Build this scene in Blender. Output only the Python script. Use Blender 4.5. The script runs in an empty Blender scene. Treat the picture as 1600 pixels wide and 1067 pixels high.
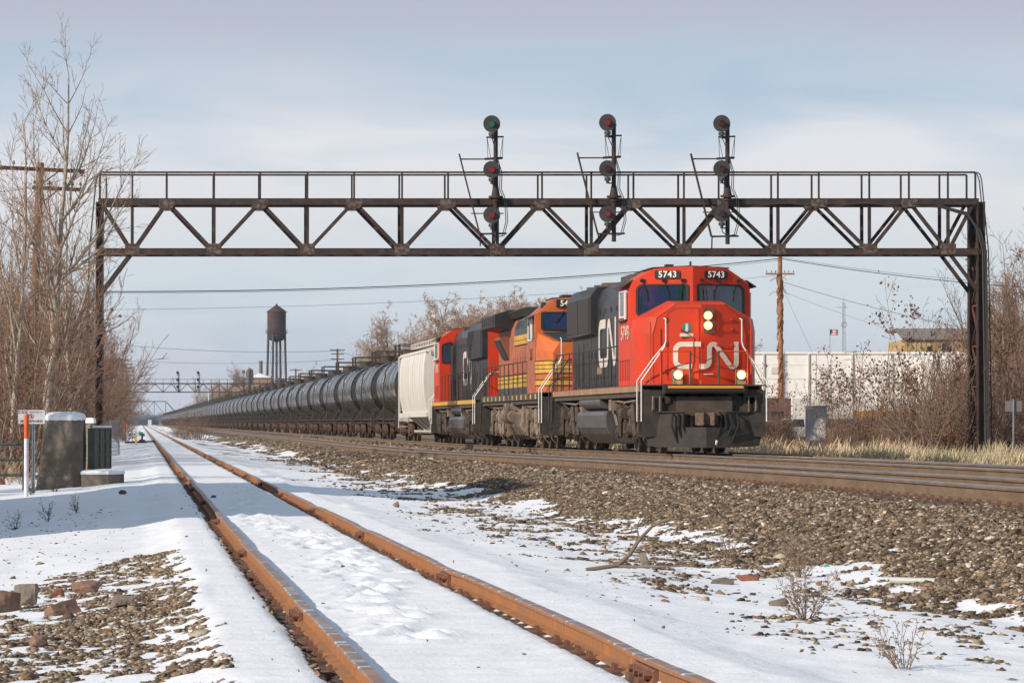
import bpy, math, random
import numpy as np
from mathutils import Vector, Matrix, Quaternion
R = math.radians
S = bpy.context.scene
COL = S.collection
random.seed(7)
# ------------------------------------------------------------------ camera
FPX = 6100.0                       # survey scale of the photograph
FOC = 5800.0                       # focal length in pixels of the 1600 px wide photograph
YAW = math.atan((800-206)/FOC)     # the tracks run along +Y, the camera looks a little to the right of them
PITCH = math.atan(127.5/FOC)
camd = bpy.data.cameras.new("camera"); cam = bpy.data.objects.new("camera", camd); COL.objects.link(cam)
cam.location = (0, 0, 1.2)
cam.rotation_euler = (R(90)+PITCH, 0, -YAW)
camd.sensor_width = 36; camd.lens = 36*FOC/1600
camd.clip_start = 0.5; camd.clip_end = 9000
S.camera = cam
CAMM = Matrix.Translation(cam.location) @ cam.rotation_euler.to_matrix().to_4x4()
def PX(x, y, Z):                   # where a point of the place stands, surveyed from the photograph
    return CAMM @ Vector(((x-800)/FPX*Z, (533.5-y)/FPX*Z, -Z*FOC/FPX))
# ------------------------------------------------------------------ light
SUN_AZ = R(30)                     # sun stands to the left, a little behind the camera
SUN_EL = R(27)
sd = bpy.data.lights.new("sun", 'SUN'); sun = bpy.data.objects.new("sun", sd); COL.objects.link(sun)
tosun = Vector((-math.cos(SUN_AZ)*math.cos(SUN_EL), -math.sin(SUN_AZ)*math.cos(SUN_EL), math.sin(SUN_EL)))
sun.rotation_euler = tosun.to_track_quat('Z', 'Y').to_euler()
sun.location = (-60, -40, 60)
sd.energy = 4.3; sd.angle = R(0.5); sd.color = (1.0, 0.89, 0.76)
S.view_settings.view_transform = 'Standard'; S.view_settings.look = 'None'
S.view_settings.gamma = 1; S.view_settings.exposure = 0.22
W = bpy.data.worlds.new("World"); S.world = W; W.use_nodes = True
def world():
    nt = W.node_tree; N = nt.nodes; L = nt.links; N.clear()
    out = N.new('ShaderNodeOutputWorld'); bg = N.new('ShaderNodeBackground'); bg.inputs[1].default_value = 0.085
    sky = N.new('ShaderNodeTexSky'); sky.sky_type = 'NISHITA'; sky.sun_disc = False
    sky.sun_elevation = SUN_EL
    sky.sun_rotation = math.atan2(tosun.x, tosun.y)
    sky.air_density = 1.0; sky.dust_density = 1.2; sky.ozone_density = 2.0
    tc = N.new('ShaderNodeTexCoord'); sep = N.new('ShaderNodeSeparateXYZ'); L.new(tc.outputs['Generated'], sep.inputs[0])
    mp = N.new('ShaderNodeMapping'); mp.inputs['Scale'].default_value = (11, 11, 48); L.new(tc.outputs['Generated'], mp.inputs[0])
    n1 = N.new('ShaderNodeTexNoise'); n1.inputs['Scale'].default_value = 1.0; n1.inputs['Detail'].default_value = 7; n1.inputs['Roughness'].default_value = 0.5; n1.inputs['Distortion'].default_value = .5
    L.new(mp.outputs[0], n1.inputs[0])
    # bank of thin cloud: heavier above 5 degrees, a clearer band at 3 to 5 degrees, haze at the horizon
    band = N.new('ShaderNodeValToRGB'); L.new(sep.outputs['Z'], band.inputs[0])
    cr = band.color_ramp; cr.interpolation = 'EASE'
    pts = [(0.0, .95), (.03, 1.0), (.055, 1.15), (.070, .95), (.087, .40), (.096, .60), (.106, 1.0), (.3, .75), (1.0, .5)]
    while len(cr.elements) < len(pts): cr.elements.new(.5)
    for e, (p, v) in zip(cr.elements, pts): e.position = p; e.color = (v, v, v, 1)
    ad = N.new('ShaderNodeMath'); ad.operation = 'MULTIPLY_ADD'; L.new(n1.outputs[0], ad.inputs[0]); ad.inputs[1].default_value = 2.6; ad.inputs[2].default_value = -1.3
    ad2 = N.new('ShaderNodeMath'); ad2.operation = 'ADD'; ad2.use_clamp = True; L.new(ad.outputs[0], ad2.inputs[0]); L.new(band.outputs[0], ad2.inputs[1])
    # cloud colour: whiter low down, lavender grey high up
    cc = N.new('ShaderNodeValToRGB'); L.new(sep.outputs['Z'], cc.inputs[0])
    pts = [(0.0, (6.3, 6.75, 7.6)), (.017, (6.5, 6.9, 7.6)), (.03, (6.9, 7.5, 8.0)), (.041, (6.8, 7.5, 8.0)), (.058, (7.8, 7.9, 8.1)), (.076, (8.0, 8.15, 8.6)), (.092, (6.2, 6.7, 7.6)), (.108, (5.0, 5.35, 6.4)), (.3, (3.6, 4.1, 4.9)), (1.0, (2.8, 3.3, 4.4))]
    while len(cc.color_ramp.elements) < len(pts): cc.color_ramp.elements.new(.5)
    for e, (p, v) in zip(cc.color_ramp.elements, pts): e.position = p; e.color = tuple(c/10 for c in v)+(1,)
    sc = N.new('ShaderNodeVectorMath'); sc.operation = 'SCALE'; sc.inputs['Scale'].default_value = 10; L.new(cc.outputs[0], sc.inputs[0])
    blue = N.new('ShaderNodeMix'); blue.data_type = 'RGBA'; blue.inputs[0].default_value = .88
    L.new(sky.outputs[0], blue.inputs[6]); blue.inputs[7].default_value = (4.6, 6.0, 7.5, 1)
    mx = N.new('ShaderNodeMix'); mx.data_type = 'RGBA'; L.new(ad2.outputs[0], mx.inputs[0]); L.new(blue.outputs[2], mx.inputs[6]); L.new(sc.outputs[0], mx.inputs[7])
    L.new(mx.outputs[2], bg.inputs[0]); L.new(bg.outputs[0], out.inputs[0])
world()

# ------------------------------------------------------------------ helpers
def V(*a): return Vector(a)
def tag(o, label=None, cat=None, group=None, kind=None):
    if label: o['label'] = label
    if cat: o['category'] = cat
    if group: o['group'] = group
    if kind: o['kind'] = kind
    return o
def thing(name, label, cat, loc=(0, 0, 0), rz=0, group=None):
    o = bpy.data.objects.new(name, None); COL.objects.link(o)
    o.empty_display_size = .3
    o.location = loc; o.rotation_euler = (0, 0, rz)
    return tag(o, label, cat, group)
def copy_tree(o, parent=None):
    c = o.copy(); COL.objects.link(c)
    if parent: c.parent = parent
    for ch in list(KIDS.get(o.name, [])): copy_tree(ch, c)
    if parent: KIDS.setdefault(parent.name, []).append(c)
    return c
KIDS = {}
MATS = {}
def mat(name, c1, rough=.6, metal=0., c2=None, scale=4., detail=5, bump=0., bscale=30., lo=.35, hi=.65, coat=0., stretch=None, spec=.5, emit=None, estr=0, c3=None, scale3=.6):
    if name in MATS: return MATS[name]
    m = bpy.data.materials.new(name); m.use_nodes = True; MATS[name] = m
    nt = m.node_tree; N = nt.nodes; L = nt.links; b = N['Principled BSDF']
    b.inputs['Base Color'].default_value = (*c1, 1); b.inputs['Roughness'].default_value = rough; b.inputs['Metallic'].default_value = metal
    b.inputs['Specular IOR Level'].default_value = spec
    b.inputs['Coat Weight'].default_value = coat
    tc = N.new('ShaderNodeTexCoord'); src = tc.outputs['Object']
    if stretch:
        mp = N.new('ShaderNodeMapping'); mp.inputs['Scale'].default_value = stretch; L.new(src, mp.inputs[0]); src = mp.outputs[0]
    if c2:
        n = N.new('ShaderNodeTexNoise'); n.inputs['Scale'].default_value = scale; n.inputs['Detail'].default_value = detail; n.inputs['Roughness'].default_value = .62; L.new(src, n.inputs[0])
        r = N.new('ShaderNodeMapRange'); r.inputs[1].default_value = lo; r.inputs[2].default_value = hi; L.new(n.outputs[0], r.inputs[0])
        x = N.new('ShaderNodeMix'); x.data_type = 'RGBA'; x.inputs[6].default_value = (*c1, 1); x.inputs[7].default_value = (*c2, 1)
        L.new(r.outputs[0], x.inputs[0]); res = x.outputs[2]
        if c3:
            n3 = N.new('ShaderNodeTexNoise'); n3.inputs['Scale'].default_value = scale3; n3.inputs['Detail'].default_value = 4; L.new(tc.outputs['Object'], n3.inputs[0])
            r3 = N.new('ShaderNodeMapRange'); r3.inputs[1].default_value = .45; r3.inputs[2].default_value = .62; L.new(n3.outputs[0], r3.inputs[0])
            x3 = N.new('ShaderNodeMix'); x3.data_type = 'RGBA'; L.new(res, x3.inputs[6]); x3.inputs[7].default_value = (*c3, 1); L.new(r3.outputs[0], x3.inputs[0]); res = x3.outputs[2]
        L.new(res, b.inputs['Base Color'])
    if bump:
        n2 = N.new('ShaderNodeTexNoise'); n2.inputs['Scale'].default_value = bscale; n2.inputs['Detail'].default_value = 6; L.new(src, n2.inputs[0])
        bp = N.new('ShaderNodeBump'); bp.inputs['Strength'].default_value = bump; bp.inputs['Distance'].default_value = .02; L.new(n2.outputs[0], bp.inputs['Height']); L.new(bp.outputs[0], b.inputs['Normal'])
    if emit:
        b.inputs['Emission Color'].default_value = (*emit, 1); b.inputs['Emission Strength'].default_value = estr
    return m
SIDES = {'hood_door', 'radiator_grille', 'piping', 'sill_stripe', 'ladder', 'front_handrail', 'handrail_post', 'pull_iron', 'air_reservoir', 'louvre_panel', 'louvre_box', 'side_sill', 'battery_doors', 'tank_rib', 'side_placard', 'hood_stripe', 'side_handrail'}
SPLITY = {'end_platform': 8.7, 'safety_rail': 8.65, 'end_frame': 9.1, 'tank_band': 8.8, 'piping': 10.9}
class MB:
    def __init__(s): s.v = []; s.f = []; s.m = []
    def add(s, vs, fs, m=0):
        o = len(s.v); s.v += [tuple(p) for p in vs]; s.f += [tuple(i+o for i in f) for f in fs]; s.m += [m]*len(fs); return s
    def box(s, x0, x1, y0, y1, z0, z1, m=0):
        vs = [(x, y, z) for z in (z0, z1) for y in (y0, y1) for x in (x0, x1)]
        return s.add(vs, [(0, 2, 3, 1), (4, 5, 7, 6), (0, 1, 5, 4), (2, 6, 7, 3), (0, 4, 6, 2), (1, 3, 7, 5)], m)
    def bar(s, p, q, w, h=None, m=0, up=(0, 0, 1)):
        p = Vector(p); q = Vector(q); h = h or w; d = (q-p).normalized(); u = Vector(up)
        if abs(d.dot(u)) > .98: u = Vector((0, 1, 0)) if abs(d.y) < .9 else Vector((1, 0, 0))
        a = d.cross(u).normalized()*w/2; b = a.cross(d).normalized()*h/2
        vs = [c+i*a+j*b for c in (p, q) for (i, j) in ((-1, -1), (1, -1), (1, 1), (-1, 1))]
        return s.add(vs, [(3, 2, 1, 0), (4, 5, 6, 7), (0, 1, 5, 4), (1, 2, 6, 5), (2, 3, 7, 6), (3, 0, 4, 7)], m)
    def cyl(s, p, q, r, n=12, r2=None, m=0, caps=True):
        p = Vector(p); q = Vector(q); r2 = r if r2 is None else r2; d = (q-p).normalized()
        u = Vector((0, 0, 1)) if abs(d.z) < .9 else Vector((1, 0, 0)); a = d.cross(u).normalized(); b = a.cross(d)
        vs = []
        for c, rr in ((p, r), (q, r2)):
            for i in range(n):
                t = 2*math.pi*i/n; vs.append(c+(a*math.cos(t)+b*math.sin(t))*rr)
        fs = [(i, (i+1) % n, n+(i+1) % n, n+i) for i in range(n)]
        if caps: fs += [tuple(range(n-1, -1, -1)), tuple(range(n, 2*n))]
        return s.add(vs, fs, m)
    def tube(s, pts, r, n=6, m=0):
        pts = [Vector(p) for p in pts]; rs = r if isinstance(r, (list, tuple)) else [r]*len(pts); vs = []; pa = None
        for i, p in enumerate(pts):
            d = (pts[min(i+1, len(pts)-1)]-pts[max(i-1, 0)]).normalized()
            if pa is None:
                u = Vector((0, 0, 1)) if abs(d.z) < .9 else Vector((1, 0, 0)); pa = d.cross(u).normalized()
            a = (pa-d*pa.dot(d)).normalized(); b = a.cross(d); pa = a
            for k in range(n):
                t = 2*math.pi*k/n; vs.append(p+(a*math.cos(t)+b*math.sin(t))*rs[i])
        fs = []
        for i in range(len(pts)-1):
            for k in range(n): fs.append((i*n+k, i*n+(k+1) % n, (i+1)*n+(k+1) % n, (i+1)*n+k))
        fs += [tuple(range(n-1, -1, -1)), tuple((len(pts)-1)*n+k for k in range(n))]
        return s.add(vs, fs, m)
    def prism(s, poly, a, b, axis='y', m=0):
        n = len(poly)
        def mk(p, t): return {'y': (p[0], t, p[1]), 'x': (t, p[0], p[1]), 'z': (p[0], p[1], t)}[axis]
        vs = [mk(p, a) for p in poly]+[mk(p, b) for p in poly]
        fs = [(i, (i+1) % n, n+(i+1) % n, n+i) for i in range(n)]+[tuple(range(n-1, -1, -1)), tuple(range(n, 2*n))]
        return s.add(vs, fs, m)
    def loft(s, rings, m=0, caps=True):
        n = len(rings[0]); vs = [p for r in rings for p in r]; fs = []
        for i in range(len(rings)-1):
            for k in range(n): fs.append((i*n+k, i*n+(k+1) % n, (i+1)*n+(k+1) % n, (i+1)*n+k))
        if caps: fs += [tuple(range(n-1, -1, -1)), tuple((len(rings)-1)*n+k for k in range(n))]
        return s.add(vs, fs, m)
    def plate(s, pts, th, m=0):       # polygon given by 3-D points, thickened by the vector th
        n = len(pts); vs = [Vector(p) for p in pts]+[Vector(p)+Vector(th) for p in pts]
        return s.add(vs, [tuple(range(n)), tuple(range(2*n-1, n-1, -1))]+[(i, n+i, n+(i+1) % n, (i+1) % n) for i in range(n)], m)
    def build(s, name, mats, parent=None, bevel=0, smooth=False, label=None, kind=None):
        cut = [(0, 0.)]*(name in SIDES)+([(1, SPLITY[name])] if name in SPLITY else [])
        if cut and parent:               # near and far side, front and rear end of a vehicle are parts of their own
            key = [tuple(int(min(s.v[i][ax] for i in f) > at_) for ax, at_ in cut) for f in s.f]
            if len(set(key)) > 1:
                r = None
                for kk in sorted(set(key)):
                    q = MB(); mp = {}
                    for f, m_, k_ in zip(s.f, s.m, key):
                        if k_ != kk: continue
                        for i in f:
                            if i not in mp: mp[i] = len(q.v); q.v.append(s.v[i])
                        q.f.append(tuple(mp[i] for i in f)); q.m.append(m_)
                    o = q._build(name, mats, parent, bevel, smooth, label, kind); r = r or o
                return r
        return s._build(name, mats, parent, bevel, smooth, label, kind)
    def _build(s, name, mats, parent=None, bevel=0, smooth=False, label=None, kind=None):
        me = bpy.data.meshes.new(name); me.from_pydata(s.v, [], s.f)
        if not isinstance(mats, (list, tuple)): mats = [mats]
        for q in mats: me.materials.append(q)
        if len(mats) > 1: me.polygons.foreach_set('material_index', s.m)
        import bmesh
        bm = bmesh.new(); bm.from_mesh(me); bmesh.ops.recalc_face_normals(bm, faces=bm.faces); bm.to_mesh(me); bm.free()
        if smooth:
            me.polygons.foreach_set('use_smooth', [True]*len(me.polygons)); me.set_sharp_from_angle(angle=R(35))
        o = bpy.data.objects.new(name, me); COL.objects.link(o)
        if parent: o.parent = parent; KIDS.setdefault(parent.name, []).append(o)
        if bevel:
            b = o.modifiers.new('bevel', 'BEVEL'); b.width = bevel; b.segments = 2; b.limit_method = 'ANGLE'; b.angle_limit = R(35)
        if label: o['label'] = label
        if kind: o['kind'] = kind
        return o
def raw(name, vs, fs, mats, parent=None, cols=None, smooth=False):     # numpy arrays straight to a mesh
    me = bpy.data.meshes.new(name); vs = np.asarray(vs, np.float32); fs = np.asarray(fs, np.int32)
    k = fs.shape[1]; me.vertices.add(len(vs)); me.vertices.foreach_set('co', vs.ravel())
    me.loops.add(fs.size); me.loops.foreach_set('vertex_index', fs.ravel()); me.polygons.add(len(fs))
    me.polygons.foreach_set('loop_start', np.arange(0, fs.size, k, dtype=np.int32)); me.update(calc_edges=True)
    if cols is not None:
        for nm, arr in cols.items():
            if arr.ndim == 1:
                a = me.attributes.new(nm, 'FLOAT', 'POINT'); a.data.foreach_set('value', arr.astype(np.float32))
            else:
                a = me.attributes.new(nm, 'FLOAT_COLOR', 'POINT'); a.data.foreach_set('color', arr.astype(np.float32).ravel())
    if smooth: me.polygons.foreach_set('use_smooth', [True]*len(me.polygons))
    if not isinstance(mats, (list, tuple)): mats = [mats]
    for q in mats: me.materials.append(q)
    o = bpy.data.objects.new(name, me); COL.objects.link(o)
    if parent: o.parent = parent; KIDS.setdefault(parent.name, []).append(o)
    return o
def text(s, size, m, parent, name, M, xs=1., th=.006, spacing=1., bold=.012):
    cu = bpy.data.curves.new(name, 'FONT'); cu.body = s; cu.size = size; cu.align_x = 'CENTER'; cu.align_y = 'CENTER'; cu.extrude = th; cu.space_character = spacing; cu.resolution_u = 3; cu.offset = bold*size
    t = bpy.data.objects.new(name, cu); me = bpy.data.meshes.new_from_object(t); bpy.data.objects.remove(t)
    me.transform(M @ Matrix.Diagonal((xs, 1, 1, 1))); me.materials.clear(); me.materials.append(m); me.name = name
    o = bpy.data.objects.new(name, me); COL.objects.link(o)
    if parent: o.parent = parent; KIDS.setdefault(parent.name, []).append(o)
    return o
# numpy value noise
def _h(ix, iy, seed):
    n = (ix*374761393+iy*668265263+seed*1442695041) & 0xffffffff
    n = ((n ^ (n >> 13))*1274126177) & 0xffffffff
    return ((n ^ (n >> 16)) & 0xffff)/65535.0
def vnoise(x, y, seed=0):
    x = np.asarray(x, float); y = np.asarray(y, float); ix = np.floor(x).astype(np.int64); iy = np.floor(y).astype(np.int64)
    fx = x-ix; fy = y-iy; fx = fx*fx*(3-2*fx); fy = fy*fy*(3-2*fy)
    a = _h(ix, iy, seed); b = _h(ix+1, iy, seed); c = _h(ix, iy+1, seed); d = _h(ix+1, iy+1, seed)
    return a+(b-a)*fx+(c-a)*fy+(a-b-c+d)*fx*fy
def fbm(x, y, seed=0, o=4):
    t = 0; a = .5; s = 0
    for i in range(o): t = t+a*vnoise(x*2**i, y*2**i, seed+i*17); s += a; a *= .5
    return t/s
def sstep(a, b, x):
    t = np.clip((x-a)/(b-a), 0, 1); return t*t*(3-2*t)
# ------------------------------------------------------------------ track geometry
SID = 1.80; SKEW = .0024                     # siding centre and its slight convergence with the main
MN, MT = 10.55, 14.5                          # centres of the near main and of the train's main
ZM = .425                                    # railhead height of the main tracks, siding railhead is 0
def zm(y): return np.interp(y, [50, 92, 128, 170, 400, 800], [.49, ZM, .36, .33, .36, ZM])     # the main climbs slightly towards the camera
def dipn(y): return np.interp(y, [0, 50, 75, 104, 142, 200, 400, 700], [0, 0, .02, .08, .16, .14, .08, 0])
def bend(y): return SKEW*np.minimum(y, 3000)+.065*np.clip((36-np.asarray(y, float))/18, 0, 1)**1.3
def masks(X, Y):
    """snow cover 0..1"""
    n = fbm(X*1.1, Y*.45, 3, 4); n2 = fbm(X*4.5, Y*1.6, 9, 3); n3 = fbm(X*.5+9, Y*.12, 21, 3); n4 = fbm(X*13, Y*5, 51, 2)-.5
    Xs = X-bend(Y)
    # left gravel patch in the foreground
    edge = 39+6*Xs+6*(n-.5)
    gl = (1-sstep(edge-2, edge+2, Y))*sstep(-3.5, -1.0, Xs+.6*(n-.5))*(1-sstep(.30, .50, Xs+.5*(n2-.5)))
    gl = gl*(.50+2.2*(n2-.47)+1.3*(n-.5)+2.2*n4)
    # between siding and embankment
    gm = sstep(3.3, 6.6, Xs+2.2*(n-.5))*(.12+2.4*(n2-.47)+2.0*(n-.48)+1.8*n4)*np.where(Y > 60, .85, 1.05)
    gs = sstep(6.6, 7.3, X+1.2*(n-.5)+.5*(n2-.5))*1.2
    gs = gs-1.1*sstep(.54, .66, n2+.25*(n-.5))*(1-sstep(7.6, 8.8, X))
    g = np.maximum(np.maximum(gl, gm), gs)
    g = np.where((X > 17.2), .55+1.1*(n-.5)+.3*(X > 19), g)
    far = (Y > 160)&(Xs < 7.0)
    g = np.where(far & (Xs > 3.6), np.clip(.15+2.2*(n-.5)+.4*n3, 0, 1), g)
    gL = sstep(.56, .66, fbm(X*.8, Y*.25, 33, 3))*sstep(95, 110, Y)*(1-sstep(-2.6, -1.2, Xs))   # litter under the thicket
    g = np.maximum(g, gL)
    # trench beside each siding rail where snow has melted back
    for rx in (SID-.755, SID+.755):
        t = np.exp(-((Xs-(rx-.12))/.07)**2)*np.clip(1.25-.9*fbm(Y*.7, Y*0+rx, 5, 3), 0, 1)
        g = np.maximum(g, t*1.15)
    return 1-np.clip(g, 0, 1)
def height(X, Y):
    Xs = X-bend(Y)
    z = np.interp(Xs, [-60, -12, -6, -3, -1.3, .05, .28, .48, 3.1, 3.7, 5, 6.3], [-.9, -.8, -.5, -.38, -.29, -.19, -.14, -.078, -.078, -.17, -.25, -.27])
    z2 = np.interp(X, [6.5, 7.0, 9.0, 9.3, 12.0, 12.5, 16.3, 16.6, 18.6, 22, 60, 200], [-.27, -.19, .22, .255, .255, .26, .26, .22, -.02, .03, -.1, -.3])
    w = sstep(6.2, 6.9, X); z = z*(1-w)+z2*w
    z = z+sstep(44, 54, Y)*np.interp(Xs, [-3, -1.3, -.5, .2, .35, .5, .6], [0, .02, .05, .035, .02, 0, 0])*(X < 3)
    d = dipn(Y)*sstep(7.5, 9.3, X)*(1-sstep(12.4, 13.2, X))+(.49-zm(Y))*sstep(7.5, 9.3, X)*(1-sstep(16.5, 18, X)); z = z-d
    rough = np.where((Xs > .45) & (Xs < 3.15), .006, .05)*np.where((X > 9.3) & (X < 16.9), .15, 1.)
    z = z+(fbm(X*.9, Y*.35, 1, 4)-.5)*2*rough
    z = z+(fbm(X*5, Y*3, 8, 3)-.5)*.02
    # ties telegraph through the snow
    bed = sstep(.35, .6, Xs)*(1-sstep(2.95, 3.2, Xs))
    z = z+bed*.006*np.sin(2*math.pi*Y/.53)*(Y < 75)
    # footprints between the rails
    for rx in (SID-.755, SID+.755):
        z = z-.052*np.exp(-((Xs-(rx-.11))/.07)**2)*(.8+.9*vnoise(Y*1.3, Y*0+rx, 4))
        z = z-.045*np.exp(-((Xs-rx+.03)/.075)**2)
    return z
rng = np.random.default_rng(11)
FOOT = []
y = 22.
while y < 75:
    c = 1.72+.22*math.sin(y*.21)+rng.normal()*.06
    for k in range(rng.integers(1, 4)): FOOT.append((c+rng.normal()*.13, y+rng.normal()*.15, .07+.04*rng.random(), .15+.06*rng.random(), .03+.035*rng.random()))
    y += .30+.15*rng.random()
y = 20.
while y < 34:                                # small animal trail right of the siding
    FOOT.append((3.3+.05*(y-20)+rng.normal()*.04, y, .045, .07, .02)); y += .22
def snowmat():
    m = bpy.data.materials.new('snow_and_gravel'); m.use_nodes = True; nt = m.node_tree; N = nt.nodes; L = nt.links; b = N['Principled BSDF']
    geo = N.new('ShaderNodeNewGeometry'); at = N.new('ShaderNodeAttribute'); at.attribute_name = 'snow'
    pos = geo.outputs['Position']
    def noise(s, d=5, r=.6):
        n = N.new('ShaderNodeTexNoise'); n.inputs['Scale'].default_value = s; n.inputs['Detail'].default_value = d; n.inputs['Roughness'].default_value = r; L.new(pos, n.inputs[0]); return n
    def rng_(src, a, b_, c=0, d=1):
        r = N.new('ShaderNodeMapRange'); r.inputs[1].default_value = a; r.inputs[2].default_value = b_; r.inputs[3].default_value = c; r.inputs[4].default_value = d; L.new(src, r.inputs[0]); return r.outputs[0]
    def mix(f, a, b_):
        x = N.new('ShaderNodeMix'); x.data_type = 'RGBA'
        L.new(f, x.inputs[0])
        for i, q in ((6, a), (7, b_)):
            if isinstance(q, tuple): x.inputs[i].default_value = (*q, 1)
            else: L.new(q, x.inputs[i])
        return x.outputs[2]
    nf = noise(9, 6, .7)
    s = N.new('ShaderNodeMath'); s.operation = 'ADD'; L.new(at.outputs['Fac'], s.inputs[0]); L.new(rng_(nf.outputs[0], .3, .7, -.35, .35), s.inputs[1])
    mask = rng_(s.outputs[0], .42, .55)
    vo = N.new('ShaderNodeTexVoronoi'); vo.inputs['Scale'].default_value = 16; L.new(pos, vo.inputs[0])
    ramp = N.new('ShaderNodeValToRGB'); L.new(vo.outputs['Color'], ramp.inputs[0])
    for e, (p, c) in zip([ramp.color_ramp.elements[0], ramp.color_ramp.elements[1], ramp.color_ramp.elements.new(.4), ramp.color_ramp.elements.new(.75)],
                         [(0, (.05, .04, .03)), (1, (.34, .29, .24)), (.4, (.10, .075, .055)), (.75, (.17, .13, .10))]): e.position = p; e.color = (*c, 1)
    sepx = N.new('ShaderNodeSeparateXYZ'); L.new(pos, sepx.inputs[0])
    litter = mix(noise(5).outputs[0], (.10, .065, .04), (.32, .23, .13))
    rightside = rng_(sepx.outputs[0], 18.5, 19.5)
    leftside = rng_(sepx.outputs[0], -3.5, -4.5)
    grav = mix(rightside, ramp.outputs[0], litter); grav = mix(leftside, grav, litter)
    # the main tracks' bed is stained rust brown
    snow = mix(rng_(noise(1.3, 4).outputs[0], .35, .7), (.80, .81, .84), (.72, .74, .78))
    dirt = rng_(noise(38, 3, .5).outputs[0], .69, .74)
    snow = mix(dirt, snow, (.30, .25, .2))
    L.new(mix(mask, grav, snow), b.inputs['Base Color']); b.inputs['Roughness'].default_value = .75
    L.new(rng_(mask, 0, 1, .1, .35), b.inputs['Specular IOR Level'])
    bp = N.new('ShaderNodeBump'); bp.inputs['Strength'].default_value = .9; bp.inputs['Distance'].default_value = .035
    hgt = mix(mask, vo.outputs['Distance'], noise(19, 7, .65).outputs[0]); 
    L.new(hgt, bp.inputs['Height'])
    mm = N.new('ShaderNodeMath'); mm.operation = 'MULTIPLY_ADD'; L.new(mask, mm.inputs[0]); mm.inputs[1].default_value = -.52; mm.inputs[2].default_value = .9; L.new(mm.outputs[0], bp.inputs['Strength'])
    L.new(bp.outputs[0], b.inputs['Normal'])
    return m
def ground():
    ys = list(np.arange(15, 62, .09)); d = .09; y = ys[-1]
    while y < 7500: d *= 1.016; y += d; ys.append(y)
    ys = [-40, -10, 5, 12]+ys
    xs = np.concatenate([[-4000, -1500, -500, -200, -90, -45, -28, -20, -15, -12, -9, -7], np.arange(-5.6, -2, .2), np.arange(-2, 9.6, .06), np.arange(9.6, 19, .25), np.arange(19, 34, 1.), [38, 45, 60, 90, 200, 500, 1500, 4000]])
    X, Y = np.meshgrid(xs, np.array(ys)); sk = SKEW*np.minimum(Y, 3000)*np.exp(-((X-2)/6.)**4); Xw = X+sk
    Z = height(Xw, Y)
    for (fx, fy, a, b, h) in FOOT:
        i0 = np.searchsorted(ys, fy-4*b); i1 = np.searchsorted(ys, fy+4*b); fX = fx+float(bend(fy))
        XX = Xw[i0:i1]; YY = Y[i0:i1]; r = ((XX-fX)/a)**2+((YY-fy)/b)**2
        Z[i0:i1] += -h*np.exp(-r*1.3)+.35*h*np.exp(-(np.sqrt(r)-1.7)**2*4)
    near = Y < 2600
    Sn = np.where(near, masks(Xw, Y), .75)
    nx = len(xs); ny = len(ys); idx = np.arange(nx*ny).reshape(ny, nx)
    fs = np.stack([idx[:-1, :-1], idx[:-1, 1:], idx[1:, 1:], idx[1:, :-1]], -1).reshape(-1, 4)
    o = raw('ground', np.stack([Xw, Y, Z], -1).reshape(-1, 3), fs, snowmat(), cols={'snow': Sn.ravel()}, smooth=True)
    tag(o, kind='structure')
ground()

# ------------------------------------------------------------------ loose stones
def stonemat():
    m = bpy.data.materials.new('ballast_stone'); m.use_nodes = True; nt = m.node_tree; N = nt.nodes; L = nt.links; b = N['Principled BSDF']
    at = N.new('ShaderNodeAttribute'); at.attribute_name = 'tint'
    geo = N.new('ShaderNodeNewGeometry'); n = N.new('ShaderNodeTexNoise'); n.inputs['Scale'].default_value = 60; n.inputs['Detail'].default_value = 3; L.new(geo.outputs['Position'], n.inputs[0])
    x = N.new('ShaderNodeMix'); x.data_type = 'RGBA'; x.blend_type = 'MULTIPLY'; x.inputs[0].default_value = .5
    r = N.new('ShaderNodeMapRange'); r.inputs[1].default_value = .3; r.inputs[2].default_value = .7; r.inputs[3].default_value = .4; r.inputs[4].default_value = 1.3; L.new(n.outputs[0], r.inputs[0])
    L.new(at.outputs['Color'], x.inputs[6]); L.new(r.outputs[0], x.inputs[7]); L.new(x.outputs[2], b.inputs['Base Color']); b.inputs['Roughness'].default_value = .85; b.inputs['Specular IOR Level'].default_value = .25
    return m
STONE = stonemat()
CUBE = np.array([(x, y, z) for z in (-1, 1) for y in (-1, 1) for x in (-1, 1)], float)
QUAD = np.array([(0, 2, 3, 1), (4, 5, 7, 6), (0, 1, 5, 4), (2, 6, 7, 3), (0, 4, 6, 2), (1, 3, 7, 5)])
PAL = np.array([(.045, .034, .026), (.075, .055, .04), (.125, .088, .058), (.19, .138, .09), (.27, .20, .135), (.38, .32, .25), (.56, .50, .42), (.19, .105, .065)])
def rotmats(n, g):
    q = g.normal(size=(n, 4)); q /= np.linalg.norm(q, axis=1)[:, None]; w, x, y, z = q.T
    return np.stack([1-2*(y*y+z*z), 2*(x*y-z*w), 2*(x*z+y*w), 2*(x*y+z*w), 1-2*(x*x+z*z), 2*(y*z-x*w), 2*(x*z-y*w), 2*(y*z+x*w), 1-2*(x*x+y*y)], -1).reshape(n, 3, 3)
def infrustum(X, Y, mg=1.2):
    Zc = Y*math.cos(YAW)+X*math.sin(YAW); Xc = X*math.cos(YAW)-Y*math.sin(YAW)
    return (np.abs(Xc) < Zc*.138+mg) & (Zc > 14)
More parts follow.
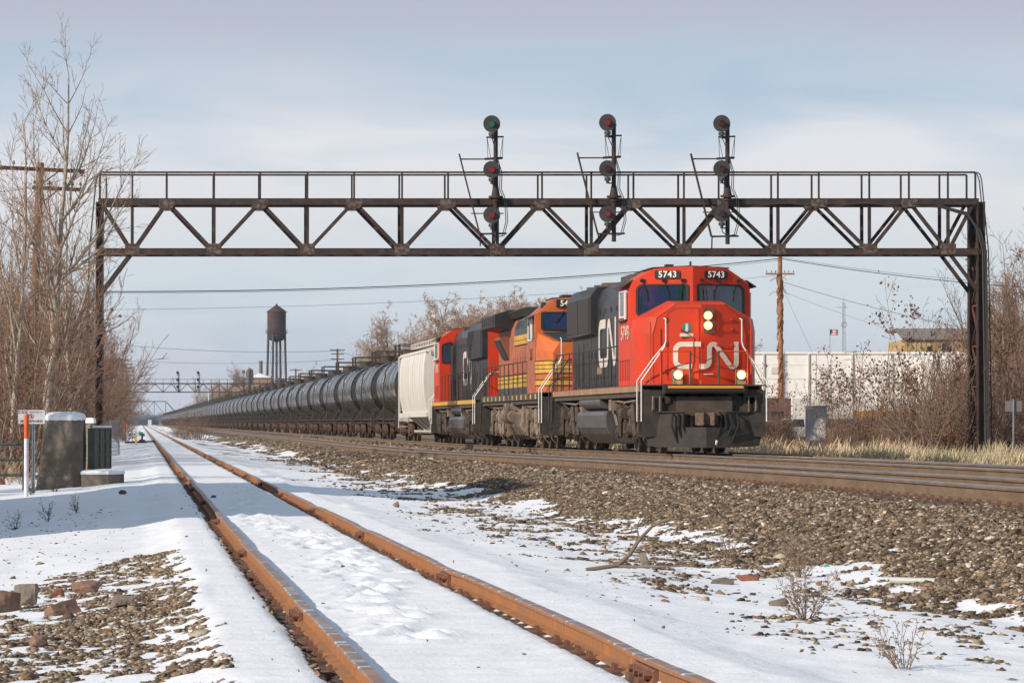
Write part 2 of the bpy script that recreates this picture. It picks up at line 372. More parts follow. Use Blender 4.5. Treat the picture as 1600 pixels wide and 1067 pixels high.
def stones(name, label, x0, x1, y0, y1, dens, size, probs, maskpow=None, seed=0, ymax_full=60, sink=.3, top=None):
    maskpow = maskpow
    g = np.random.default_rng(seed); n = int((x1-x0)*(y1-y0)*dens)
    X = g.uniform(x0, x1, n); Y = g.uniform(y0, y1, n)
    k = infrustum(X, Y); X = X[k]; Y = Y[k]
    f = np.clip(ymax_full/Y, .12, 1); k = g.random(len(X)) < f; X = X[k]; Y = Y[k]
    if maskpow is not None:
        s = masks(X, Y); k = (s < maskpow-.12*g.random(len(X))); X = X[k]; Y = Y[k]
    n = len(X); sz = size*np.exp(g.normal(size=n)*.33)*np.clip((Y/ymax_full)**.5, 1, 2.2)
    dim = sz[:, None]*g.uniform(.40, 1.25, (n, 3))*.5
    vs = CUBE[None]*g.uniform(.35, 1.15, (n, 8, 3))*dim[:, None, :]
    vs = np.einsum('nij,nkj->nki', rotmats(n, g), vs); vs[:, :, 2] *= .62
    Zg = height(X, Y) if top is None else top
    vs += np.stack([X, Y, Zg+sz*(.5-sink)*g.uniform(-.1, 1, n)], -1)[:, None, :]
    c = PAL[g.choice(len(PAL), n, p=probs)]*g.uniform(.75, 1.25, (n, 1)); c = np.concatenate([c, np.ones((n, 1))], 1)
    fs = (QUAD[None]+(np.arange(n)*8)[:, None, None]).reshape(-1, 4)
    o = raw(name, vs.reshape(-1, 3), fs, STONE, cols={'tint': np.repeat(c, 8, 0)})
    tag(o, label, 'gravel', kind='stuff'); return n
PB = [.08, .15, .22, .23, .17, .08, .03, .04]
PG = [.05, .09, .17, .23, .23, .14, .05, .04]
a = stones('ballast', 'brown crushed stone covering the bank below the main tracks', 6.3, 9.5, 24, 320, 900, .041, PB, .5, 1, 58)
b = stones('track_ballast', 'brown crushed stone between and beside the main track rails', 9.5, 17.2, 40, 300, 190, .05, PB, None, 2, 60)
c = stones('gravel', 'grey and tan gravel poking through snow left of the siding', -2.8, .75, 16, 62, 800, .031, PG, .5, 3, 45, .45)
d = stones('scattered_stone', 'brown stones scattered in the snow between siding and bank', 2.6, 6.5, 20, 150, 420, .044, PB, .5, 4, 50, .5)
e = stones('tie_ballast', 'rusty stones showing beside the siding rails', .75, 1.0, 16, 60, 200, .035, [.2, .2, .2, .1, .1, .05, 0, .15], .6, 5, 45)
for sd_, (x0_, x1_, y1_, dn, sz_) in enumerate(((3.3, 7.0, 90, 7, .05), (3.2, 7.0, 90, 18, .024), (-3.0, -.1, 60, 5, .028), (4.9, 7.0, 75, 30, .038), (1.3, 2.3, 60, .5, .03))):
    stones('scattered_stone', ['larger brown stones lying singly on the snow right of the siding', 'pebbles sprinkled over the snow right of the siding', 'single grey stones on the snow left of the siding', 'stones strewn along the foot of the bank', 'few pebbles between the siding rails'][sd_], x0_, x1_, 17, y1_, dn, sz_, PB, (None if sd_ in (2, 4) else .965), 20+sd_, 45, .5)
print('stones', a, b, c, d, e)

# ------------------------------------------------------------------ tracks
rust = mat('orange_rust', (.38, .165, .055), .85, 0, (.25, .10, .04), 14, 7, .5, 60, stretch=(1, 1, .15), c3=(.27, .13, .06), scale3=1.1)
rusttop = mat('rusty_railhead', (.22, .17, .155), .5, .3, (.55, .55, .57), 5, 7, .2, 40, .52, .60, stretch=(.6, 1, 1), c3=(.33, .17, .09), scale3=1.6)
brownrail = mat('brown_rail', (.19, .13, .08), .7, 0, (.13, .085, .05), 6, 5, .3, 50, stretch=(1, .25, 1))
steel = mat('polished_railhead', (.42, .42, .46), .32, .9, (.3, .28, .28), 12, 3, stretch=(1, .1, 1))
tiewood = mat('tie_wood', (.07, .045, .035), .85, 0, (.13, .09, .07), 14, 5, .5, 40)
tiesteel = mat('tie_plate_rust', (.13, .06, .045), .8, 0, (.2, .09, .05), 18, 4)
RP = [(-.07, 0), (.07, 0), (.07, .012), (.012, .03), (.012, .12), (.036, .132), (.036, .158), (.028, .17), (-.028, .17), (-.036, .158), (-.036, .132), (-.012, .12), (-.012, .03), (-.07, .012)]
def rail(parent, x, ys, zfun, xfun, mats, hz=1.):
    m = MB(); n = len(RP)
    for k, y in enumerate(ys): m.v += [(x+xfun(y)+a*max(hz, 1), y, zfun(y)-.17*hz+b*hz) for a, b in RP]
    for k in range(len(ys)-1):
        for i in range(n):
            m.f.append((k*n+i, k*n+(i+1) % n, (k+1)*n+(i+1) % n, (k+1)*n+i)); m.m.append(1 if i in (6, 7, 8) else 0)
    return m.build('rail', mats, parent)
def track(label, xc, y0, y1, zfun, xfun, mats, spacing, hz, joints=None, plates=True, group=None):
    t = thing('railway_track', label, 'railway track', (0, 0, 0), group=group); t['kind'] = 'structure'
    ys = list(np.arange(y0, 80, 1.))+list(np.geomspace(80, y1, 60))
    for s in (-1, 1):
        jx = joints[s] if joints else None
        xf = (lambda y, s=s: xfun(y, s))
        rail(t, xc+s*(.7175+.036), ys, (lambda y, s=s: zfun(y, s)), xf, mats, hz)
    m = MB(); p = MB(); y = y0
    while y < 300:
        j = random.uniform(-.03, .03); z = zfun(y, 0)-.17*hz-.012
        m.box(xc+xfun(y, 0)-1.3+j, xc+xfun(y, 0)+1.3+j, y-.11, y+.11, z-.17, z-.003)
        if y < 110 and (hz > 1.05 or _h(int(y*100), 7, 3) < .55):
            for s in (-1, 1):
                xr = xc+s*(.7175+.036)+xfun(y, s)
                p.box(xr-.175, xr+.175, y-.09, y+.09, z-.001, z+.013)
                for q in (-.095, .095): p.box(xr+q-.012, xr+q+.012, y-.06, y-.03, z+.013, z+.045); p.box(xr+q-.012, xr+q+.012, y+.03, y+.06, z+.013, z+.045)
        y += spacing
    m.build('ties', tiewood, t, kind='stuff'); p.build('tie_plates', tiesteel, t, kind='stuff')
    return t
def wob(y, s):                                # the old siding rails kink at their joints
    L = 11.9; ph = 7.2 if s > 0 else 1.3
    u = ((y-ph)/L) % 1; k = math.floor((y-ph)/L)
    a = (_h(k*7+3, s*5+11, 2)-.5)*.045; b = (_h((k+1)*7+3, s*5+11, 2)-.5)*.045
    return (a+(b-a)*u)
def sx(y, s): return float(bend(y))+(wob(y, s) if s and y < 200 else 0)
def sz(y, s):
    if not s or y > 200: return 0
    L = 11.9; ph = 7.2 if s > 0 else 1.3; u = ((y-ph)/L) % 1
    return -.020*max(0, abs(u-.5)*2-.7)/.3
ts = track('rusty orange siding track running through the snow', SID, 14.5, 2300, sz, sx, [rust, rusttop], .53, .70)
def jointbars():
    for s in (-1, 1):
        for k in range(0, 9):
            ph = 7.2 if s > 0 else 1.3; y = ph+11.9*k
            if y < 16: continue
            m = MB(); x = SID+s*.7535+sx(y, s); z = sz(y, s)-.17*.70-.002
            for q in (-1, 1):
                m.prism([(x+q*.014, z+.022), (x+q*.05, z+.02), (x+q*.034, z+.045), (x+q*.042, z+.078), (x+q*.030, z+.088), (x+q*.014, z+.088)], y-.38, y+.38)
                for j in (-.28, -.09, .09, .28):
                    m.cyl((x+q*.03, y+j, z+.055), (x+q*.078, y+j, z+.055), .024, 6)
                m.box(x+q*.05-.05, x+q*.05+.05, y-.26, y-.1, z+.001, z+.036); m.box(x+q*.05-.05, x+q*.05+.05, y+.1, y+.26, z+.001, z+.036)
            m.build('joint_bar', tiesteel, ts)
jointbars()
def near_z(y, s): return float(zm(y)-dipn(y))
track('near main track with brown rails and polished heads, empty beside the train', MN, 34, 1500, near_z, lambda y, s: 0, [brownrail, steel], .5, 1.14)
track('far main track with brown rails under the train', MT, 34, 2300, lambda y, s: float(zm(y)), lambda y, s: 0, [brownrail, steel], .5, 1.14)
def spare():
    m = MB(); 
    ys = np.arange(44, 110, 2.)
    for y in ys: m.v += [(17.5+a, y, .19+b) for a, b in RP]
    n = len(RP)
    for k in range(len(ys)-1):
        for i in range(n): m.f.append((k*n+i, k*n+(i+1) % n, (k+1)*n+(i+1) % n, (k+1)*n+i)); m.m.append(0)
    o = m.build('spare_rail', brownrail); tag(o, 'loose brown rail lying behind the far main track at the right edge', 'rail')
spare()
# ================================================================== the train
def paint(name, c, dirt=(.13, .10, .075), rough=.42, k=.62, **kw):
    return mat(name, c, rough, 0, tuple(a*.55+b*.45 for a, b in zip(c, dirt)), 2.2, 7, .06, 12, k, k+.22, coat=.12, c3=kw.pop('c3', None), **kw)
red = mat('red_paint', (.60, .038, .008), .45, 0, (.36, .055, .025), 3.0, 8, .05, 10, .52, .80, spec=.3, c3=(.50, .045, .014), scale3=1.4); blackp = paint('black_paint', (.017, .016, .018), (.085, .066, .05), .5, .5)
redw = mat('weathered_red', (.60, .085, .04), .6, 0, (.42, .10, .06), 3, 6, .1, 14)
orange = mat('orange_paint', (.56, .125, .02), .5, 0, (.30, .11, .05), 3, 8, .05, 10, .48, .75); orangew = mat('faded_orange', (.44, .12, .05), .65, 0, (.24, .09, .055), 2.5, 6, .1, 10)
yellowp = mat('yellow_paint', (.62, .34, .035), .6, 0, (.28, .16, .06), 3.5, 8, .05, 10, .45, .68)
darkgreen = paint('dark_green_paint', (.035, .045, .045), k=.55)
white = mat('white_paint', (.74, .72, .68), .5, 0, (.5, .47, .43), 5, 5)
cream = mat('cream_paint', (.62, .60, .55), .55, 0, (.50, .47, .42), 1.3, 6, .05, 5, .4, .75, stretch=(1, 1, .35))
copper = mat('dusty_copper_sill', (.36, .21, .12), .6, 0, (.22, .13, .08), 3, 5)
gear = mat('road_dirt_gear', (.095, .068, .05), .8, 0, (.05, .038, .03), 5, 6, .4, 30)
geartan = mat('tan_dust_gear', (.27, .20, .15), .85, 0, (.13, .10, .075), 4, 6, .4, 20)
wheelm = mat('brown_wheel', (.14, .085, .06), .65, .2, (.07, .045, .035), 6, 4)
wheelrim = mat('worn_wheel_tread', (.35, .3, .27), .35, .8)
pilotm = mat('dirty_pilot_black', (.026, .021, .018), .75, 0, (.055, .042, .033), 3.5, 6, .2, 18)
tankgrey = mat('fuel_tank_grey', (.055, .056, .060), .36, .1, (.12, .105, .09), 3, 6, .1, 12, stretch=(1, .3, 1))
grille = mat('radiator_grille', (.040, .032, .027), .7, 0, (.025, .022, .02), 40, 2, .6, 90, stretch=(.1, 1, .1))
glass = mat('cab_glass', (.010, .045, .035), .05, 0, (.05, .03, .10), 1.8, 2, spec=.9, lo=.42, hi=.58, c3=(.015, .03, .075), scale3=2.6)  # iridescent sheen put into the colour as green, purple and blue patches
rubber = mat('black_rubber', (.012, .012, .012), .6)
lampon = mat('headlamp_lit', (1, .9, .7), .3, 0, emit=(1, .82, .52), estr=24)
lampring = mat('reflector_glow', (.8, .45, .15), .3, 0, emit=(1, .42, .08), estr=1.6)
def lamp_light(parent, x, y, z, e):                 # the beam the lit lamp really gives
    l = bpy.data.lights.new('lamp_glow', 'POINT'); l.energy = e; l.color = (1, .62, .26); l.shadow_soft_size = .09
    o = bpy.data.objects.new('lamp_glow', l); COL.objects.link(o); o.parent = parent; o.location = (x, y, z)
lampdim = mat('headlamp_dim', (1, .9, .7), .3, 0, emit=(1, .83, .52), estr=6)
logow = mat('logo_white', (.66, .60, .54), .5, 0, (.52, .45, .38), 6, 4)
numw = mat('number_white', (.80, .76, .66), .4, emit=(1, .93, .75), estr=.12)
chrome = mat('grab_iron_white', (.72, .70, .66), .4)
seatm = mat('cab_interior', (.05, .055, .05), .8)
# orientation of lettering: front face looks towards -Y, near side looks towards -X
MF = lambda x, y, z: Matrix.Translation((x, y, z)) @ Matrix.Rotation(R(90), 4, 'X')
ML = lambda x, y, z: Matrix.Translation((x, y, z)) @ Matrix.Rotation(R(-90), 4, 'Z') @ Matrix.Rotation(R(90), 4, 'X')
MR = lambda x, y, z: Matrix.Translation((x, y, z)) @ Matrix.Rotation(R(90), 4, 'Z') @ Matrix.Rotation(R(90), 4, 'X')
mat('seam_dark', (.16, .02, .012), .7)
def ribbon(pts, w, th, m, parent, name, M):
    """flat band of width w following pts in the XY plane"""
    n = len(pts); L = []; Rr = []
    for i, p in enumerate(pts):
        p = Vector((*p, 0)); a = Vector((*pts[max(i-1, 0)], 0)); b = Vector((*pts[min(i+1, n-1)], 0)); d = (b-a).normalized(); nn = Vector((-d.y, d.x, 0))*w/2
        L.append(p+nn); Rr.append(p-nn)
    mb = MB(); vs = []
    for z in (0, th): vs += [q+Vector((0, 0, z)) for q in L]+[q+Vector((0, 0, z)) for q in Rr]
    fs = []
    for i in range(n-1):
        fs += [(i, i+1, n+i+1, n+i), (2*n+i, 3*n+i, 3*n+i+1, 2*n+i+1), (i, 2*n+i, 2*n+i+1, i+1), (n+i, n+i+1, 3*n+i+1, 3*n+i)]
    fs += [(0, n, 3*n, 2*n), (n-1, 3*n-1, 4*n-1, 2*n-1)]
    mb.add(vs, fs); o = mb.build(name, m, parent); o.data.transform(M); return o
def arc(cx, cy, r, a0, a1, n=7): return [(cx+r*math.cos(R(a0+(a1-a0)*i/n)), cy+r*math.sin(R(a0+(a1-a0)*i/n))) for i in range(n+1)]
def cnpath(w, h):
    """one continuous band: a C running into an N (h is the outer height)"""
    p = [(-.22, .4)]+arc(-.90, .18, .22, 90, 180)+arc(-.90, -.18, .22, 180, 270)+arc(-.10, -.20, .20, 270, 360)
    p += arc(.25, .25, .15, 180, 52, 8)+arc(.99, -.25, .15, 232, 360, 8)+[(1.14, .5)]
    return [(x*w/2.44, y*h) for x, y in p]
def rail_posts(m, x, ys, z0, z1, r=.019):
    for y in ys: m.cyl((x, y, z0), (x, y, z1), r, 6)
    m.tube([(x, ys[0], z1), (x, ys[-1], z1)], r*1.15, 6)
def wheelset(parent, y, r=.53, detail=True):
    m = MB()
    for s in (-1, 1):
        x = s*.7535
        m.cyl((x-.07, y, r), (x+.07, y, r), r, 28, m=0); m.cyl((x-s*.07, y, r), (x-s*.095, y, r), r+.028, 28, m=0)
        m.cyl((x-.071, y, r), (x+.0712, y, r), r*.999, 28, m=1, caps=False)
        m.cyl((x+s*.07, y, r), (x+s*.075, y, r), r*.78, 24, m=2); m.cyl((x+s*.075, y, r), (x+s*.16, y, r), .13, 12, m=2)
    m.cyl((-.8, y, r), (.8, y, r), .09, 10, m=2)
    return m.build('wheelset', [wheelm, wheelrim, gear], parent, smooth=True)
def loco_truck(parent, yc, gm, name='truck'):
    m = MB(); axles = [yc-2.02, yc, yc+2.02]
    for s in (-1, 1):
        x = s*1.12
        prof = [(yc-2.75, .62), (yc-2.7, .95), (yc-2.2, 1.02), (yc-1.3, 1.0), (yc-.9, .74), (yc-.3, .70), (yc, .98), (yc+.3, .70), (yc+.9, .74), (yc+1.3, 1.0), (yc+2.2, 1.02), (yc+2.7, .95), (yc+2.75, .62), (yc+2.3, .60), (yc+1.8, .72), (yc+1.2, .55), (yc+.4, .45), (yc-.4, .45), (yc-1.2, .55), (yc-1.8, .72), (yc-2.3, .60)]
        m.prism([(a, b) for a, b in prof], x-.09, x+.09, 'x')
        for k, y in enumerate(axles):
            m.box(x-.13, x+.17*1, y-.19, y+.19, .36, .72); m.cyl((x+s*.1, y, .53), (x+s*.27, y, .53), .15, 12); m.cyl((x+s*.27, y, .53), (x+s*.3, y, .53), .07, 8)
            for q in (-.34, .34): m.cyl((x+s*.1, y+q, .5), (x+s*.1, y+q, .98), .075, 10)
        # dampers, brake cylinders and sand pipes
        for (y, a) in ((yc-1.45, .25), (yc+1.45, -.25), (yc-2.45, .1)):
            m.cyl((x+s*.24, y, .42), (x+s*.26, y+a, 1.2), .055, 8); m.cyl((x+s*.25, y+a*.5, .8), (x+s*.26, y+a, 1.22), .08, 8)
        for y in (yc-.95, yc+.95):
            m.cyl((x+s*.2, y-.25, 1.02), (x+s*.2, y+.25, 1.02), .15, 12); m.box(x+s*.12-.1, x+s*.12+.1, y-.12, y+.12, .86, 1.2)
        for y in axles:
            m.tube([(x+s*.12, y-.55, 1.35), (x+s*.1, y-.56, .9), (x-s*.1, y-.62, .3), (x-s*.25, y-.6, .13)], .018, 5)
            m.bar((x-s*.2, y-.6, .35), (x-s*.2, y-.6, .9), .05, .16)
        m.tube([(x+s*.2, yc-2.6, 1.15), (x+s*.23, yc-1.2, 1.3), (x+s*.22, yc, 1.16), (x+s*.23, yc+1.3, 1.3), (x+s*.2, yc+2.6, 1.15)], .02, 5)
    m.box(-1.0, 1.0, yc-.35, yc+.35, .55, 1.2); m.box(-1.0, 1.0, yc-2.9, yc-2.6, .5, .75); m.box(-1.0, 1.0, yc+2.6, yc+2.9, .5, .75)
    m.box(-.6, .6, yc-2.7, yc+2.7, .3, 1.3)
    t = m.build(name, gm, parent, smooth=False)
    for y in axles: wheelset(t, y)
    return t
def steps(parent, y, ysign, white_m=chrome, dark=pilotm, name='steps', tall=True):
    """corner stairwell with treads and grab irons; ysign is the outward direction along the car"""
    for s in (-1, 1):
        m = MB(); x0 = s*1.05; x1 = s*1.55
        a, b = sorted((x0, x1)); ya, yb = sorted((y, y-ysign*.78))
        m.box(a, b, ya, ya+.03, .42, 1.58); m.box(a, b, yb-.03, yb, .42, 1.58)
        for k, z in enumerate((.42, .80, 1.18)): m.box(a+(.0 if s < 0 else k*.06), b-(0 if s > 0 else -0) , ya+.03, yb-.03, z, z+.035)
        m.box(*(sorted((s*1.0, s*1.05))), ya, yb, .42, 1.58)
        m.build(name, dark, parent)
        g = MB()
        yo, yi = (ya-.01, yb+.01) if ysign < 0 else (yb+.01, ya-.01)
        g.tube([(s*1.58, yo, .80), (s*1.58, yo, 1.82), (s*1.0, yo+.02, 2.66)]+([(s*.96, yo+.02, 2.8), (s*.96, yo+.02, 3.35), (s*.96, yo-ysign*.3, 3.38)] if tall else [(s*.9, yo+.02, 2.72), (s*.6, yo+.02, 2.72)]), .019, 6)
        g.tube([(s*1.58, yi, .80), (s*1.58, yi, 1.82), (s*1.25, (yo+yi)/2, 2.35), (s*.98, yo-ysign*.08, 2.72)], .019, 6)
        g.build('grab_iron', white_m, parent)
def airhoses(parent, y, sgn):
    for x in (-.82, -.68, -.54, .5, .64, .8):
        m = MB()
        m.tube([(x, y, 1.02), (x, y+sgn*.16, .98), (x+.03*math.copysign(1, x), y+sgn*.2, .7), (x+.10*math.copysign(1, -x), y+sgn*.17, .35), (x+.14*math.copysign(1, -x), y+sgn*.15, .24)], .024, 6); m.build('air_hose', rubber, parent)
    m = MB()
    m.tube([(.38, y, 1.05), (.4, y+sgn*.2, .9), (.35, y+sgn*.25, .6), (.27, y+sgn*.26, .32)], .026, 6)
    m.build('air_hose', rubber, parent)
    m = MB(); m.cyl((.27, y+sgn*.26, .33), (.24, y+sgn*.27, .22), .045, 8); m.build('glad_hand', chrome, parent)
def coupler(parent, y, sgn):
    m = MB()
    m.box(-.16, .16, *sorted((y, y-sgn*.5)), .78, 1.0)
    m.prism([(-.24, 0), (-.20, sgn*.18), (-.06, sgn*.30), (.02, sgn*.16), (.10, sgn*.16), (.20, sgn*.34), (.27, sgn*.2), (.22, 0)], .70, 1.02, 'z')
    for i in range(len(m.v)-16, len(m.v)): m.v[i] = (m.v[i][0], m.v[i][1]+y, m.v[i][2])
    m.box(-.36, .36, *sorted((y, y-sgn*.12)), 1.02, 1.16); m.box(-.36, -.28, *sorted((y, y-sgn*.12)), .66, 1.02); m.box(.28, .36, *sorted((y, y-sgn*.12)), .66, 1.02)
    m.build('coupler', mat('rusty_knuckle', (.17, .10, .07), .8, 0, (.06, .04, .03), 7, 5, .4, 30), parent, bevel=.015)
def plow(parent, y, sgn):
    m = MB(); th = .03
    for s in (-1, 1):
        m.plate([(0, y+sgn*.40, .15), (s*.52, y+sgn*.26, .15), (s*.52, y+sgn*.20, .66), (0, y+sgn*.34, .66)], (0, -sgn*th, 0))
        m.plate([(s*.52, y+sgn*.26, .15), (s*1.25, y-sgn*.02, .17), (s*1.25, y-sgn*.06, 1.04), (s*.52, y+sgn*.16, 1.04)], (0, -sgn*th, 0))
        m.plate([(s*1.25, y-sgn*.02, .17), (s*1.40, y-sgn*.06, .20), (s*1.60, y-sgn*.14, 1.02), (s*1.25, y-sgn*.06, 1.04)], (0, -sgn*th, 0))
        m.bar((s*.515, y+sgn*.17, .66), (s*.515, y+sgn*.15, 1.05), .035, .05)
        m.box(*sorted((s*.45, s*1.3)), *sorted((y-sgn*.1, y-sgn*.35)), .75, .95)
        m.bar((s*.52, y+sgn*.16, 1.04), (s*1.58, y-sgn*.10, 1.03), .05, .035)
    m.box(-1.2, 1.2, *sorted((y-sgn*.14, y-sgn*.2)), .45, .62)
    m.build('snow_plow', pilotm, parent)
def diamond(x):return x
def quadface(m, pts, n, th=.012):
    m.plate(pts, Vector(n)*th)
def hexwin(m, pts, nrm, inset, th, mf=0, mg=1):
    """window: frame ring proud of the wall, glass set inside it"""
    P = [Vector(p) for p in pts]; c = sum(P, Vector())/len(P); nrm = Vector(nrm)
    I = [p+(c-p).normalized()*inset*1.35 for p in P]
    n = len(P); vs = P+I+[p+nrm*th for p in P]+[p+nrm*th for p in I]
    fs = []
    for i in range(n):
        j = (i+1) % n; fs += [(2*n+i, 2*n+j, 3*n+j, 3*n+i), (i, j, 2*n+j, 2*n+i), (n+i, 3*n+i, 3*n+j, n+j)]
    m.add(vs, fs, mf); m.add([p+nrm*th*.35 for p in I], [tuple(range(n))], mg)
def roundpoly(pts, r, k=3):
    out = []; n = len(pts)
    for i in range(n):
        p = Vector(pts[i]); a = Vector(pts[i-1]); b = Vector(pts[(i+1) % n]); u = (a-p).normalized()*r; v = (b-p).normalized()*r
        for j in range(k+1):
            t = j/k; out.append(p+u*(1-t)**2+v*t**2)
    return out

def sd_loco(name, label, loc, rz, number, sillm, front=True, lit=True):
    t = thing(name, label, 'locomotive', loc, rz)
    # ---- cab: rings of the cross section from the nose joint to the rear wall
    P = lambda x, z, y: (x, y, z)
    def yf(x): return 2.22+abs(x)*.36
    sec = [(-1.56, 1.72), (-1.56, 4.20), (-1.50, 4.36), (-.96, 4.70), (-.5, 4.74), (0, 4.75), (.5, 4.74), (.96, 4.70), (1.50, 4.36), (1.56, 4.20), (1.56, 1.72), (0, 1.72)]
    r1 = [(x, yf(x)+.02*(4.2-z > 0)*0, z) for x, z in sec]; r2 = [(x, 4.95, z) for x, z in sec]
    m = MB(); m.loft([r1, r2], caps=False)
    # front face: two planes meeting in the centre ridge
    for s in (-1, 1):
        half = [(0, 1.72), (0, 4.75), (s*.5, 4.74), (s*.96, 4.70), (s*1.50, 4.36), (s*1.56, 4.20), (s*1.56, 1.72)]
        m.add([(x, yf(x), z) for x, z in half], [tuple(range(7))])
    m.add([(x, 4.95, z) for x, z in sec], [tuple(range(12))])
    m.plate([(-1.2, 4.955, 1.8), (-1.2, 4.955, 3.9), (-.95, 4.955, 4.3), (-.95, 4.955, 1.8)], (0, .02, 0))
    cab = m.build('cab', red, t, smooth=False)
    # roof panel, eaves and antenna
    m = MB()
    for s in (-1, 1): m.plate([(s*1.47, 2.75, 4.40), (s*1.72, 2.75, 4.24), (s*1.72, 4.9, 4.24), (s*1.47, 4.9, 4.40)], (0, 0, .03))
    m.prism([(-1.0, 4.715), (0, 4.765), (1.0, 4.715), (1.0, 4.74), (0, 4.79), (-1.0, 4.74)], 2.60, 4.9); m.cyl((.02, 2.8, 4.78), (.02, 2.8, 4.9), .03, 6); m.box(-.5, -.3, 3.6, 3.9, 4.78, 4.86)
    m.build('roof', pilotm, cab)
    # windshields
    for s in (-1, 1):
        pts = [(s*.10, 4.31), (s*1.30, 4.31), (s*1.40, 4.2), (s*1.40, 3.52), (s*1.30, 3.50), (s*.62, 3.80), (s*.10, 3.84)]
        P3 = roundpoly([(x, yf(x), z) for x, z in pts], .07)
        if s > 0: P3 = P3[::-1]
        m = MB(); nr = Vector((s*.339, -.941, 0)); hexwin(m, P3, nr, .055, .03)
        w = m.build('windshield', [rubber, glass], cab)
        m = MB()
        for (xw, dx) in (((.25), -.1), (.72, .12), (1.25, .12)):
            y = yf(xw)-.055
            m.bar((s*xw, y, 4.40), (s*(xw-dx), y, 4.10), .018, .018); m.bar((s*(xw-dx), y-.01, 4.16), (s*(xw-dx*1.2), y-.01, 3.86), .022, .03)
            m.box(s*xw-.05, s*xw+.05, y-.02, y+.06, 4.37, 4.44)
        m.bar((s*.5, yf(.5)-.04, 3.79), (s*1.3, yf(1.3)-.04, 3.42), .05, .04); m.bar((s*.75, yf(.75)-.06, 3.72), (s*1.15, yf(1.15)-.06, 3.55), .05, .07)
        m.build('wiper', rubber, cab)
        # number boards
        xc = s*.63; nb = MB(); q = [(xc-.31, 4.44), (xc+.31, 4.44), (xc+.31, 4.65), (xc-.31, 4.65)]
        q3 = roundpoly([(x, yf(x)-.004, z) for x, z in q], .045); nb.plate(q3, (s*.003, -.03, 0)); nbo = nb.build('number_board', rubber, cab)
        M = Matrix.Translation((xc, yf(xc)-.045, 4.545)) @ Matrix.Rotation(s*math.atan(.36), 4, 'Z') @ Matrix.Rotation(R(90), 4, 'X')
        text(number, .225, numw, nbo, 'number', M, 1.02, spacing=1.08)
        # side windows, mirror and awning
        m = MB(); x = s*1.565
        a = [(x, 3.15, 3.48), (x, 4.6, 3.48), (x, 4.6, 4.18), (x, 3.15, 4.18)]
        if s < 0: a = a[::-1]
        hexwin(m, roundpoly(a, .06), (s, 0, 0), .06, .03); m.build('side_window', [chrome, glass], cab)
        m = MB(); m.box(*sorted((s*1.6, s*1.64)), 3.1, 3.28, 3.42, 4.12); m.bar((s*1.56, 3.19, 3.5), (s*1.6, 3.19, 3.5), .04); m.build('wind_deflector', chrome, cab)
        m = MB(); m.box(*sorted((s*1.56, s*1.66)), 3.3, 4.7, 3.38, 3.43); m.build('arm_rest', gear, cab)
        text(number, .52, logow, cab, 'number', (ML if s < 0 else MR)(s*1.572, 3.6, 3.06), 1.3, spacing=1.18, bold=0)
        m = MB()
        for k in range(6): m.box(*sorted((s*1.56, s*1.569)), 2.85+k*.34, 2.86+k*.34, 1.85, 2.35)
        m.box(*sorted((s*1.56, s*1.569)), 2.75, 4.8, 2.36, 2.375); m.build('battery_doors', rubber, cab)
        # rear wall window (shows on the trailing units)
        m = MB(); a = [(s*1.05, 4.955, 3.3), (s*1.48, 4.955, 3.3), (s*1.48, 4.955, 4.08), (s*1.05, 4.955, 4.22)]
        if s > 0: a = a[::-1]
        hexwin(m, roundpoly(a, .09), (0, 1, 0), .05, .03); m.build('rear_window', [rubber, glass], cab)
    # ---- nose
    pf = [(-1.16, 1.72), (-1.18, 3.0), (-1.08, 3.40), (-.62, 3.74), (.62, 3.74), (1.08, 3.40), (1.18, 3.0), (1.16, 1.72)]
    pm = [(-1.34, 1.72), (-1.36, 3.02), (-1.26, 3.43), (-.64, 3.80), (.64, 3.80), (1.26, 3.43), (1.36, 3.02), (1.34, 1.72)]
    pb = [(-1.55, 1.72), (-1.555, 3.1), (-1.5, 3.40), (-.66, 3.86), (.66, 3.86), (1.5, 3.40), (1.555, 3.1), (1.55, 1.72)]
    ny = lambda x: .82+abs(x)*.27
    m = MB(); m.loft([[(x, ny(x), z) for x, z in pf], [(x, 1.22, z) for x, z in pm], [(x, 2.0, z) for x, z in pb], [(x, yf(x)+.05, z) for x, z in pb]], caps=False)
    for s in (-1, 1):
        half = [p for p in pf if p[0]*s > 0]; half = ([(0, 1.72)]+half[::-1]+[(0, 3.74)]) if s > 0 else ([(0, 1.72)]+half+[(0, 3.74)])
        m.add([(x, ny(x), z) for x, z in half], [tuple(range(len(half)))])
    nose = m.build('nose', red, t)
    m = MB(); y = ny(.3)-.012                                  # nose door on the near side, handles on the other
    m.plate([(-.80, ny(.8)-.002, 1.86), (-.80, ny(.8)-.002, 3.50), (-.62, ny(.62)-.002, 3.62), (-.06, ny(.06)-.002, 3.62), (-.06, ny(.06)-.002, 1.86)], (-.002, -.014, 0)); m.build('nose_door', red, nose)
    m = MB()
    for (a, b_) in (((-.82, 1.84), (-.82, 3.52)), ((-.82, 3.52), (-.62, 3.645)), ((-.62, 3.645), (-.03, 3.645)), ((-.03, 3.645), (-.03, 1.84))): m.bar((a[0], ny(a[0])-.004, a[1]), (b_[0], ny(b_[0])-.004, b_[1]), .012, .012)
    for z_ in (2.0, 2.7, 3.3): m.box(-.88, -.80, ny(.84)-.04, ny(.84), z_, z_+.10)
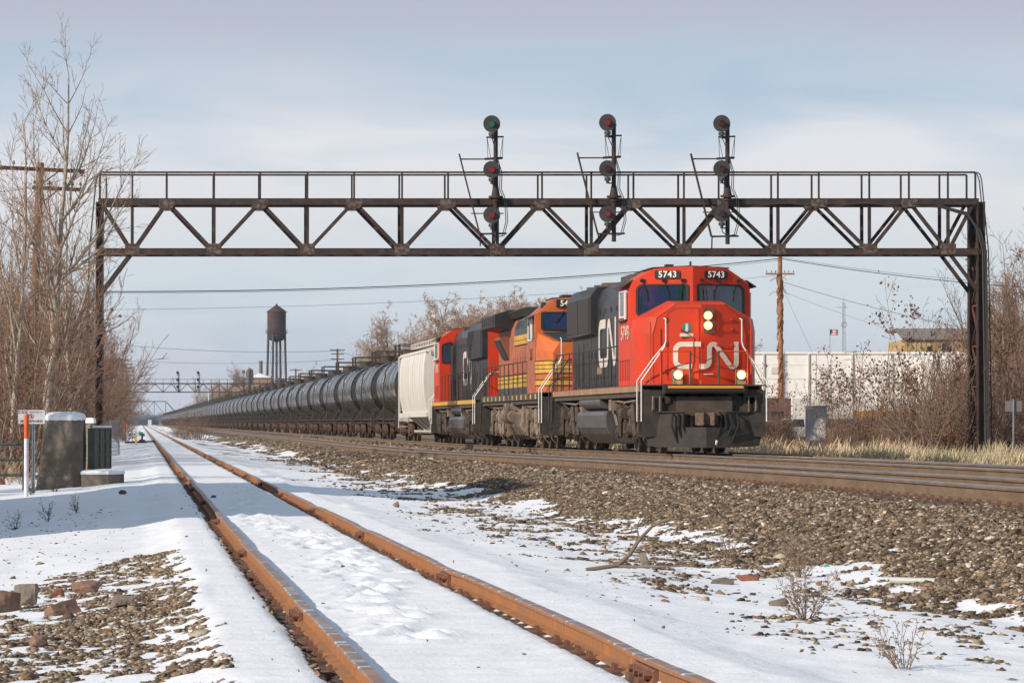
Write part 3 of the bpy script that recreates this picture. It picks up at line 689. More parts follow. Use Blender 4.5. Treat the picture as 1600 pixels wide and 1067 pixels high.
    for s_ in (-1, 1): m.bar((s_*1.165, ny(1.165)-.002, 1.75), (s_*1.18, ny(1.18)-.002, 3.0), .014, .012); m.bar((s_*1.18, ny(1.18)-.002, 3.0), (s_*1.08, ny(1.08)-.002, 3.4), .014, .012); m.bar((s_*1.08, ny(1.08)-.002, 3.4), (s_*.62, ny(.62)-.002, 3.74), .014, .012)
    m.build('door_seam', MATS['seam_dark'], nose)
    for z in (2.2, 2.7, 3.1, 3.35):
        m = MB()
        for x in (.42, .80): m.box(x-.03, x+.03, ny(x)-.05, ny(x)+.01, z, z+.05)
        m.bar((.42, ny(.42)-.04, z), (.80, ny(.80)-.04, z), .012)
        m.build('nose_step', red, nose)
    m = MB(); m.prism([(0.0, 3.02), (.34, 3.02), (.34, 3.64), (0.0, 3.64)], .84, 1.05); h = m.build('headlight_housing', gear, nose)
    for z in (3.21, 3.46):
        m = MB(); m.cyl((.17, .83, z), (.17, .79, z), .118, 18, m=0); m.cyl((.17, .79, z), (.17, .784, z), .108, 18, m=2); m.cyl((.17, .786, z), (.17, .776, z), .068, 18, m=1)
        m.build('headlight', [geartan, (lampon if z < 3.3 else lampdim) if lit else glass, lampring if lit else geartan], nose, smooth=True)
    m = MB(); m.cyl((-.36, ny(.36)-.0, 3.16), (-.36, ny(.36)-.055, 3.16), .115, 20, m=0); m.box(-.395, -.325, ny(.36)-.062, ny(.36)-.050, 3.06, 3.26, m=1); m.box(-.53, -.2, ny(.36)-.065, ny(.36)-.008, 2.93, 3.01, m=1)
    m.build('round_emblem', [mat('emblem_green', (.02, .22, .18), .5), white], nose)
    o = ribbon(cnpath(1.68, .70), .125, .006, logow, nose, 'logo', Matrix.Identity(4))
    for v in o.data.vertices:
        x, z, d = v.co; xx = x+.14; v.co = (xx, ny(xx)-.028-d, z+2.46)
    m = MB(); m.prism([(-.05, 1.98), (.3, 1.98), (.3, 2.0), (-.05, 2.0)], ny(.1)-.01, ny(.1)+.01); m.build('nose_mark', white, nose)
    # ditch lights
    for s in (-1, 1):
        m = MB(); x = s*.80+.17; m.box(x-.12, x+.12, .57, .78, 1.73, 2.10, m=0); m.cyl((x, .55, 1.97), (x, .52, 1.97), .115, 18, m=0); m.cyl((x, .52, 1.97), (x, .514, 1.97), .112, 18, m=2); m.cyl((x, .516, 1.97), (x, .506, 1.97), .074, 18, m=1)
        m.build('ditch_light', [geartan, lampon if lit else glass, lampring if lit else geartan], t, smooth=True)
        if lit: lamp_light(t, x, .30, 1.97, 7 if s < 0 else 3)
    if lit: lamp_light(t, .17, .55, 3.2, 3)
    # ---- underframe, walkways
    m = MB(); m.box(-1.5, 1.5, .42, 21.3, 1.42, 1.60); m.box(-.7, .7, .3, 21.4, .95, 1.42)
    m.build('underframe', gear, t)
    m = MB()
    for s in (-1, 1): m.box(*sorted((s*1.50, s*1.56)), .95, 20.9, 1.55, 1.70)
    m.build('sill_stripe', sillm, t)
    m = MB(); m.box(-1.55, 1.55, .30, 21.45, 1.69, 1.722); m.build('walkway', gear, t)
    m = MB(); m.box(-1.06, 1.06, .12, .30, 1.50, 1.73, m=0); m.box(-1.0, 1.0, .08, .12, 1.54, 1.70, m=1); m.box(-.95, .95, .075, .08, 1.63, 1.69, m=2)
    m.build('anticlimber', [pilotm, rubber, mat('amber_stripe', (.75, .30, .02), .5)], t)
    for (y, sg) in ((.42, -1), (21.3, 1)):
        m = MB(); m.box(-1.55, 1.55, *sorted((y, y-sg*.06)), .62, 1.58)
        for x in (-1.22, 1.22): m.box(x-.1, x+.1, *sorted((y, y+sg*.04)), 1.0, 1.4)
        m.cyl((.72, y, 1.34), (.72, y+sg*.05, 1.34), .17, 18); m.cyl((.72, y+sg*.05, 1.34), (.72, y+sg*.09, 1.34), .09, 14); m.cyl((-.95, y, 1.34), (-.95, y+sg*.05, 1.34), .1, 14); m.cyl((1.18, y, 1.34), (1.18, y+sg*.05, 1.34), .1, 14)
        m.build('pilot_plate', pilotm, t)
        coupler(t, y+sg*.1, sg); airhoses(t, y+sg*.08, sg); plow(t, y+sg*.06, sg) if sg < 0 else None
        steps(t, y+sg*.05, sg, white_m=chrome if sg < 0 or not lit else pilotm, tall=sg < 0)
        g = MB()
        for s in (-1, 1): g.tube([(s*1.30, y+sg*.05, 1.05), (s*1.30, y+sg*.11, 1.1), (s*1.30, y+sg*.11, 1.42), (s*1.12, y+sg*.11, 1.42), (s*1.12, y+sg*.11, 1.05)], .022, 6)
        g.build('pull_iron', geartan, t)
    # front handrails: red uprights and a chain across
    m = MB()
    for s in (-1, 1):
        m.tube([(s*1.10, .33, 2.55), (s*.34, .3, 2.55)], .02, 6); m.cyl((s*1.10, .33, 1.7), (s*1.10, .33, 2.58), .022, 6); m.cyl((s*1.28, .9, 1.7), (s*1.28, .9, 3.3), .02, 6)
    m.build('front_handrail', red, t)
    m = MB()
    for s in (-1, 1): m.cyl((s*.36, .30, 1.7), (s*.36, .30, 2.56), .028, 8)
    m.build('handrail_post', gear, t)
    m = MB(); m.tube([(-.36, .30, 2.5), (-.1, .3, 2.36), (.0, .3, 2.32), (.15, .3, 2.36), (.36, .3, 2.5)], .012, 5); m.build('chain', gear, t)
    # ---- long hood
    hs = [(-.98, 1.72), (-.98, 4.22), (-0.85, 4.54), (-.65, 4.66), (.65, 4.66), (0.85, 4.54), (.98, 4.22), (.98, 1.72)]
    m = MB(); m.prism(hs, 4.96, 16.2); m.prism([(x*1.0, z*1.0) for x, z in hs], 16.2, 20.3)
    m.box(-1.12, 1.12, 4.98, 6.0, 1.72, 4.0)
    hood = m.build('hood', blackp, t, bevel=.02)
    m = MB()
    for s in (-1, 1):
        for k, y in enumerate(np.arange(6.9, 16.0, .78)):
            m.box(*sorted((s*.98, s*0.995)), y, y+.70, 1.80, 3.70)
            m.box(*sorted((s*0.995, s*1.015)), y+.6, y+.64, 2.6, 2.8); m.box(*sorted((s*0.995, s*1.01)), y+.02, y+.06, 2.0, 2.08)
        for y in np.arange(7.2, 16, 1.25):
            for q in (0, .22): m.box(*sorted((s*.98, s*0.998)), y+q, y+q+.13, 3.84, 3.98)
        for y in (16.2, 17.4, 18.6): m.box(*sorted((s*.98, s*0.997)), y, y+.9, 1.82, 3.1)
    m.build('hood_door', blackp, hood)
    # flared radiators
    m = MB()
    m.prism([(-0.97, 3.22), (-1.2, 3.30), (-1.2, 4.40), (-1.0, 4.66), (1.0, 4.66), (1.2, 4.40), (1.2, 3.30), (0.97, 3.22)], 14.2, 19.9); rad = m.build('radiator', blackp, t, bevel=.03)
    m = MB()
    for s in (-1, 1):
        for (a, b) in ((14.35, 16.95), (17.1, 19.75)): m.box(*sorted((s*1.2, s*1.22)), a, b, 3.36, 4.34)
    m.build('radiator_grille', grille, rad)
    m = MB()
    for y in (15.3, 17.1, 18.9): m.cyl((0, y, 4.68), (0, y, 4.80), .72, 20); m.cyl((0, y, 4.80), (0, y, 4.83), .25, 10)
    m.build('cooling_fan', gear, rad)
    m = MB(); m.prism([(x*1.004, z*1.001) for x, z in hs], 20.3, 20.36); m.build('hood_end', red, hood)
    m = MB(); m.box(-.6, .6, 8.2, 11.9, 4.63, 4.84); m.box(-.35, .35, 10.2, 11.0, 4.80, 4.92); m.box(-.7, .7, 5.3, 7.3, 4.5, 4.66)
    for y in (12.6, 13.5): m.cyl((0, y, 4.5), (0, y, 4.68), .5, 16)
    m.box(-.8, .8, 7.5, 8.05, 4.60, 4.74); m.cyl((-.5, 5.6, 4.66), (-.5, 5.6, 4.86), .05, 6); m.cyl((.1, 6.3, 4.66), (.1, 6.3, 4.9), .04, 6)
    m.build('roof_equipment', gear, hood)
    for s in (-1, 1):
        ribbon(cnpath(3.9, 1.36), .26, .006, logow, hood, 'logo', (ML if s < 0 else MR)(s*1.005, 11.75, 3.0))
    m = MB()
    for s in (-1, 1): m.box(*sorted((s*0.998, s*1.006)), 13.0, 14.1, 2.15, 2.35)
    m.build('side_placard', geartan, hood)
    # side handrails
    m = MB()
    for s in (-1, 1): rail_posts(m, s*1.50, list(np.linspace(5.4, 19.9, 10)), 1.72, 2.78); m.tube([(s*1.50, 19.9, 2.78), (s*1.50, 20.5, 2.55), (s*1.50, 20.9, 2.55)], .021, 6); m.cyl((s*1.5, 20.5, 1.7), (s*1.5, 20.5, 2.55), .02, 6); m.cyl((s*1.5, 20.9, 1.7), (s*1.5, 20.9, 2.55), .02, 6)
    rail_posts(m, 0, [21.3, 21.3001], 1.72, 2.6)
    m.tube([(-1.2, 21.35, 2.6), (1.2, 21.35, 2.6)], .02)
    for x in (-1.2, -.4, .4, 1.2): m.cyl((x, 21.35, 1.72), (x, 21.35, 2.6), .02, 6)
    m.build('side_handrail', pilotm, t)
    # ---- fuel tank, air reservoirs
    ft = [(-1.42, 1.10), (-1.47, .98), (-1.47, .64), (-1.36, .46), (-1.05, .22), (-.8, .19), (.8, .19), (1.05, .22), (1.36, .46), (1.47, .64), (1.47, .98), (1.42, 1.10)]
    m = MB(); m.prism(ft, 8.6, 15.0); m.build('fuel_tank', tankgrey, t, bevel=.05)
    m = MB()
    for s in (-1, 1): m.cyl((s*1.30, 9.6, 1.34), (s*1.30, 14.4, 1.34), .19, 18)
    m.build('air_reservoir', tankgrey, t, smooth=True)
    m = MB()
    for s in (-1, 1):
        for y in (7.8, 8.1, 15.2, 15.4): m.tube([(s*1.3, y, 1.5), (s*1.32, y+.05, 1.2), (s*1.2, y, .7)], .03, 5)
        m.tube([(s*1.36, 2.6, 1.35), (s*1.38, 5, 1.3), (s*1.36, 8.2, 1.38)], .03, 6); m.tube([(s*1.36, 15.2, 1.35), (s*1.38, 16, 1.3), (s*1.36, 20.2, 1.38)], .03, 6)
        m.box(*sorted((s*1.2, s*1.45)), 7.4, 7.9, 1.1, 1.4); m.box(*sorted((s*1.2, s*1.45)), 13.9, 14.3, 1.05, 1.4)
    m.build('piping', geartan, t)
    loco_truck(t, 4.6, gear); loco_truck(t, 18.0, gear)
    return t

def ge_loco(name, label, loc, number):
    t = thing(name, label, 'locomotive', loc, 0)
    def yf(x): return 2.35+abs(x)*.05
    sec = [(-1.56, 1.72), (-1.56, 4.12), (-.98, 4.62), (-.5, 4.66), (0, 4.67), (.5, 4.66), (.98, 4.62), (1.56, 4.12), (1.56, 1.72), (0, 1.72)]
    m = MB(); m.loft([[(x, yf(x), z) for x, z in sec], [(x, 4.85, z) for x, z in sec]]); cab = m.build('cab', orangew, t)
    m = MB(); m.plate([(x, yf(x)-.004, z) for x, z in sec if not (x == 0 and z < 2)], (0, -.01, 0)); m.build('cab_front', orange, cab)
    for s in (-1, 1):
        a = [(s*.08, 4.22), (s*1.38, 4.22), (s*1.38, 3.66), (s*.08, 3.66)]
        q = roundpoly([(x, yf(x)-.015, z) for x, z in a], .07); q = q if s < 0 else q[::-1]
        m = MB(); hexwin(m, q, (0, -1, 0), .06, .03); m.build('windshield', [rubber, mat('blue_cab_glass', (.015, .04, .10), .06, spec=.8)], cab)
        m = MB(); m.bar((s*.6, yf(.6)-.07, 4.34), (s*.95, yf(.9)-.07, 3.9), .02); m.bar((s*.5, yf(.6)-.07, 3.60), (s*1.1, yf(.9)-.07, 3.56), .04); m.build('wiper', rubber, cab)
        m = MB(); x = s*1.565; a = [(x, 3.0, 3.35), (x, 4.4, 3.35), (x, 4.4, 4.02), (x, 3.0, 4.02)]; a = a if s > 0 else a[::-1]
        hexwin(m, roundpoly(a, .06), (s, 0, 0), .06, .03); m.build('side_window', [chrome, glass], cab)
        m = MB(); m.box(*sorted((s*1.6, s*1.64)), 2.9, 3.12, 3.4, 4.05); m.bar((s*1.56, 3, 3.5), (s*1.6, 3, 3.5), .04); m.build('wind_deflector', chrome, cab)
        m = MB(); m.plate([(s*1.50, 2.7, 4.14), (s*1.85, 2.7, 3.98), (s*1.85, 4.6, 3.98), (s*1.50, 4.6, 4.14)], (0, 0, .03)); m.build('awning', tankgrey, cab)
        text(number, .5, mat('faded_number', (.20, .06, .03), .7), cab, 'number', (ML if s < 0 else MR)(s*1.567, 3.6, 2.9), .8)
        # number board
        nb = MB(); xc = s*.52; nb.box(xc-.38, xc+.38, yf(.5)-.05, yf(.5)+.02, 4.36, 4.60); nbo = nb.build('number_board', rubber, cab, bevel=.01)
        text(number, .25, numw, nbo, 'number', MF(xc, yf(.5)-.055, 4.475), 1.0, spacing=1.05)
    m = MB(); m.prism([(-1.0, 4.63), (0, 4.68), (1.0, 4.63), (1.0, 4.66), (0, 4.71), (-1.0, 4.66)], 2.5, 4.8); m.box(-.6, .6, 3.2, 4.2, 4.68, 4.78); m.cyl((-1.25, 3.0, 4.4), (-1.25, 2.75, 4.45), .09, 10); m.build('roof', pilotm, cab)
    # nose
    pf = [(-1.15, 1.72), (-1.15, 2.95), (-.95, 3.25), (.95, 3.25), (1.15, 2.95), (1.15, 1.72)]; pb = [(-1.55, 1.72), (-1.55, 3.1), (-1.50, 3.56), (1.50, 3.56), (1.55, 3.1), (1.55, 1.72)]
    m = MB(); m.loft([[(x, .95, z) for x, z in pf], [(x, 1.25, z*1.0+.05*(z > 2)) for x, z in [(p[0]*1.16, p[1]) for p in pf]], [(x, 2.33, z) for x, z in pb]]); nose = m.build('nose', orange, t)
    m = MB(); m.plate([(-.9, 1.02, 3.29), (.9, 1.02, 3.29), (1.36, 2.3, 3.58), (-1.36, 2.3, 3.58)], (0, -.002, .012)); m.build('antiglare_panel', darkgreen, nose)
    m = MB()
    for z, h, k in ((2.32, .36, 0), (2.30, .03, 1), (2.68, .03, 1), (2.44, .02, 1), (2.56, .02, 1), (1.96, .14, 0), (1.93, .03, 1), (2.10, .03, 1)):
        o = .012+.006*k
        m.plate([(-1.15-0, .95-o, z), (1.15, .95-o, z), (1.15, .95-o, z+h), (-1.15, .95-o, z+h)], (0, -.002, 0), k)
        for s in (-1, 1):
            m.plate([(s*(1.15+o), .95, z), (s*(1.334+o), 1.25, z), (s*(1.334+o), 1.25, z+h), (s*(1.15+o), .95, z+h)], (s*.002, -.001, 0), k)
            m.plate([(s*(1.334+o), 1.25, z), (s*(1.55+o), 2.33, z), (s*(1.55+o), 2.33, z+h), (s*(1.334+o), 1.25, z+h)], (s*.002, 0, 0), k)
    m.build('nose_stripe', [yellowp, rubber], nose)
    m = MB(); m.cyl((.0, .93, 3.05), (0, .9, 3.05), .1, 14); m.build('headlight', geartan, nose)
    # underframe
    m = MB(); m.box(-1.5, 1.5, .42, 21.7, 1.40, 1.60); m.box(-.7, .7, .3, 21.8, .95, 1.42); m.build('underframe', gear, t)
    m = MB()
    for s in (-1, 1):
        m.box(*sorted((s*1.50, s*1.56)), .95, 21.3, 1.52, 1.71, m=0)
        for y in np.arange(2.2, 21, 1.45): m.box(*sorted((s*1.56, s*1.566)), y, y+.36, 1.54, 1.69, m=1)
    m.build('sill_stripe', [darkgreen, yellowp], t)
    m = MB(); m.box(-1.55, 1.55, .3, 21.8, 1.71, 1.735); m.build('walkway', gear, t)
    for (y, sg) in ((.42, -1), (21.7, 1)):
        m = MB(); m.box(-1.55, 1.55, *sorted((y, y-sg*.06)), .55, 1.58); m.build('pilot_plate', pilotm, t); coupler(t, y+sg*.1, sg); airhoses(t, y+sg*.08, sg); steps(t, y+sg*.05, sg, white_m=chrome if sg < 0 else pilotm, tall=sg < 0)
    # hood
    m = MB(); hs = [(-.92, 1.73), (-.92, 4.0), (-.75, 4.36), (.75, 4.36), (.92, 4.0), (.92, 1.73)]; m.prism(hs, 4.86, 20.9); hood = m.build('hood', orangew, t, bevel=.02)
    m = MB(); m.prism([(-.93, 3.72), (-.93, 4.02), (-.76, 4.38), (.76, 4.38), (.93, 4.02), (.93, 3.72)], 4.9, 15); m.build('hood_top', darkgreen, hood)
    m = MB()
    for s in (-1, 1):
        m.box(*sorted((s*.92, s*.945)), 4.9, 20.8, 1.76, 2.0, m=2); m.box(*sorted((s*.92, s*.948)), 4.9, 20.8, 2.0, 2.42, m=0)
        m.box(*sorted((s*.94, s*.952)), 4.9, 20.8, 2.14, 2.17, m=1); m.box(*sorted((s*.94, s*.952)), 4.9, 20.8, 2.28, 2.31, m=1); m.box(*sorted((s*.94, s*.952)), 4.9, 20.8, 2.42, 2.45, m=1)
        m.box(*sorted((s*.93, s*.948)), 4.9, 15.0, 3.42, 3.74, m=0); m.box(*sorted((s*.94, s*.952)), 4.9, 15, 3.40, 3.43, m=1); m.box(*sorted((s*.94, s*.952)), 4.9, 15, 3.56, 3.58, m=1)
    m.build('hood_stripe', [yellowp, rubber, darkgreen], hood)
    m = MB()
    for s in (-1, 1):
        for y in np.arange(5.2, 15, .8): m.box(*sorted((s*.92, s*.936)), y, y+.72, 2.48, 3.36)
        for y in np.arange(5.2, 15, .8): m.box(*sorted((s*.936, s*.96)), y+.62, y+.66, 2.8, 3.0)
    m.build('hood_door', orangew, hood)
    for s in (-1, 1): text('BNSF', 1.02, yellowp, hood, 'lettering', (ML if s < 0 else MR)(s*.955, 8.6, 2.93), 1.75, spacing=1.1, bold=.02)
    # radiator wings, louvre box, exhaust
    m = MB(); m.prism([(-.9, 3.98), (-1.54, 4.10), (-1.54, 4.52), (-1.0, 4.68), (1.0, 4.68), (1.54, 4.52), (1.54, 4.10), (.9, 3.98)], 16.2, 21.2); rad = m.build('radiator', blackp, t, bevel=.02)
    m = MB()
    for s in (-1, 1):
        m.box(*sorted((s*1.54, s*1.56)), 16.4, 21, 4.14, 4.48)
        for k in range(6): m.box(*sorted((s*1.56, s*1.575)), 16.6+k*.75, 16.9+k*.75, 4.2, 4.42)
    m.build('radiator_grille', grille, rad)
    m = MB()
    for s in (-1, 1): m.prism([(s*.92, 2.95), (s*1.26, 3.66), (s*1.26, 3.76), (s*.92, 3.8)], 17.0, 18.9)
    m.build('louvre_box', mat('brown_louvre', (.20, .075, .045), .75), t)
    m = MB()
    for s in (-1, 1):
        for k in range(3):
            y0 = 17.05+k*.62; m.plate([(s*.97, y0, 3.02), (s*1.28, y0, 3.66), (s*1.28, y0+.55, 3.66), (s*.97, y0+.55, 3.02)], (s*.02, 0, -.01))
    m.build('louvre_panel', pilotm, t)
    m = MB(); m.box(-.45, .45, 9, 12, 4.36, 4.5); m.prism([(-.9, 4.36), (-1.1, 4.55), (-.8, 4.68), (.8, 4.68), (1.1, 4.55), (.9, 4.36)], 12.6, 16.2); m.build('exhaust_stack', pilotm, hood)
    m = MB()
    for s in (-1, 1): rail_posts(m, s*1.50, list(np.linspace(5.4, 20.6, 11)), 1.73, 2.74)
    m.tube([(-1.2, 21.7, 2.6), (1.2, 21.7, 2.6)], .02)
    for x in (-1.2, -.4, .4, 1.2): m.cyl((x, 21.7, 1.73), (x, 21.7, 2.6), .02, 6)
    m.build('side_handrail', pilotm, t)
    ft = [(-1.2, 1.34), (-1.38, 1.1), (-1.42, .7), (-1.25, .42), (-1.0, .27), (1.0, .27), (1.25, .42), (1.42, .7), (1.38, 1.1), (1.2, 1.34)]
    m = MB(); m.prism(ft, 8.3, 13.6); 
    ftk = m.build('fuel_tank', geartan, t, bevel=.05)
    m = MB()
    for s in (-1, 1):
        for y in np.arange(8.5, 13.5, .42): m.plate([(s*1.392, y, 1.1), (s*1.432, y, .7), (s*1.262, y, .41), (s*1.262, y+.06, .41), (s*1.432, y+.06, .7), (s*1.392, y+.06, 1.1)], (s*.02, 0, 0))
    m.build('tank_rib', geartan, ftk)
    m = MB()
    for s in (-1, 1):
        for z, x in ((1.36, 1.32), (1.02, 1.43)): m.cyl((s*x, 10.1, z), (s*x, 13.1, z), .2, 16)
        for y in (10.3, 11.1, 11.9, 12.8): m.cyl((s*1.32, y, 1.36), (s*1.32, y+.08, 1.36), .222, 16); m.cyl((s*1.43, y, 1.02), (s*1.43, y+.08, 1.02), .222, 16)
    m.build('air_reservoir', geartan, t, smooth=True)
    m = MB()
    for s in (-1, 1):
        m.tube([(s*1.36, 3, 1.35), (s*1.38, 5, 1.3), (s*1.36, 8.2, 1.38)], .035, 6); m.tube([(s*1.36, 13.6, 1.35), (s*1.38, 16, 1.3), (s*1.36, 20.2, 1.38)], .035, 6)
        m.box(*sorted((s*1.1, s*1.4)), 7.5, 8.1, .8, 1.4); m.box(*sorted((s*1.1, s*1.4)), 13.8, 14.5, .8, 1.4)
    m.build('piping', geartan, t)
    loco_truck(t, 5.0, geartan); loco_truck(t, 17.0, geartan)
    return t

# ---- freight cars
def car_truck(parent, yc, name='truck'):
    m = MB()
    for s in (-1, 1):
        x = s*1.02
        m.prism([(yc-1.12, .42), (yc-1.1, .60), (yc-.45, .92), (yc+.45, .92), (yc+1.1, .60), (yc+1.12, .42), (yc+.7, .40), (yc+.42, .26), (yc-.42, .26), (yc-.7, .40)], x-.07, x+.07, 'x')
        for q in (-.17, .0, .17): m.cyl((x+s*.08, yc+q, .34), (x+s*.08, yc+q, .74), .07, 8)
        for q in (-.89, .89): m.box(x-.1, x+.1, yc+q-.12, yc+q+.12, .32, .62); m.cyl((x+s*.05, yc+q, .46), (x+s*.18, yc+q, .46), .1, 10)
    m.box(-1.0, 1.0, yc-.22, yc+.22, .5, .85)
    m.box(-.9, .9, yc-.55, yc-.48, .3, .5); m.box(-.9, .9, yc+.48, yc+.55, .3, .5)
    t = m.build(name, mat('rusty_truck', (.16, .075, .045), .85, 0, (.05, .035, .03), 4, 5, .3, 20), parent)
    for q in (-.89, .89):
        w = MB()
        for s in (-1, 1):
            x = s*.7535; w.cyl((x-.07, yc+q, .46), (x+.07, yc+q, .46), .46, 20, m=0); w.cyl((x-s*.07, yc+q, .46), (x-s*.09, yc+q, .46), .485, 20, m=1)
            w.cyl((x-.0705, yc+q, .46), (x+.0705, yc+q, .46), .4595, 20, m=1, caps=False)
        w.cyl((-.8, yc+q, .46), (.8, yc+q, .46), .08, 8, m=0); w.build('wheelset', [wheelm, wheelrim], t, smooth=True)
    return t
tankp = mat('tank_car_black', (.014, .0135, .0135), .27, 0, (.05, .045, .041), 1.6, 7, .03, 3, .50, .85, coat=.2, stretch=(1, .5, 1))
tankrust = mat('tank_heat_streak', (.42, .16, .05), .7)
def tank_car(label, y, detail=True, group=None):
    t = thing('tank_car', label, 'tank car', (MT, y, float(zm(y+9))), 0, group)
    L0, L1, rr, zc = .95, 16.65, 1.48, 2.78
    ys = [(L0+.00, .0), (L0+.06, .45), (L0+.18, .8), (L0+.36, 1.1), (L0+.56, 1.30), (L0+.76, 1.42), (L0+.95, 1.475)]
    rings = [[(r*math.cos(2*math.pi*i/32), yy, zc+r*math.sin(2*math.pi*i/32)) for i in range(32)] for yy, r in ys if r > 0]
    mid = [(L0+.97, rr), (3.4, rr), (3.42, rr-.006), (3.46, rr-.006), (3.48, rr), (6.1, rr), (6.12, rr-.006), (6.16, rr-.006), (6.18, rr), (11.42, rr), (11.44, rr-.006), (11.48, rr-.006), (11.5, rr), (14.2, rr), (14.22, rr-.006), (14.26, rr-.006), (14.28, rr)]
    rings += [[(r*math.cos(2*math.pi*i/32), yy, zc+r*math.sin(2*math.pi*i/32)) for i in range(32)] for yy, r in mid]
    rings += [[(r*math.cos(2*math.pi*i/32), 17.6-yy, zc+r*math.sin(2*math.pi*i/32)) for i in range(32)] for yy, r in reversed(ys) if r > 0]
    m = MB(); m.loft(rings); tank = m.build('tank', tankp, t, smooth=True)
    # marks lying on the shell: pale stencil panels, orange wear streaks
    m = MB()
    def patch(y0, y1, a0, a1, k, n=5):
        vs = []
        for yy in (y0, y1):
            for i in range(n+1): a = R(a0+(a1-a0)*i/n); vs.append((-(rr+.006)*math.cos(a), yy, zc+(rr+.006)*math.sin(a)))
        m.add(vs, [(i, i+1, n+2+i, n+1+i) for i in range(n)], k)
    pm = [mat('faded_placard', (.62, .47, .43), .7, 0, (.35, .25, .22), 9, 4), mat('placard_red', (.45, .12, .09), .7), mat('small_stencil', (.34, .32, .30), .7, 0, (.04, .04, .04), 14, 3)]
    patch(9.6, 10.9, 9, 30, 0); patch(9.72, 10.7, 12, 18, 1); m.build('placard', pm, tank)
    for pa in ((1.9, 3.2, -22, -9, 2), (13.6, 14.4, -22, -12, 2), (5.2, 5.5, -30, -24, 2), (9.6, 9.9, -28, -22, 2)): m = MB(); patch(*pa); m.build('stencil_panel', pm, tank)
    m = MB()
    for y0 in (1.75, 15.95):
        m2 = []
        n = 24; vs = []
        for yy in (y0, y0+.12):
            for i in range(n+1): a = R(-40+260*i/n); vs.append(((rr+.02)*math.cos(a), yy, zc+(rr+.02)*math.sin(a)))
        m.add(vs, [(i, i+1, n+2+i, n+1+i) for i in range(n)])
    m.build('tank_band', pilotm, tank)
    # top fittings: protective housing, walkway with safety rails
    m = MB(); m.cyl((0, 8.8, 4.2), (0, 8.8, 4.62), .48, 16); m.cyl((0, 8.8, 4.62), (0, 8.8, 4.67), .52, 16); m.cyl((0, 7.75, 4.2), (0, 7.75, 4.5), .3, 12); m.cyl((-.1, 9.6, 4.2), (-.1, 9.6, 4.55), .14, 8); m.build('valve_housing', pilotm, t, smooth=True)
    m = MB(); m.box(-.85, .85, 6.9, 10.4, 4.20, 4.25)
    m.build('top_walkway', pilotm, t)
    m = MB()
    for y_ in (6.9, 10.4):
        for x in (-.85, .85): m.bar((x, y_, 4.0), (x, y_, 4.92), .06, .06)
        m.bar((-.85, y_, 4.90), (.85, y_, 4.90), .05, .05); m.bar((-.85, y_, 4.6), (.85, y_, 4.6), .035, .035)
    for x in (-.85, .85):
        m.bar((x, 6.9, 4.9), (x, 7.7, 4.9), .05, .05); m.bar((x, 9.6, 4.9), (x, 10.4, 4.9), .05, .05); m.bar((x, 7.7, 4.2), (x, 7.7, 4.92), .05, .05); m.bar((x, 9.6, 4.2), (x, 9.6, 4.92), .05, .05); m.bar((x, 6.9, 4.58), (x, 7.7, 4.58), .03, .03); m.bar((x, 9.6, 4.58), (x, 10.4, 4.58), .03, .03)
    m.build('safety_rail', pilotm, t)
    # ladders half way along
    m = MB()
    for s in (-1, 1):
        for yy in (8.55, 9.0): m.tube([(s*1.55, yy, .75), (s*1.55, yy, 2.9), (s*1.42, yy, 3.6), (s*1.05, yy, 4.1), (s*.85, yy, 4.25)], .022, 5)
        for z, x in ((.8, 1.55), (1.1, 1.55), (1.4, 1.55), (1.7, 1.55), (2.0, 1.55), (2.3, 1.55), (2.6, 1.55), (2.9, 1.55), (3.2, 1.49), (3.5, 1.44), (3.8, 1.27), (4.05, 1.08)): m.cyl((s*x, 8.55, z), (s*x, 9.0, z), .013, 5)
    m.build('ladder', pilotm, t)
    # stub sills, bolsters, end platforms with handrails
    m = MB()
    for (a, b, e) in ((.0, 4.2, 0), (13.4, 17.6, 17.6)):
        m.box(-.3, .3, a, b, .78, 1.2)
    for yc in (2.3, 15.3): m.prism([(-1.45, 1.0), (-1.45, 1.15), (-1.1, 1.75), (1.1, 1.75), (1.45, 1.15), (1.45, 1.0)], yc-.18, yc+.18); m.box(-1.42, 1.42, yc-.14, yc+.14, .95, 1.1)
    for s in (-1, 1): m.bar((s*1.45, .45, 1.08), (s*1.45, 17.15, 1.08), .06, .05)
    m.build('underframe', pilotm, t)
    m = MB()
    for yc, sg in ((.0, -1), (17.6, 1)):
        m.box(-1.5, 1.5, *sorted((yc-sg*.0, yc-sg*.5)), 1.12, 1.16); m.box(-1.5, 1.5, *sorted((yc, yc-sg*.04)), 1.0, 1.2)
        m.tube([(-1.5, yc-sg*.25, 2.2), (1.5, yc-sg*.25, 2.2)], .02, 5)
        for s in (-1, 1):
            m.cyl((s*1.5, yc-sg*.25, 1.1), (s*1.5, yc-sg*.25, 2.2), .02, 5); m.cyl((s*1.5, yc-sg*.7, .5), (s*1.5, yc-sg*.7, 1.15), .02, 5); m.cyl((s*1.5, yc-sg*.2, .5), (s*1.5, yc-sg*.2, 1.15), .02, 5); m.box(*sorted((s*1.4, s*1.55)), *sorted((yc-sg*.2, yc-sg*.7)), .48, .52)
            m.tube([(s*1.46, yc-sg*.6, 1.15), (s*1.46, yc-sg*1.2, 1.5), (s*1.36, yc-sg*2.2, 1.62)], .025, 5)
        m.box(-.16, .16, *sorted((yc, yc+sg*.38)), .78, 1.0)
    m.build('end_platform', pilotm, t)
    m = MB(); m.cyl((0, 8.8, 1.3), (0, 8.8, .95), .3, 12); m.cyl((0, 8.8, .95), (0, 8.8, .6), .14, 8); m.build('bottom_outlet', pilotm, t)
    car_truck(t, 2.3); car_truck(t, 15.3)
    m = MB()
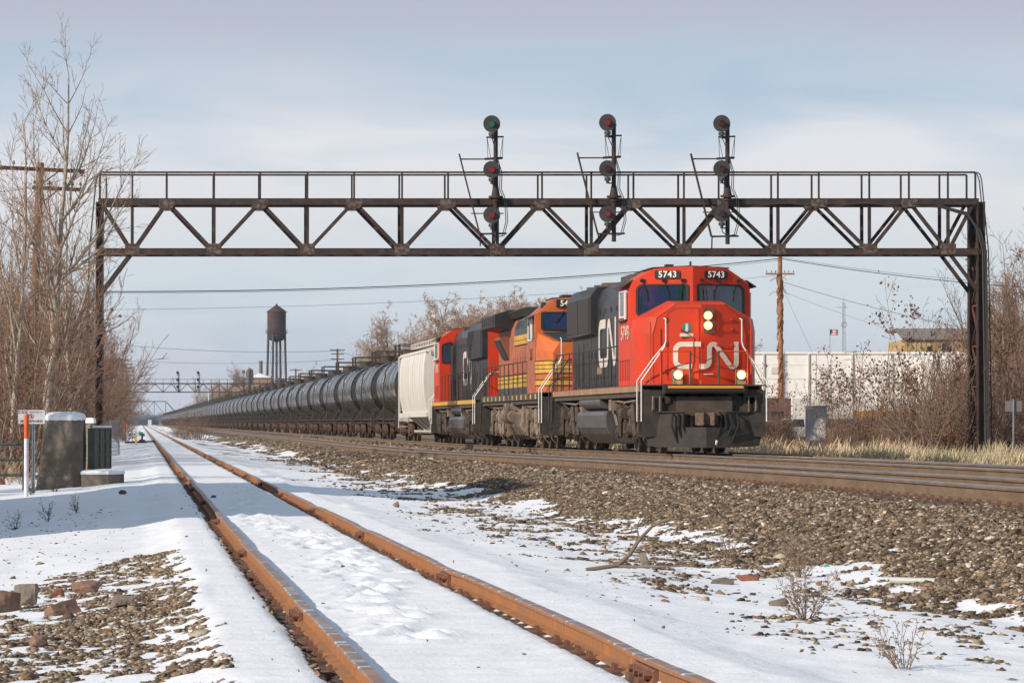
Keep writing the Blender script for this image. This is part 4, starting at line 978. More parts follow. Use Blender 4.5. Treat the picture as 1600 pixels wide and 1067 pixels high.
    for yc in (2.3, 15.3): m.box(-1.2, -1.11, yc-.14, yc+.12, .36, .62)
    m.build('brake_tag', mat('blue_bearing_cap', (.03, .08, .22), .6), t)
    return t
def hopper_car(name, label, loc, main=None, rz=0):
    main = main or cream
    t = thing(name, label, 'hopper car', loc, rz)
    sec = [(-1.42, 1.25), (-1.50, 1.5), (-1.60, 2.1), (-1.63, 2.8), (-1.60, 3.5), (-1.52, 4.02), (-1.44, 4.12), (-.5, 4.42), (.5, 4.42), (1.44, 4.12), (1.52, 4.02), (1.60, 3.5), (1.63, 2.8), (1.60, 2.1), (1.50, 1.5), (1.42, 1.25)]
    m = MB(); m.prism(sec, 2.2, 16.0); 
    body = m.build('body', main, t, smooth=True)
    m = MB()
    for s in (-1, 1):
        m.box(*sorted((s*1.40, s*1.58)), 1.6, 16.6, 1.14, 1.34); m.box(*sorted((s*1.40, s*1.56)), 2.0, 16.2, 4.02, 4.14)
        for y in np.arange(3.4, 15.8, 1.24): m.tube([(s*1.505, y, 1.5), (s*1.612, y, 2.1), (s*1.642, y, 2.8), (s*1.612, y, 3.5), (s*1.53, y, 4.02)], .012, 4)
    m.build('side_sill', main, t)
    m = MB()
    for k in range(4):
        y = 3.5+k*2.9; m.loft([[(-1.4, y-.05, 1.25), (1.4, y-.05, 1.25), (1.4, y+2.75, 1.25), (-1.4, y+2.75, 1.25)], [(-.55, y+.95, .5), (.55, y+.95, .5), (.55, y+1.75, .5), (-.55, y+1.75, .5)]]); m.box(-.7, .7, y+.85, y+1.85, .38, .5)
        m.cyl((-1.1, y+1.35, .46), (1.1, y+1.35, .46), .07, 8)
    m.build('hopper_chute', main, t)
    m = MB()
    for yc, sg in ((0, -1), (18.2, 1)):
        a = yc-sg*2.2
        for s in (-1, 1):
            m.bar((s*1.5, yc-sg*.55, 1.0), (s*1.5, yc-sg*.55, 4.05), .1, .08); m.bar((s*1.5, yc-sg*.55, 4.05), (s*1.44, a, 4.08), .07, .08); m.bar((s*1.0, a, 1.2), (s*1.0, yc-sg*.6, 3.0), .08, .08)
            m.bar((s*1.5, yc-sg*.1, .6), (s*1.5, yc-sg*.1, 4.0), .04, .04)
            for z in np.arange(.7, 4.0, .4): m.bar((s*1.5, yc-sg*.1, z), (s*1.5, yc-sg*.55, z), .025, .025); m.bar((s*1.5, yc-sg*.1, z), (s*1.05, yc-sg*.1, z), .025, .025)
            m.bar((s*1.05, yc-sg*.1, .9), (s*1.05, yc-sg*.1, 4.0), .04, .04)
        m.box(-1.5, 1.5, *sorted((yc, yc-sg*.1)), .95, 1.25); m.box(-.3, .3, *sorted((yc, yc-sg*3.6)), .78, 1.15)
        m.add([(-1.42, a, 4.1), (1.42, a, 4.1), (.9, yc-sg*3.6, 1.25), (-.9, yc-sg*3.6, 1.25)], [(0, 1, 2, 3)])
        m.box(-.16, .16, *sorted((yc, yc+sg*.38)), .78, 1.0)
    m.build('end_frame', main, t)
    m = MB(); m.box(-.95, -.5, .9, 17.3, 4.44, 4.47); m.box(.5, .95, .9, 17.3, 4.44, 4.47)
    for s in (-1, 1):
        for y in np.arange(.95, 17.3, .9): m.bar((s*.97, y, 4.40), (s*.97, y, 4.64), .03, .03)
        m.bar((s*.97, .9, 4.64), (s*.97, 17.3, 4.64), .03, .03)
    for k in range(10): m.box(-.4, .4, 2.8+k*1.27, 3.85+k*1.27, 4.42, 4.52)
    m.build('roof_walk', main, t)
    car_truck(t, 2.1); car_truck(t, 16.1)
    m = MB(); m.box(-1.2, -1.11, 1.96, 2.2, .36, .62); m.build('brake_tag', mat('blue_bearing_cap', (0, 0, 0)), t)
    return t

YF = 93.2
L1 = sd_loco('locomotive', 'lead red and black locomotive with lit headlights and big white letters on its nose', (MT, YF, ZM), 0, '5743', copper)
L2 = ge_loco('locomotive', 'orange and yellow diesel locomotive coupled second in the train, number board above a blue windshield', (MT, 116.3, ZM), '5447')
L3 = sd_loco('locomotive', 'third locomotive, red and black, running backwards with its cab against the white hopper car', (MT, 161.0, ZM), math.pi, '5703', yellowp, lit=False)
yh = 161.7
HC = hopper_car('hopper_car', 'cream white covered hopper car with curved sides between the locomotives and the tank cars', (MT, yh, ZM))
HC.scale.y = 1.09; y = 182.8
L2.location.z = float(zm(128))+.01; L3.location.z = float(zm(150))+.01; HC.location.z = float(zm(172))+.01
for q_ in (L1, L2, L3): q_.scale = (1.02, 1, 1.02 if q_ is not L2 else 1.045)
NT = 80; first = None
ordn = ['first', 'second', 'third', 'fourth', 'fifth', 'sixth', 'seventh', 'eighth', 'ninth', 'tenth', 'eleventh', 'twelfth', 'thirteenth', 'fourteenth', 'fifteenth', 'sixteenth', 'seventeenth', 'eighteenth', 'nineteenth', 'twentieth', 'twenty first', 'twenty second', 'twenty third', 'twenty fourth', 'twenty fifth', 'twenty sixth', 'twenty seventh', 'twenty eighth', 'twenty ninth', 'thirtieth']
first = tank_car('black tank car with orange streaks on its shell, first behind the white hopper car', y, group='tank cars of the train')
m = MB()
rr, zc = 1.49, 2.78
for yy, a0, a1, k in ((1.2, -38, 4, 0), (3.2, -32, 2, 0), (5.4, -30, 0, 0), (7.3, -34, 4, 0), (10.2, -30, 2, 0), (12.6, -32, 4, 0), (14.8, -34, 3, 0), (4.3, -46, -28, 1)):
    n = 6; vs = []
    for q in (0, .09):
        for i in range(n+1): a = R(a0+(a1-a0)*i/n); vs.append((-(rr)*math.cos(a), yy+q, zc+rr*math.sin(a)))
    m.add(vs, [(i, i+1, n+2+i, n+1+i) for i in range(n)], k)
proto_far = None
for k in range(1, NT):
    yk = y+k*18.75
    c = copy_tree(first); c.location = (MT, yk, float(zm(yk+9)))
    if k < 30: c['label'] = f'black tank car, {ordn[k]} behind the white hopper car'
    else: c["label"] = 'small hazy black tank car in the far end of the train near the truss bridge'; c['group'] = 'tank cars at the far end'
m.build('wear_streak', [tankrust, yellowp], first)
# a stored hopper behind the bushes at the left
HL = hopper_car('hopper_car', 'dark grey weathered hopper car standing behind the brush on the left', (-15.5, 205, -.2), mat('weathered_grey_car', (.17, .17, .16), .7, 0, (.09, .08, .07), 2, 5))
# ================================================================== signal bridges
rsteel = mat('rusted_bridge_steel', (.030, .021, .019), .8, .1, (.085, .042, .03), 3.0, 8, .4, 25, .45, .72)
rsteel2 = mat('rusted_gusset', (.085, .042, .03), .85, 0, (.05, .032, .028), 9, 5, .4, 40, c3=(.15, .125, .105), scale3=7)
darksig = mat('signal_black', (.025, .025, .027), .55, 0, (.05, .045, .04), 8, 4)
def gantry(name, label, Z, xs, yb, yt, yh, legL, legR, top, bays, detail=True, glow=1.):
    """xs(px) gives picture column on the near truss; all members are real bars at distance Z"""
    g = thing(name, label, 'signal bridge', PX(legL, 661, Z)); g.location.z = -.5; base = g.location.copy()
    def pt(px, py, far=0, dz=0):
        p = PX(px, 661, Z); return Vector((p.x, p.y+far*1.5, 1.2+(661-py)/FPX*Z+dz))-base
    u = Z/149*1.0; w = .26
    for far in (0, 1):
        m = MB()
        m.bar(pt(legL-2, yt, far), pt(legR+1, yt, far), .22, .24); m.bar(pt(legL-2, yb, far), pt(legR+4, yb, far), .22, .21)
        if detail:
            for yy in (yt, yb):
                for dz in (-.115, .115): m.bar(pt(legL, yy, far, dz), pt(legR, yy, far, dz), .27, .018)
        m.build('chord', rsteel, g)
        m = MB(); tops, bots = bays
        seq = sorted([(x, 1) for x in tops]+[(x, 0) for x in bots])
        seq = [(legL+2, 1)]+seq+[(legR-6, 1)]
        for (xa, ta), (xb, tb) in zip(seq, seq[1:]):
            for o in ((-.05, .05) if far == 0 and detail else (0,)):
                a = pt(xa, yt if ta else yb, far); b = pt(xb, yt if tb else yb, far)
                m.bar(a+Vector((0, o, 0)), b+Vector((0, o, 0)), .045 if detail and far == 0 else .10, .13)
        for x in bots: m.bar(pt(x, yt, far), pt(x, yb, far), .12, .10)
        m.build('web_bracing', rsteel, g)
        for x in bots:
            m = MB(); p = pt(x, yb, far); m.box(p.x-.28, p.x+.28, p.y-.15, p.y+.15, p.z-.12, p.z+.30)
            if detail and far == 0:
                for a in np.arange(-.22, .25, .11):
                    for b in (-.06, .06, .22): m.cyl((p.x+a, p.y-.15, p.z+b), (p.x+a, p.y-.17, p.z+b), .014, 6)
            m.build('gusset', rsteel2, g)
        for x in tops: m = MB(); p = pt(x, yt, far); m.prism([(p.x-.30, p.z+.08), (p.x+.30, p.z+.08), (p.x+.30, p.z-.14), (p.x+.18, p.z-.26), (p.x-.18, p.z-.26), (p.x-.30, p.z-.14)], p.y-.15, p.y+.15); m.build('gusset', rsteel2, g)
        m = MB(); m.bar(pt(legL-1, yh, far), pt(legR-4, yh, far), .07, .07)
        hp = sorted(list(tops)+list(bots)+[legL, legR-4])
        for x in hp: m.bar(pt(x, yt, far), pt(x, yh, far), .07, .06)
        if detail: m.bar(pt(legL+10, yt, far), pt(legL+10, yh+6, far), .05, .05)
        m.build('handrail', rsteel, g)
    m = MB()                                                   # deck and cross pieces between the trusses
    for x in sorted(list(tops)+list(bots)+[legL+1, legR-6]): 
        m.bar(pt(x, yt, 0, -.05), pt(x, yt, 1, -.05), .08, .08); m.bar(pt(x, yb, 0), pt(x, yb, 1), .08, .08)
    if detail:
        al = sorted(list(tops)+list(bots))
        for a, b in zip(al, al[1:]): m.bar(pt(a, yb, 0, -.06), pt(b, yb, 1, -.06), .05, .03)
    a = pt(legL, yt, 0, .13)+Vector((0, .55, 0)); b = pt(legR-4, yt, 0, .13)+Vector((0, .55, 0)); m.bar(a, b, .5, .04)
    m.build('deck', rsteel, g)
    for lx, sgn in ((legL, 1), (legR, -1)):
        for far in (0, 1):
            m = MB(); p0 = pt(lx, yt, far); p = Vector((p0.x, p0.y, 0)); bot = -.6
            p.x += .1 if sgn < 0 else 0
            for q in (-.13, .13): m.box(p.x+q-.02, p.x+q+.02, p.y-.14, p.y+.14, bot, p0.z)
            m.box(p.x-.13, p.x+.13, p.y-.02, p.y+.02, bot, p0.z); m.box(p.x-.4, p.x+.4, p.y-.4, p.y+.4, bot, bot+.55)
            m.build('leg', rsteel, g)
            m = MB(); kx = (bays[1][0] if sgn > 0 else bays[1][-1]); m.bar(pt(kx, yb, far), Vector((p.x, p.y, pt(0, yb).z-1.65)), .12, .14); m.build('knee_brace', rsteel, g)
        m = MB(); pa = pt(lx, yt, 0); pb = pt(lx, yt, 1); zt = pt(0, yb).z; z = 0.
        sh = .1 if sgn < 0 else 0
        while z < zt-1:
            m.bar((pa.x+sh, pa.y, z), (pb.x+sh, pb.y, z+1.55), .06); m.bar((pb.x+sh, pb.y, z), (pa.x+sh, pa.y, z+1.55), .06); m.bar((pa.x+sh, pa.y, z), (pb.x+sh, pb.y, z), .07); z += 1.55
        m.build('leg_bracing', mat('red_rust', (.14, .05, .035), .85, 0, (.07, .035, .03), 4), g)
    if detail:                                                 # ladders and conduits
        for lx, s in ((legR, 1), (legL, -1)):
            m = MB(); p = pt(lx, yt, 0); x = p.x+s*.42
            for q in (-.02, .38): m.tube([(x-s*.5, p.y+q, pt(0, yh).z), (x-s*.36, p.y+q, pt(0, yh).z-.05), (x-s*.28, p.y+q, pt(0, yh).z-.3), (x-s*.2, p.y+q, pt(0, yt).z), (x-s*.02, p.y+q, pt(0, yb).z), (x+s*.1, p.y+q, .2)], .025, 5)
            z = .6
            while z < p.z: fx = x+s*(.1-.12*z/pt(0, yb).z) if z < pt(0, yb).z else x-s*(.02+.18*(z-pt(0, yb).z)/(pt(0, yt).z-pt(0, yb).z)); m.cyl((fx, p.y-.02, z), (fx, p.y+.38, z), .013, 5); z += .32
            m.build('ladder', rsteel, g)
        m = MB(); p = pt(legR, yt, 0)
        for k, q in enumerate((.14, .22, .28)):
            m.tube([pt(legR-90-k*12, yt+3+k), pt(legR-60, yt+7+k)+Vector((0, -.1, 0)), pt(legR-18, yt+18+2*k)+Vector((0, -.15, 0)), pt(legR-2+k*2, yt+45)+Vector((0, -.2, 0)), (p.x+q, p.y-.2, pt(0, yb).z), (p.x+q+.1, p.y-.2, .3)], .03 if k else .045, 6)
        m.tube([pt(x, yt+6+(3*math.sin(x*.05)), 0)+Vector((0, -.16, 0)) for x in np.linspace(1130, legR-90, 26)], .025, 5)
        m.build('conduit', mat('cable_grey', (.035, .032, .03), .7), g)
    return g, pt
lens_g = mat('lens_green', (.0, .05, .03), .12, emit=(0, .6, .28), estr=.16); lens_r = mat('lens_red', (.14, .008, .012), .12, emit=(.8, .02, .03), estr=.2); lens_d = mat('lens_dark_red', (.08, .008, .012), .12, emit=(.5, .02, .03), estr=.06)
def signal(label, Z, xp, xh, ys, ybot, colours, big=True, group=None):
    b = PX(xp, 661, Z); b.y -= .25; s = thing('signal_mast', label, 'railway signal', (b.x, b.y, 0), -YAW, group)
    zz = lambda py: 1.2+(661-py)/FPX*Z
    k = Z/FPX; o_ = 149/Z; dx = (xh-xp)*k
    m = MB(); m.cyl((0, 0, zz(ybot)), (0, 0, zz(ys[0]+4*o_)), .085, 12); m.cyl((0, 0, zz(ys[0]+4*o_)), (0, 0, zz(ys[0]+2*o_)), .11, 12)
    zb = zz(ys[1]+ (ys[1]-ys[0])*.55); m.cyl((0, 0, zb-.12), (0, 0, zb-.04), .27, 12); m.cyl((0, 0, zb-.04), (0, 0, zb+.35), .17, 12, r2=.10); m.cyl((0, 0, zb-.25), (0, 0, zb-.12), .15, 12)
    m.build('mast', rsteel, s, smooth=True)
    for y, c in zip(ys, colours):
        z = zz(y); m = MB(); yc = -.30
        m.cyl((dx, yc, z), (dx, yc-.025, z), .325, 32); m.cyl((dx, yc-.02, z), (dx, yc-.045, z), .335, 32, caps=False)
        m.cyl((dx, yc, z), (dx, yc+.26, z), .21, 16, r2=.12); m.box(dx-.03, .05, yc+.06, yc+.14, z-.05, z+.05)
        m.cyl((dx, yc+.05, z-.33), (dx, yc+.05, z-.45), .13, 10); m.cyl((dx, yc+.05, z-.45), (dx, yc+.05, z-.56), .06, 8); m.bar((dx, yc+.05, z-.54), (0, 0, z-.54), .05)
        hd = m.build('signal_head', darksig, s, smooth=True)
        m = MB()                                               # visor: open below, over the lens
        n = 20; vs = []
        for L, r in ((0, .125), (.24, .115)):
            for i in range(n+1): a = R(-60+300*i/n); vs.append((dx+r*math.cos(a), yc-.045-L*(1 if L == 0 else (.75+.25*math.sin(a))), z+r*math.sin(a)))
        m.add(vs, [(i, i+1, n+2+i, n+1+i) for i in range(n)]); m.build('visor', darksig, hd)
        m = MB(); m.cyl((dx, yc-.04, z), (dx, yc-.055, z), .112, 20); m.build('lens', c, hd, smooth=True)
        for v in (): pass
    m = MB(); z1 = zz(ys[0]+20*o_); z2 = zz(ys[0]+54*o_)
    m.bar((-.35, 0, z1), (.30, .1, z1+.03), .05, .06); m.bar((-.35, -.25, z1-.03), (.30, 0, z1+.03), .04, .05); m.bar((-.42, 0, z2), (.26, 0, z2+.04), .06, .09); m.bar((.0, -.3, z2), (.26, 0, z2+.04), .05, .05)
    for q in (-.33, .28):
        m.cyl((q, 0, z1), (q*.55, -.1, z2), .01, 4); m.cyl((q, 0, z1), (q*.9, .1, z2), .01, 4)
    m.build('bracket', rsteel, s)
    m = MB(); xl0, xl1 = (-57)*k*o_, (-25)*k*o_; zt = zz(ys[0]+46*o_); zl = zz(ybot-12*o_)
    for q in (0, .32): m.bar((xl0, q-.1, zt), (xl1, q-.1, zl), .05, .06)
    for i in range(12): f = (i+.5)/12; x = xl0+(xl1-xl0)*f; z = zt+(zl-zt)*f; m.cyl((x, -.1, z), (x, .22, z), .012, 5)
    m.bar((xl0+.08, 0, zt-.2), (-.05, 0, z2), .045, .05); m.bar((xl0+.45, 0, zz(ys[2]-3*o_)), (.3, 0, zz(ys[2]-3*o_)), .04, .04); m.bar((xl1, 0, zl), (.42, 0, zl+.02), .06, .07)
    m.bar((xl1+.02, 0, zl), (xl1+.02, .2, zl-.45), .05)
    m.build('ladder', rsteel, s)
    m = MB()
    for (o, y0) in ((.05, 0), (.12, 1)):
        m.tube([(dx, -.2, zz(ys[0])-.5), (-.02, -.15, zz(ys[0]+40*o_)), (.12+o, -.12, zz(ys[1]+5*o_)), (.10+o, -.1, zz(ys[1]+30*o_)), (.3+o, -.1, zz(ys[2]-20*o_)), (.34+o, -.1, zz(ys[2]+10*o_)), (.2+o, -.1, zz(ys[2]+32*o_)), (.0, 0, zz(ys[2]+34*o_))], .017, 5)
    m.tube([(dx, -.25, zz(ys[2])-.5), (dx+.02, -.2, zz(ys[2]+28*o_)), (0, -.1, zz(ys[2]+34*o_))], .02, 5)
    m.build('cable', rubber, s)
    return s
TOPS = [260, 406, 553, 700, 847, 990, 1133, 1280, 1421]; BOTS = [206, 334, 480, 628, 777, 924, 1069, 1216, 1359, 1482]
G1, _ = gantry('signal_bridge', 'rusty truss signal bridge spanning all tracks above the locomotives', 149, None, 393, 315, 269, 155, 1529, 0, (TOPS, BOTS))
signal('signal mast with a green top lens, leftmost of the three on the near bridge', 149, 773.5, 767.5, (195, 266, 337), 378, (lens_g, lens_r, lens_r), group='signal masts on the near bridge')
signal('signal mast with three red lenses in the middle of the near bridge', 149, 958, 948, (193, 265, 335), 378, (lens_r, lens_d, lens_r), group='signal masts on the near bridge')
signal('signal mast with dark red lenses, rightmost of the three, above the lead locomotive', 149, 1135.5, 1126, (194.5, 265, 335), 382, (lens_d, lens_d, lens_d), group='signal masts on the near bridge')
k = 25.1; T2 = [217+k*i*1.0-.0 for i in range(0, 9)]; B2 = [229.7+k*i-.0 for i in range(-1, 9)]; T2 = [217.2+k*i for i in range(9)]
gantry('signal_bridge', 'distant grey truss signal bridge crossing above the tank cars', 870, None, 612.5, 599.3, 592.5, 197, 437, 0, ([x for x in T2], [x for x in B2 if x > 200]), detail=False)
signal('left one of the two small signal masts on the distant bridge', 870, 279, 277.5, (582, 593, 604), 612, (lens_d,)*3, group='signal masts on the distant bridge')
signal('right one of the two small signal masts on the distant bridge', 870, 311, 309.5, (582, 593, 604), 612, (lens_d,)*3, group='signal masts on the distant bridge')
# ================================================================== bare trees and brush
def segmesh(segs, sides):
    """(p, q, r0, r1) segments to thin prisms, all at once"""
    a = np.array([(*s[0], *s[1], s[2], s[3]) for s in segs], float); p = a[:, :3]; q = a[:, 3:6]; r0 = a[:, 6]; r1 = a[:, 7]
    d = q-p; d /= np.linalg.norm(d, axis=1)[:, None]+1e-9
    u = np.where(np.abs(d[:, 2:3]) < .9, [[0, 0, 1.]], [[1., 0, 0]]); x = np.cross(d, u); x /= np.linalg.norm(x, axis=1)[:, None]; y = np.cross(d, x)
    vs = []
    for c, r in ((p, r0), (q, r1)):
        for i in range(sides):
            t = 2*math.pi*i/sides; vs.append(c+(x*math.cos(t)+y*math.sin(t))*r[:, None])
    vs = np.stack(vs, 1); n = len(a); fs = np.array([(i, (i+1) % sides, sides+(i+1) % sides, sides+i) for i in range(sides)])
    return vs.reshape(-1, 3), (fs[None]+(np.arange(n)*2*sides)[:, None, None]).reshape(-1, 4)
bark_pale = mat('pale_bark', (.40, .35, .28), .8, 0, (.22, .18, .14), 3, 6, .3, 20, stretch=(1, 1, 3))
bark_dark = mat('grey_brown_bark', (.14, .10, .075), .85, 0, (.22, .16, .12), 4, 5, .3, 20)
twig_tan = mat('tan_twig', (.27, .17, .11), .8); twig_red = mat('red_brown_twig', (.235, .125, .08), .8, 0, (.14, .08, .055), 1.5, 3); twig_grey = mat('grey_twig', (.20, .17, .15), .8)
leafm = mat('dead_leaf', (.20, .105, .05), .8, 0, (.11, .055, .03), 3, 3); leafy = mat('yellow_leaf', (.60, .50, .12), .7)
far_twig = mat('far_twig', (.40, .30, .235), .9)
def leafmesh(pts, size, g):
    P = np.array([tuple(p) for p in pts]); n = len(P); Rm = rotmats(n, g); s = size*g.uniform(.5, 1.3, (n, 1, 1))
    base = np.array([(-.5, 0, 0), (0, -.35, .12), (.55, 0, 0), (0, .35, .1)])[None]*s
    vs = np.einsum('nij,nkj->nki', Rm, base)+P[:, None]
    return vs.reshape(-1, 3), np.arange(4*n).reshape(-1, 4)
def tree_mesh(seed, H, stems=1, spread=.3, crown0=.3, dens=1., twig=.012, lean=.0, up=.35, ang=.6, r0=None, lv=3, sl=.42, leaves=0, leafsize=.12, wild=.22, tl=1.0):
    rnd = random.Random(seed); T = []; C = []; ends = []; r0 = r0 or H*.011
    def rv(s): return Vector((rnd.gauss(0, s), rnd.gauss(0, s), rnd.gauss(0, s)))
    def grow(p, d, L, r, lvl, first=False):
        n = max(3, int(L/(.45 if lvl < 2 else .28))); n = min(n, 14); st = L/n; out = T if lvl == 0 or (lvl == 1 and r > .03) else C
        for i in range(n):
            d = (d+rv(wild*.35 if lvl == 0 else wild)+Vector((0, 0, up*(.25 if lvl == 0 else .5)*st))).normalized(); q = p+d*st; f = (i+1)/n
            ra = max(r*(1-(i/n)*.88), twig*.5); rb = max(r*(1-f*.88), twig*.45); out.append((p, q, ra, rb)); p = q
            if lvl < lv and (lvl > 0 or f > crown0):
                k = dens*(1.15 if lvl == 0 else 1.0)*(1.2 if lvl == lv-1 else 1)
                k = int(k)+(rnd.random() < k-int(k))
                for _ in range(k):
                    a = rnd.uniform(.6, 1.25)*ang; ax = d.orthogonal(); ax.rotate(Quaternion(d, rnd.uniform(0, 6.283))); c = d.copy(); c.rotate(Quaternion(ax.normalized(), a))
                    if lvl == 0: LL = H*sl*(1-.72*(f-crown0)/(1-crown0+.01))*rnd.uniform(.55, 1.1)
                    else: LL = L*rnd.uniform(.28, .55)*(1-.5*f)
                    if lvl == lv-1: LL = min(LL, 1.1)*tl
                    if LL > .18: grow(p, c, LL, max(rb*.62, twig*.6), lvl+1)
        ends.append(p)
    for s in range(stems):
        a = rnd.uniform(0, 6.283); sp = spread*rnd.uniform(.3, 1) if stems > 1 else lean
        d = Vector((math.cos(a)*sp, math.sin(a)*sp, 1)).normalized(); off = Vector((math.cos(a), math.sin(a), 0))*(.25*rnd.random() if stems > 1 else 0)
        grow(Vector((0, 0, -.3))+off, d, (H+.3)*rnd.uniform(.7, 1.0) if stems > 1 else H+.3, r0*rnd.uniform(.6, 1) if stems > 1 else r0, 0)
    lf = []
    if leaves:
        for _ in range(leaves):
            e = rnd.choice(ends); k = rnd.randint(3, 12)
            for i in range(k): lf.append(e+rv(leafsize*1.3)-Vector((0, 0, leafsize*i*.2)))
    return T, C, lf
TREES = {}
def make_tree(key, name, cat, bark, twigm, lfm=leafm, **kw):
    lsz = kw.get('leafsize', .12); T, C, lf = tree_mesh(**kw); g = np.random.default_rng(kw['seed'])
    t = thing(name, 'x', cat)
    v, f = segmesh(T, 6); raw('trunk', v, f, bark, t, smooth=True)
    if C: v, f = segmesh(C, 3); raw('crown', v, f, twigm, t)
    if lf: v, f = leafmesh(lf, lsz, g); raw('dead_leaves', v, f, lfm, t)
    TREES[key] = [t, False]; return t
def put(key, loc, sc=1., rz=0., label=None, group=None, sx=1.):
    t, used = TREES[key]
    o = copy_tree(t) if used else t; TREES[key][1] = True
    o.location = loc; o.rotation_euler = (0, 0, rz); o.scale = (sc*sx, sc*sx, sc); o['label'] = label
    if group: o['group'] = group
    return o
make_tree('pop1', 'poplar_tree', 'tree', bark_pale, twig_tan, leafy, seed=3, H=12.3, lean=.03, crown0=.24, dens=1.7, ang=.66, sl=.50, up=.42, r0=.165, wild=.11, lv=3, twig=.012, leaves=3, leafsize=.09)
make_tree('pop2', 'poplar_tree', 'tree', bark_pale, twig_tan, seed=8, H=11, lean=.05, crown0=.2, dens=1.6, ang=.66, sl=.48, up=.42, r0=.10, wild=.10, lv=3, twig=.012)
make_tree('pop3', 'poplar_tree', 'tree', bark_pale, twig_red, seed=15, H=9.5, stems=3, spread=.22, crown0=.25, dens=1.4, ang=.6, sl=.38, up=.45, r0=.085, wild=.12, lv=3, twig=.012)
make_tree('ash1', 'bare_tree', 'tree', bark_dark, twig_red, seed=21, H=8.5, stems=4, spread=.4, crown0=.15, dens=1.45, ang=.6, sl=.42, r0=.08, wild=.2, lv=3, twig=.013, leaves=22, leafsize=.10)
make_tree('ash2', 'bare_tree', 'tree', bark_dark, twig_tan, seed=27, H=7.5, stems=5, spread=.5, crown0=.12, dens=1.35, ang=.6, sl=.42, r0=.07, wild=.2, lv=3, twig=.013, leaves=10)
make_tree('shr1', 'bare_shrub', 'shrub', bark_dark, twig_red, seed=33, H=4.6, stems=9, spread=.6, crown0=.1, dens=1.0, ang=.6, sl=.42, r0=.035, wild=.24, lv=2, twig=.012, leaves=12)
make_tree('shr2', 'bare_shrub', 'shrub', bark_dark, twig_tan, seed=39, H=4.0, stems=10, spread=.7, crown0=.1, dens=1.1, ang=.7, sl=.42, r0=.03, wild=.28, lv=2, twig=.012)
make_tree('shr3', 'bare_shrub', 'shrub', bark_dark, twig_red, seed=45, H=2.6, stems=16, spread=.9, crown0=.05, dens=1.2, ang=.8, sl=.45, r0=.022, wild=.32, lv=2, twig=.011, leaves=25, leafsize=.10)
make_tree('sum1', 'sumac_tree', 'tree', twig_red, twig_red, seed=51, H=5.2, stems=6, spread=.7, crown0=.45, dens=.8, ang=.7, sl=.30, r0=.04, wild=.13, lv=2, twig=.018, leaves=46, leafsize=.13, up=.2)
make_tree('sum2', 'sumac_tree', 'tree', bark_dark, twig_red, seed=57, H=5.0, stems=5, spread=.55, crown0=.45, dens=.9, ang=.7, sl=.30, r0=.04, wild=.13, lv=2, twig=.018, leaves=64, leafsize=.13, up=.2)
make_tree('ail', 'tree_of_heaven', 'tree', bark_pale, twig_red, seed=63, H=8.6, stems=2, spread=.2, crown0=.45, dens=.8, ang=.6, sl=.32, r0=.075, wild=.10, lv=2, twig=.018, leaves=28, leafsize=.16, up=.25)
make_tree('far1', 'spreading_tree', 'tree', bark_dark, far_twig, seed=71, H=12, stems=3, spread=.45, crown0=.16, dens=2.0, ang=.9, sl=.55, r0=.26, wild=.2, lv=3, twig=.036, up=.2, tl=1.7)
make_tree('far2', 'spreading_tree', 'tree', bark_dark, far_twig, seed=77, H=10, stems=5, spread=.6, crown0=.12, dens=1.8, ang=.75, sl=.5, r0=.2, wild=.2, lv=3, twig=.034, up=.25, tl=1.5)
make_tree('far3', 'spreading_tree', 'tree', bark_dark, mat('far_brown_twig', (.36, .24, .17), .9), mat('far_brown_leaf', (.36, .23, .155), .9), seed=83, H=11, stems=8, spread=.75, crown0=.12, dens=2.8, ang=.85, sl=.5, r0=.22, wild=.22, lv=3, twig=.024, up=.18, tl=1.6, leaves=2200, leafsize=.13)
def at(x, Z, z=-.3): p = PX(x, 661, Z); return (p.x, p.y, z)
# --- left thicket
gl = 'bare trees and brush along the left side of the siding'
put('pop1', at(80, 124, -.5), 1.04, .4, 'tallest pale poplar on the left, a few yellow leaves at its top')
put('pop2', at(118, 132, -.5), .98, 2.1, 'slim pale poplar leaning in front of the left leg of the signal bridge')
put('pop2', at(18, 118, -.5), .98, 4.0, 'pale poplar at the left edge of the photo reaching above the crossarms')
put('pop3', at(95, 150, -.5), 1.05, 1., 'three stemmed pale poplar between the tall poplar and the bridge leg')
put('pop3', at(-12, 128, -.5), 1.1, 3., 'three stemmed poplar cut by the left edge of the photo')
L = [('ash1', 40, 140, 1.0), ('ash1', 130, 172, .95), ('ash2', 5, 128, 1.05), ('ash2', 70, 160, 1.1), ('ash2', 150, 205, 1.0), ('ash1', -25, 150, 1.1), ('ash1', 100, 185, 1.15), ('ash2', 20, 175, 1.2), ('ash1', 50, 215, 1.3), ('ash2', 120, 235, 1.2), ('ash1', 160, 275, 1.05), ('ash2', 172, 330, 1.1), ('ash1', 10, 240, 1.4), ('ash2', 80, 290, 1.5), ('ash1', 178, 400, 1.2), ('ash2', 183, 480, 1.3), ('ash1', 188, 600, 1.3), ('ash1', 130, 350, 1.6)]
nm = {'ash1': 'red brown bare tree with withered leaf clumps', 'ash2': 'tan twigged bare tree with many stems'}
where = ['close behind the crossarm pole', 'just right of the bridge leg', 'at the left edge behind the green gate', 'behind the tall poplar', 'beside the stored hopper car', 'cut by the left edge', 'between poplar and bridge leg, further back', 'behind the left edge poplar', 'far behind the crossarm pole', 'well behind the bridge leg', 'over the far end of the wire fence', 'at the bend of the thicket edge', 'deep in the thicket at the left edge', 'deep behind the tall poplar', 'first of the hazy ones along the siding', 'second of the hazy ones along the siding', 'last hazy one before the truss bridge', 'tallest of the far left thicket']
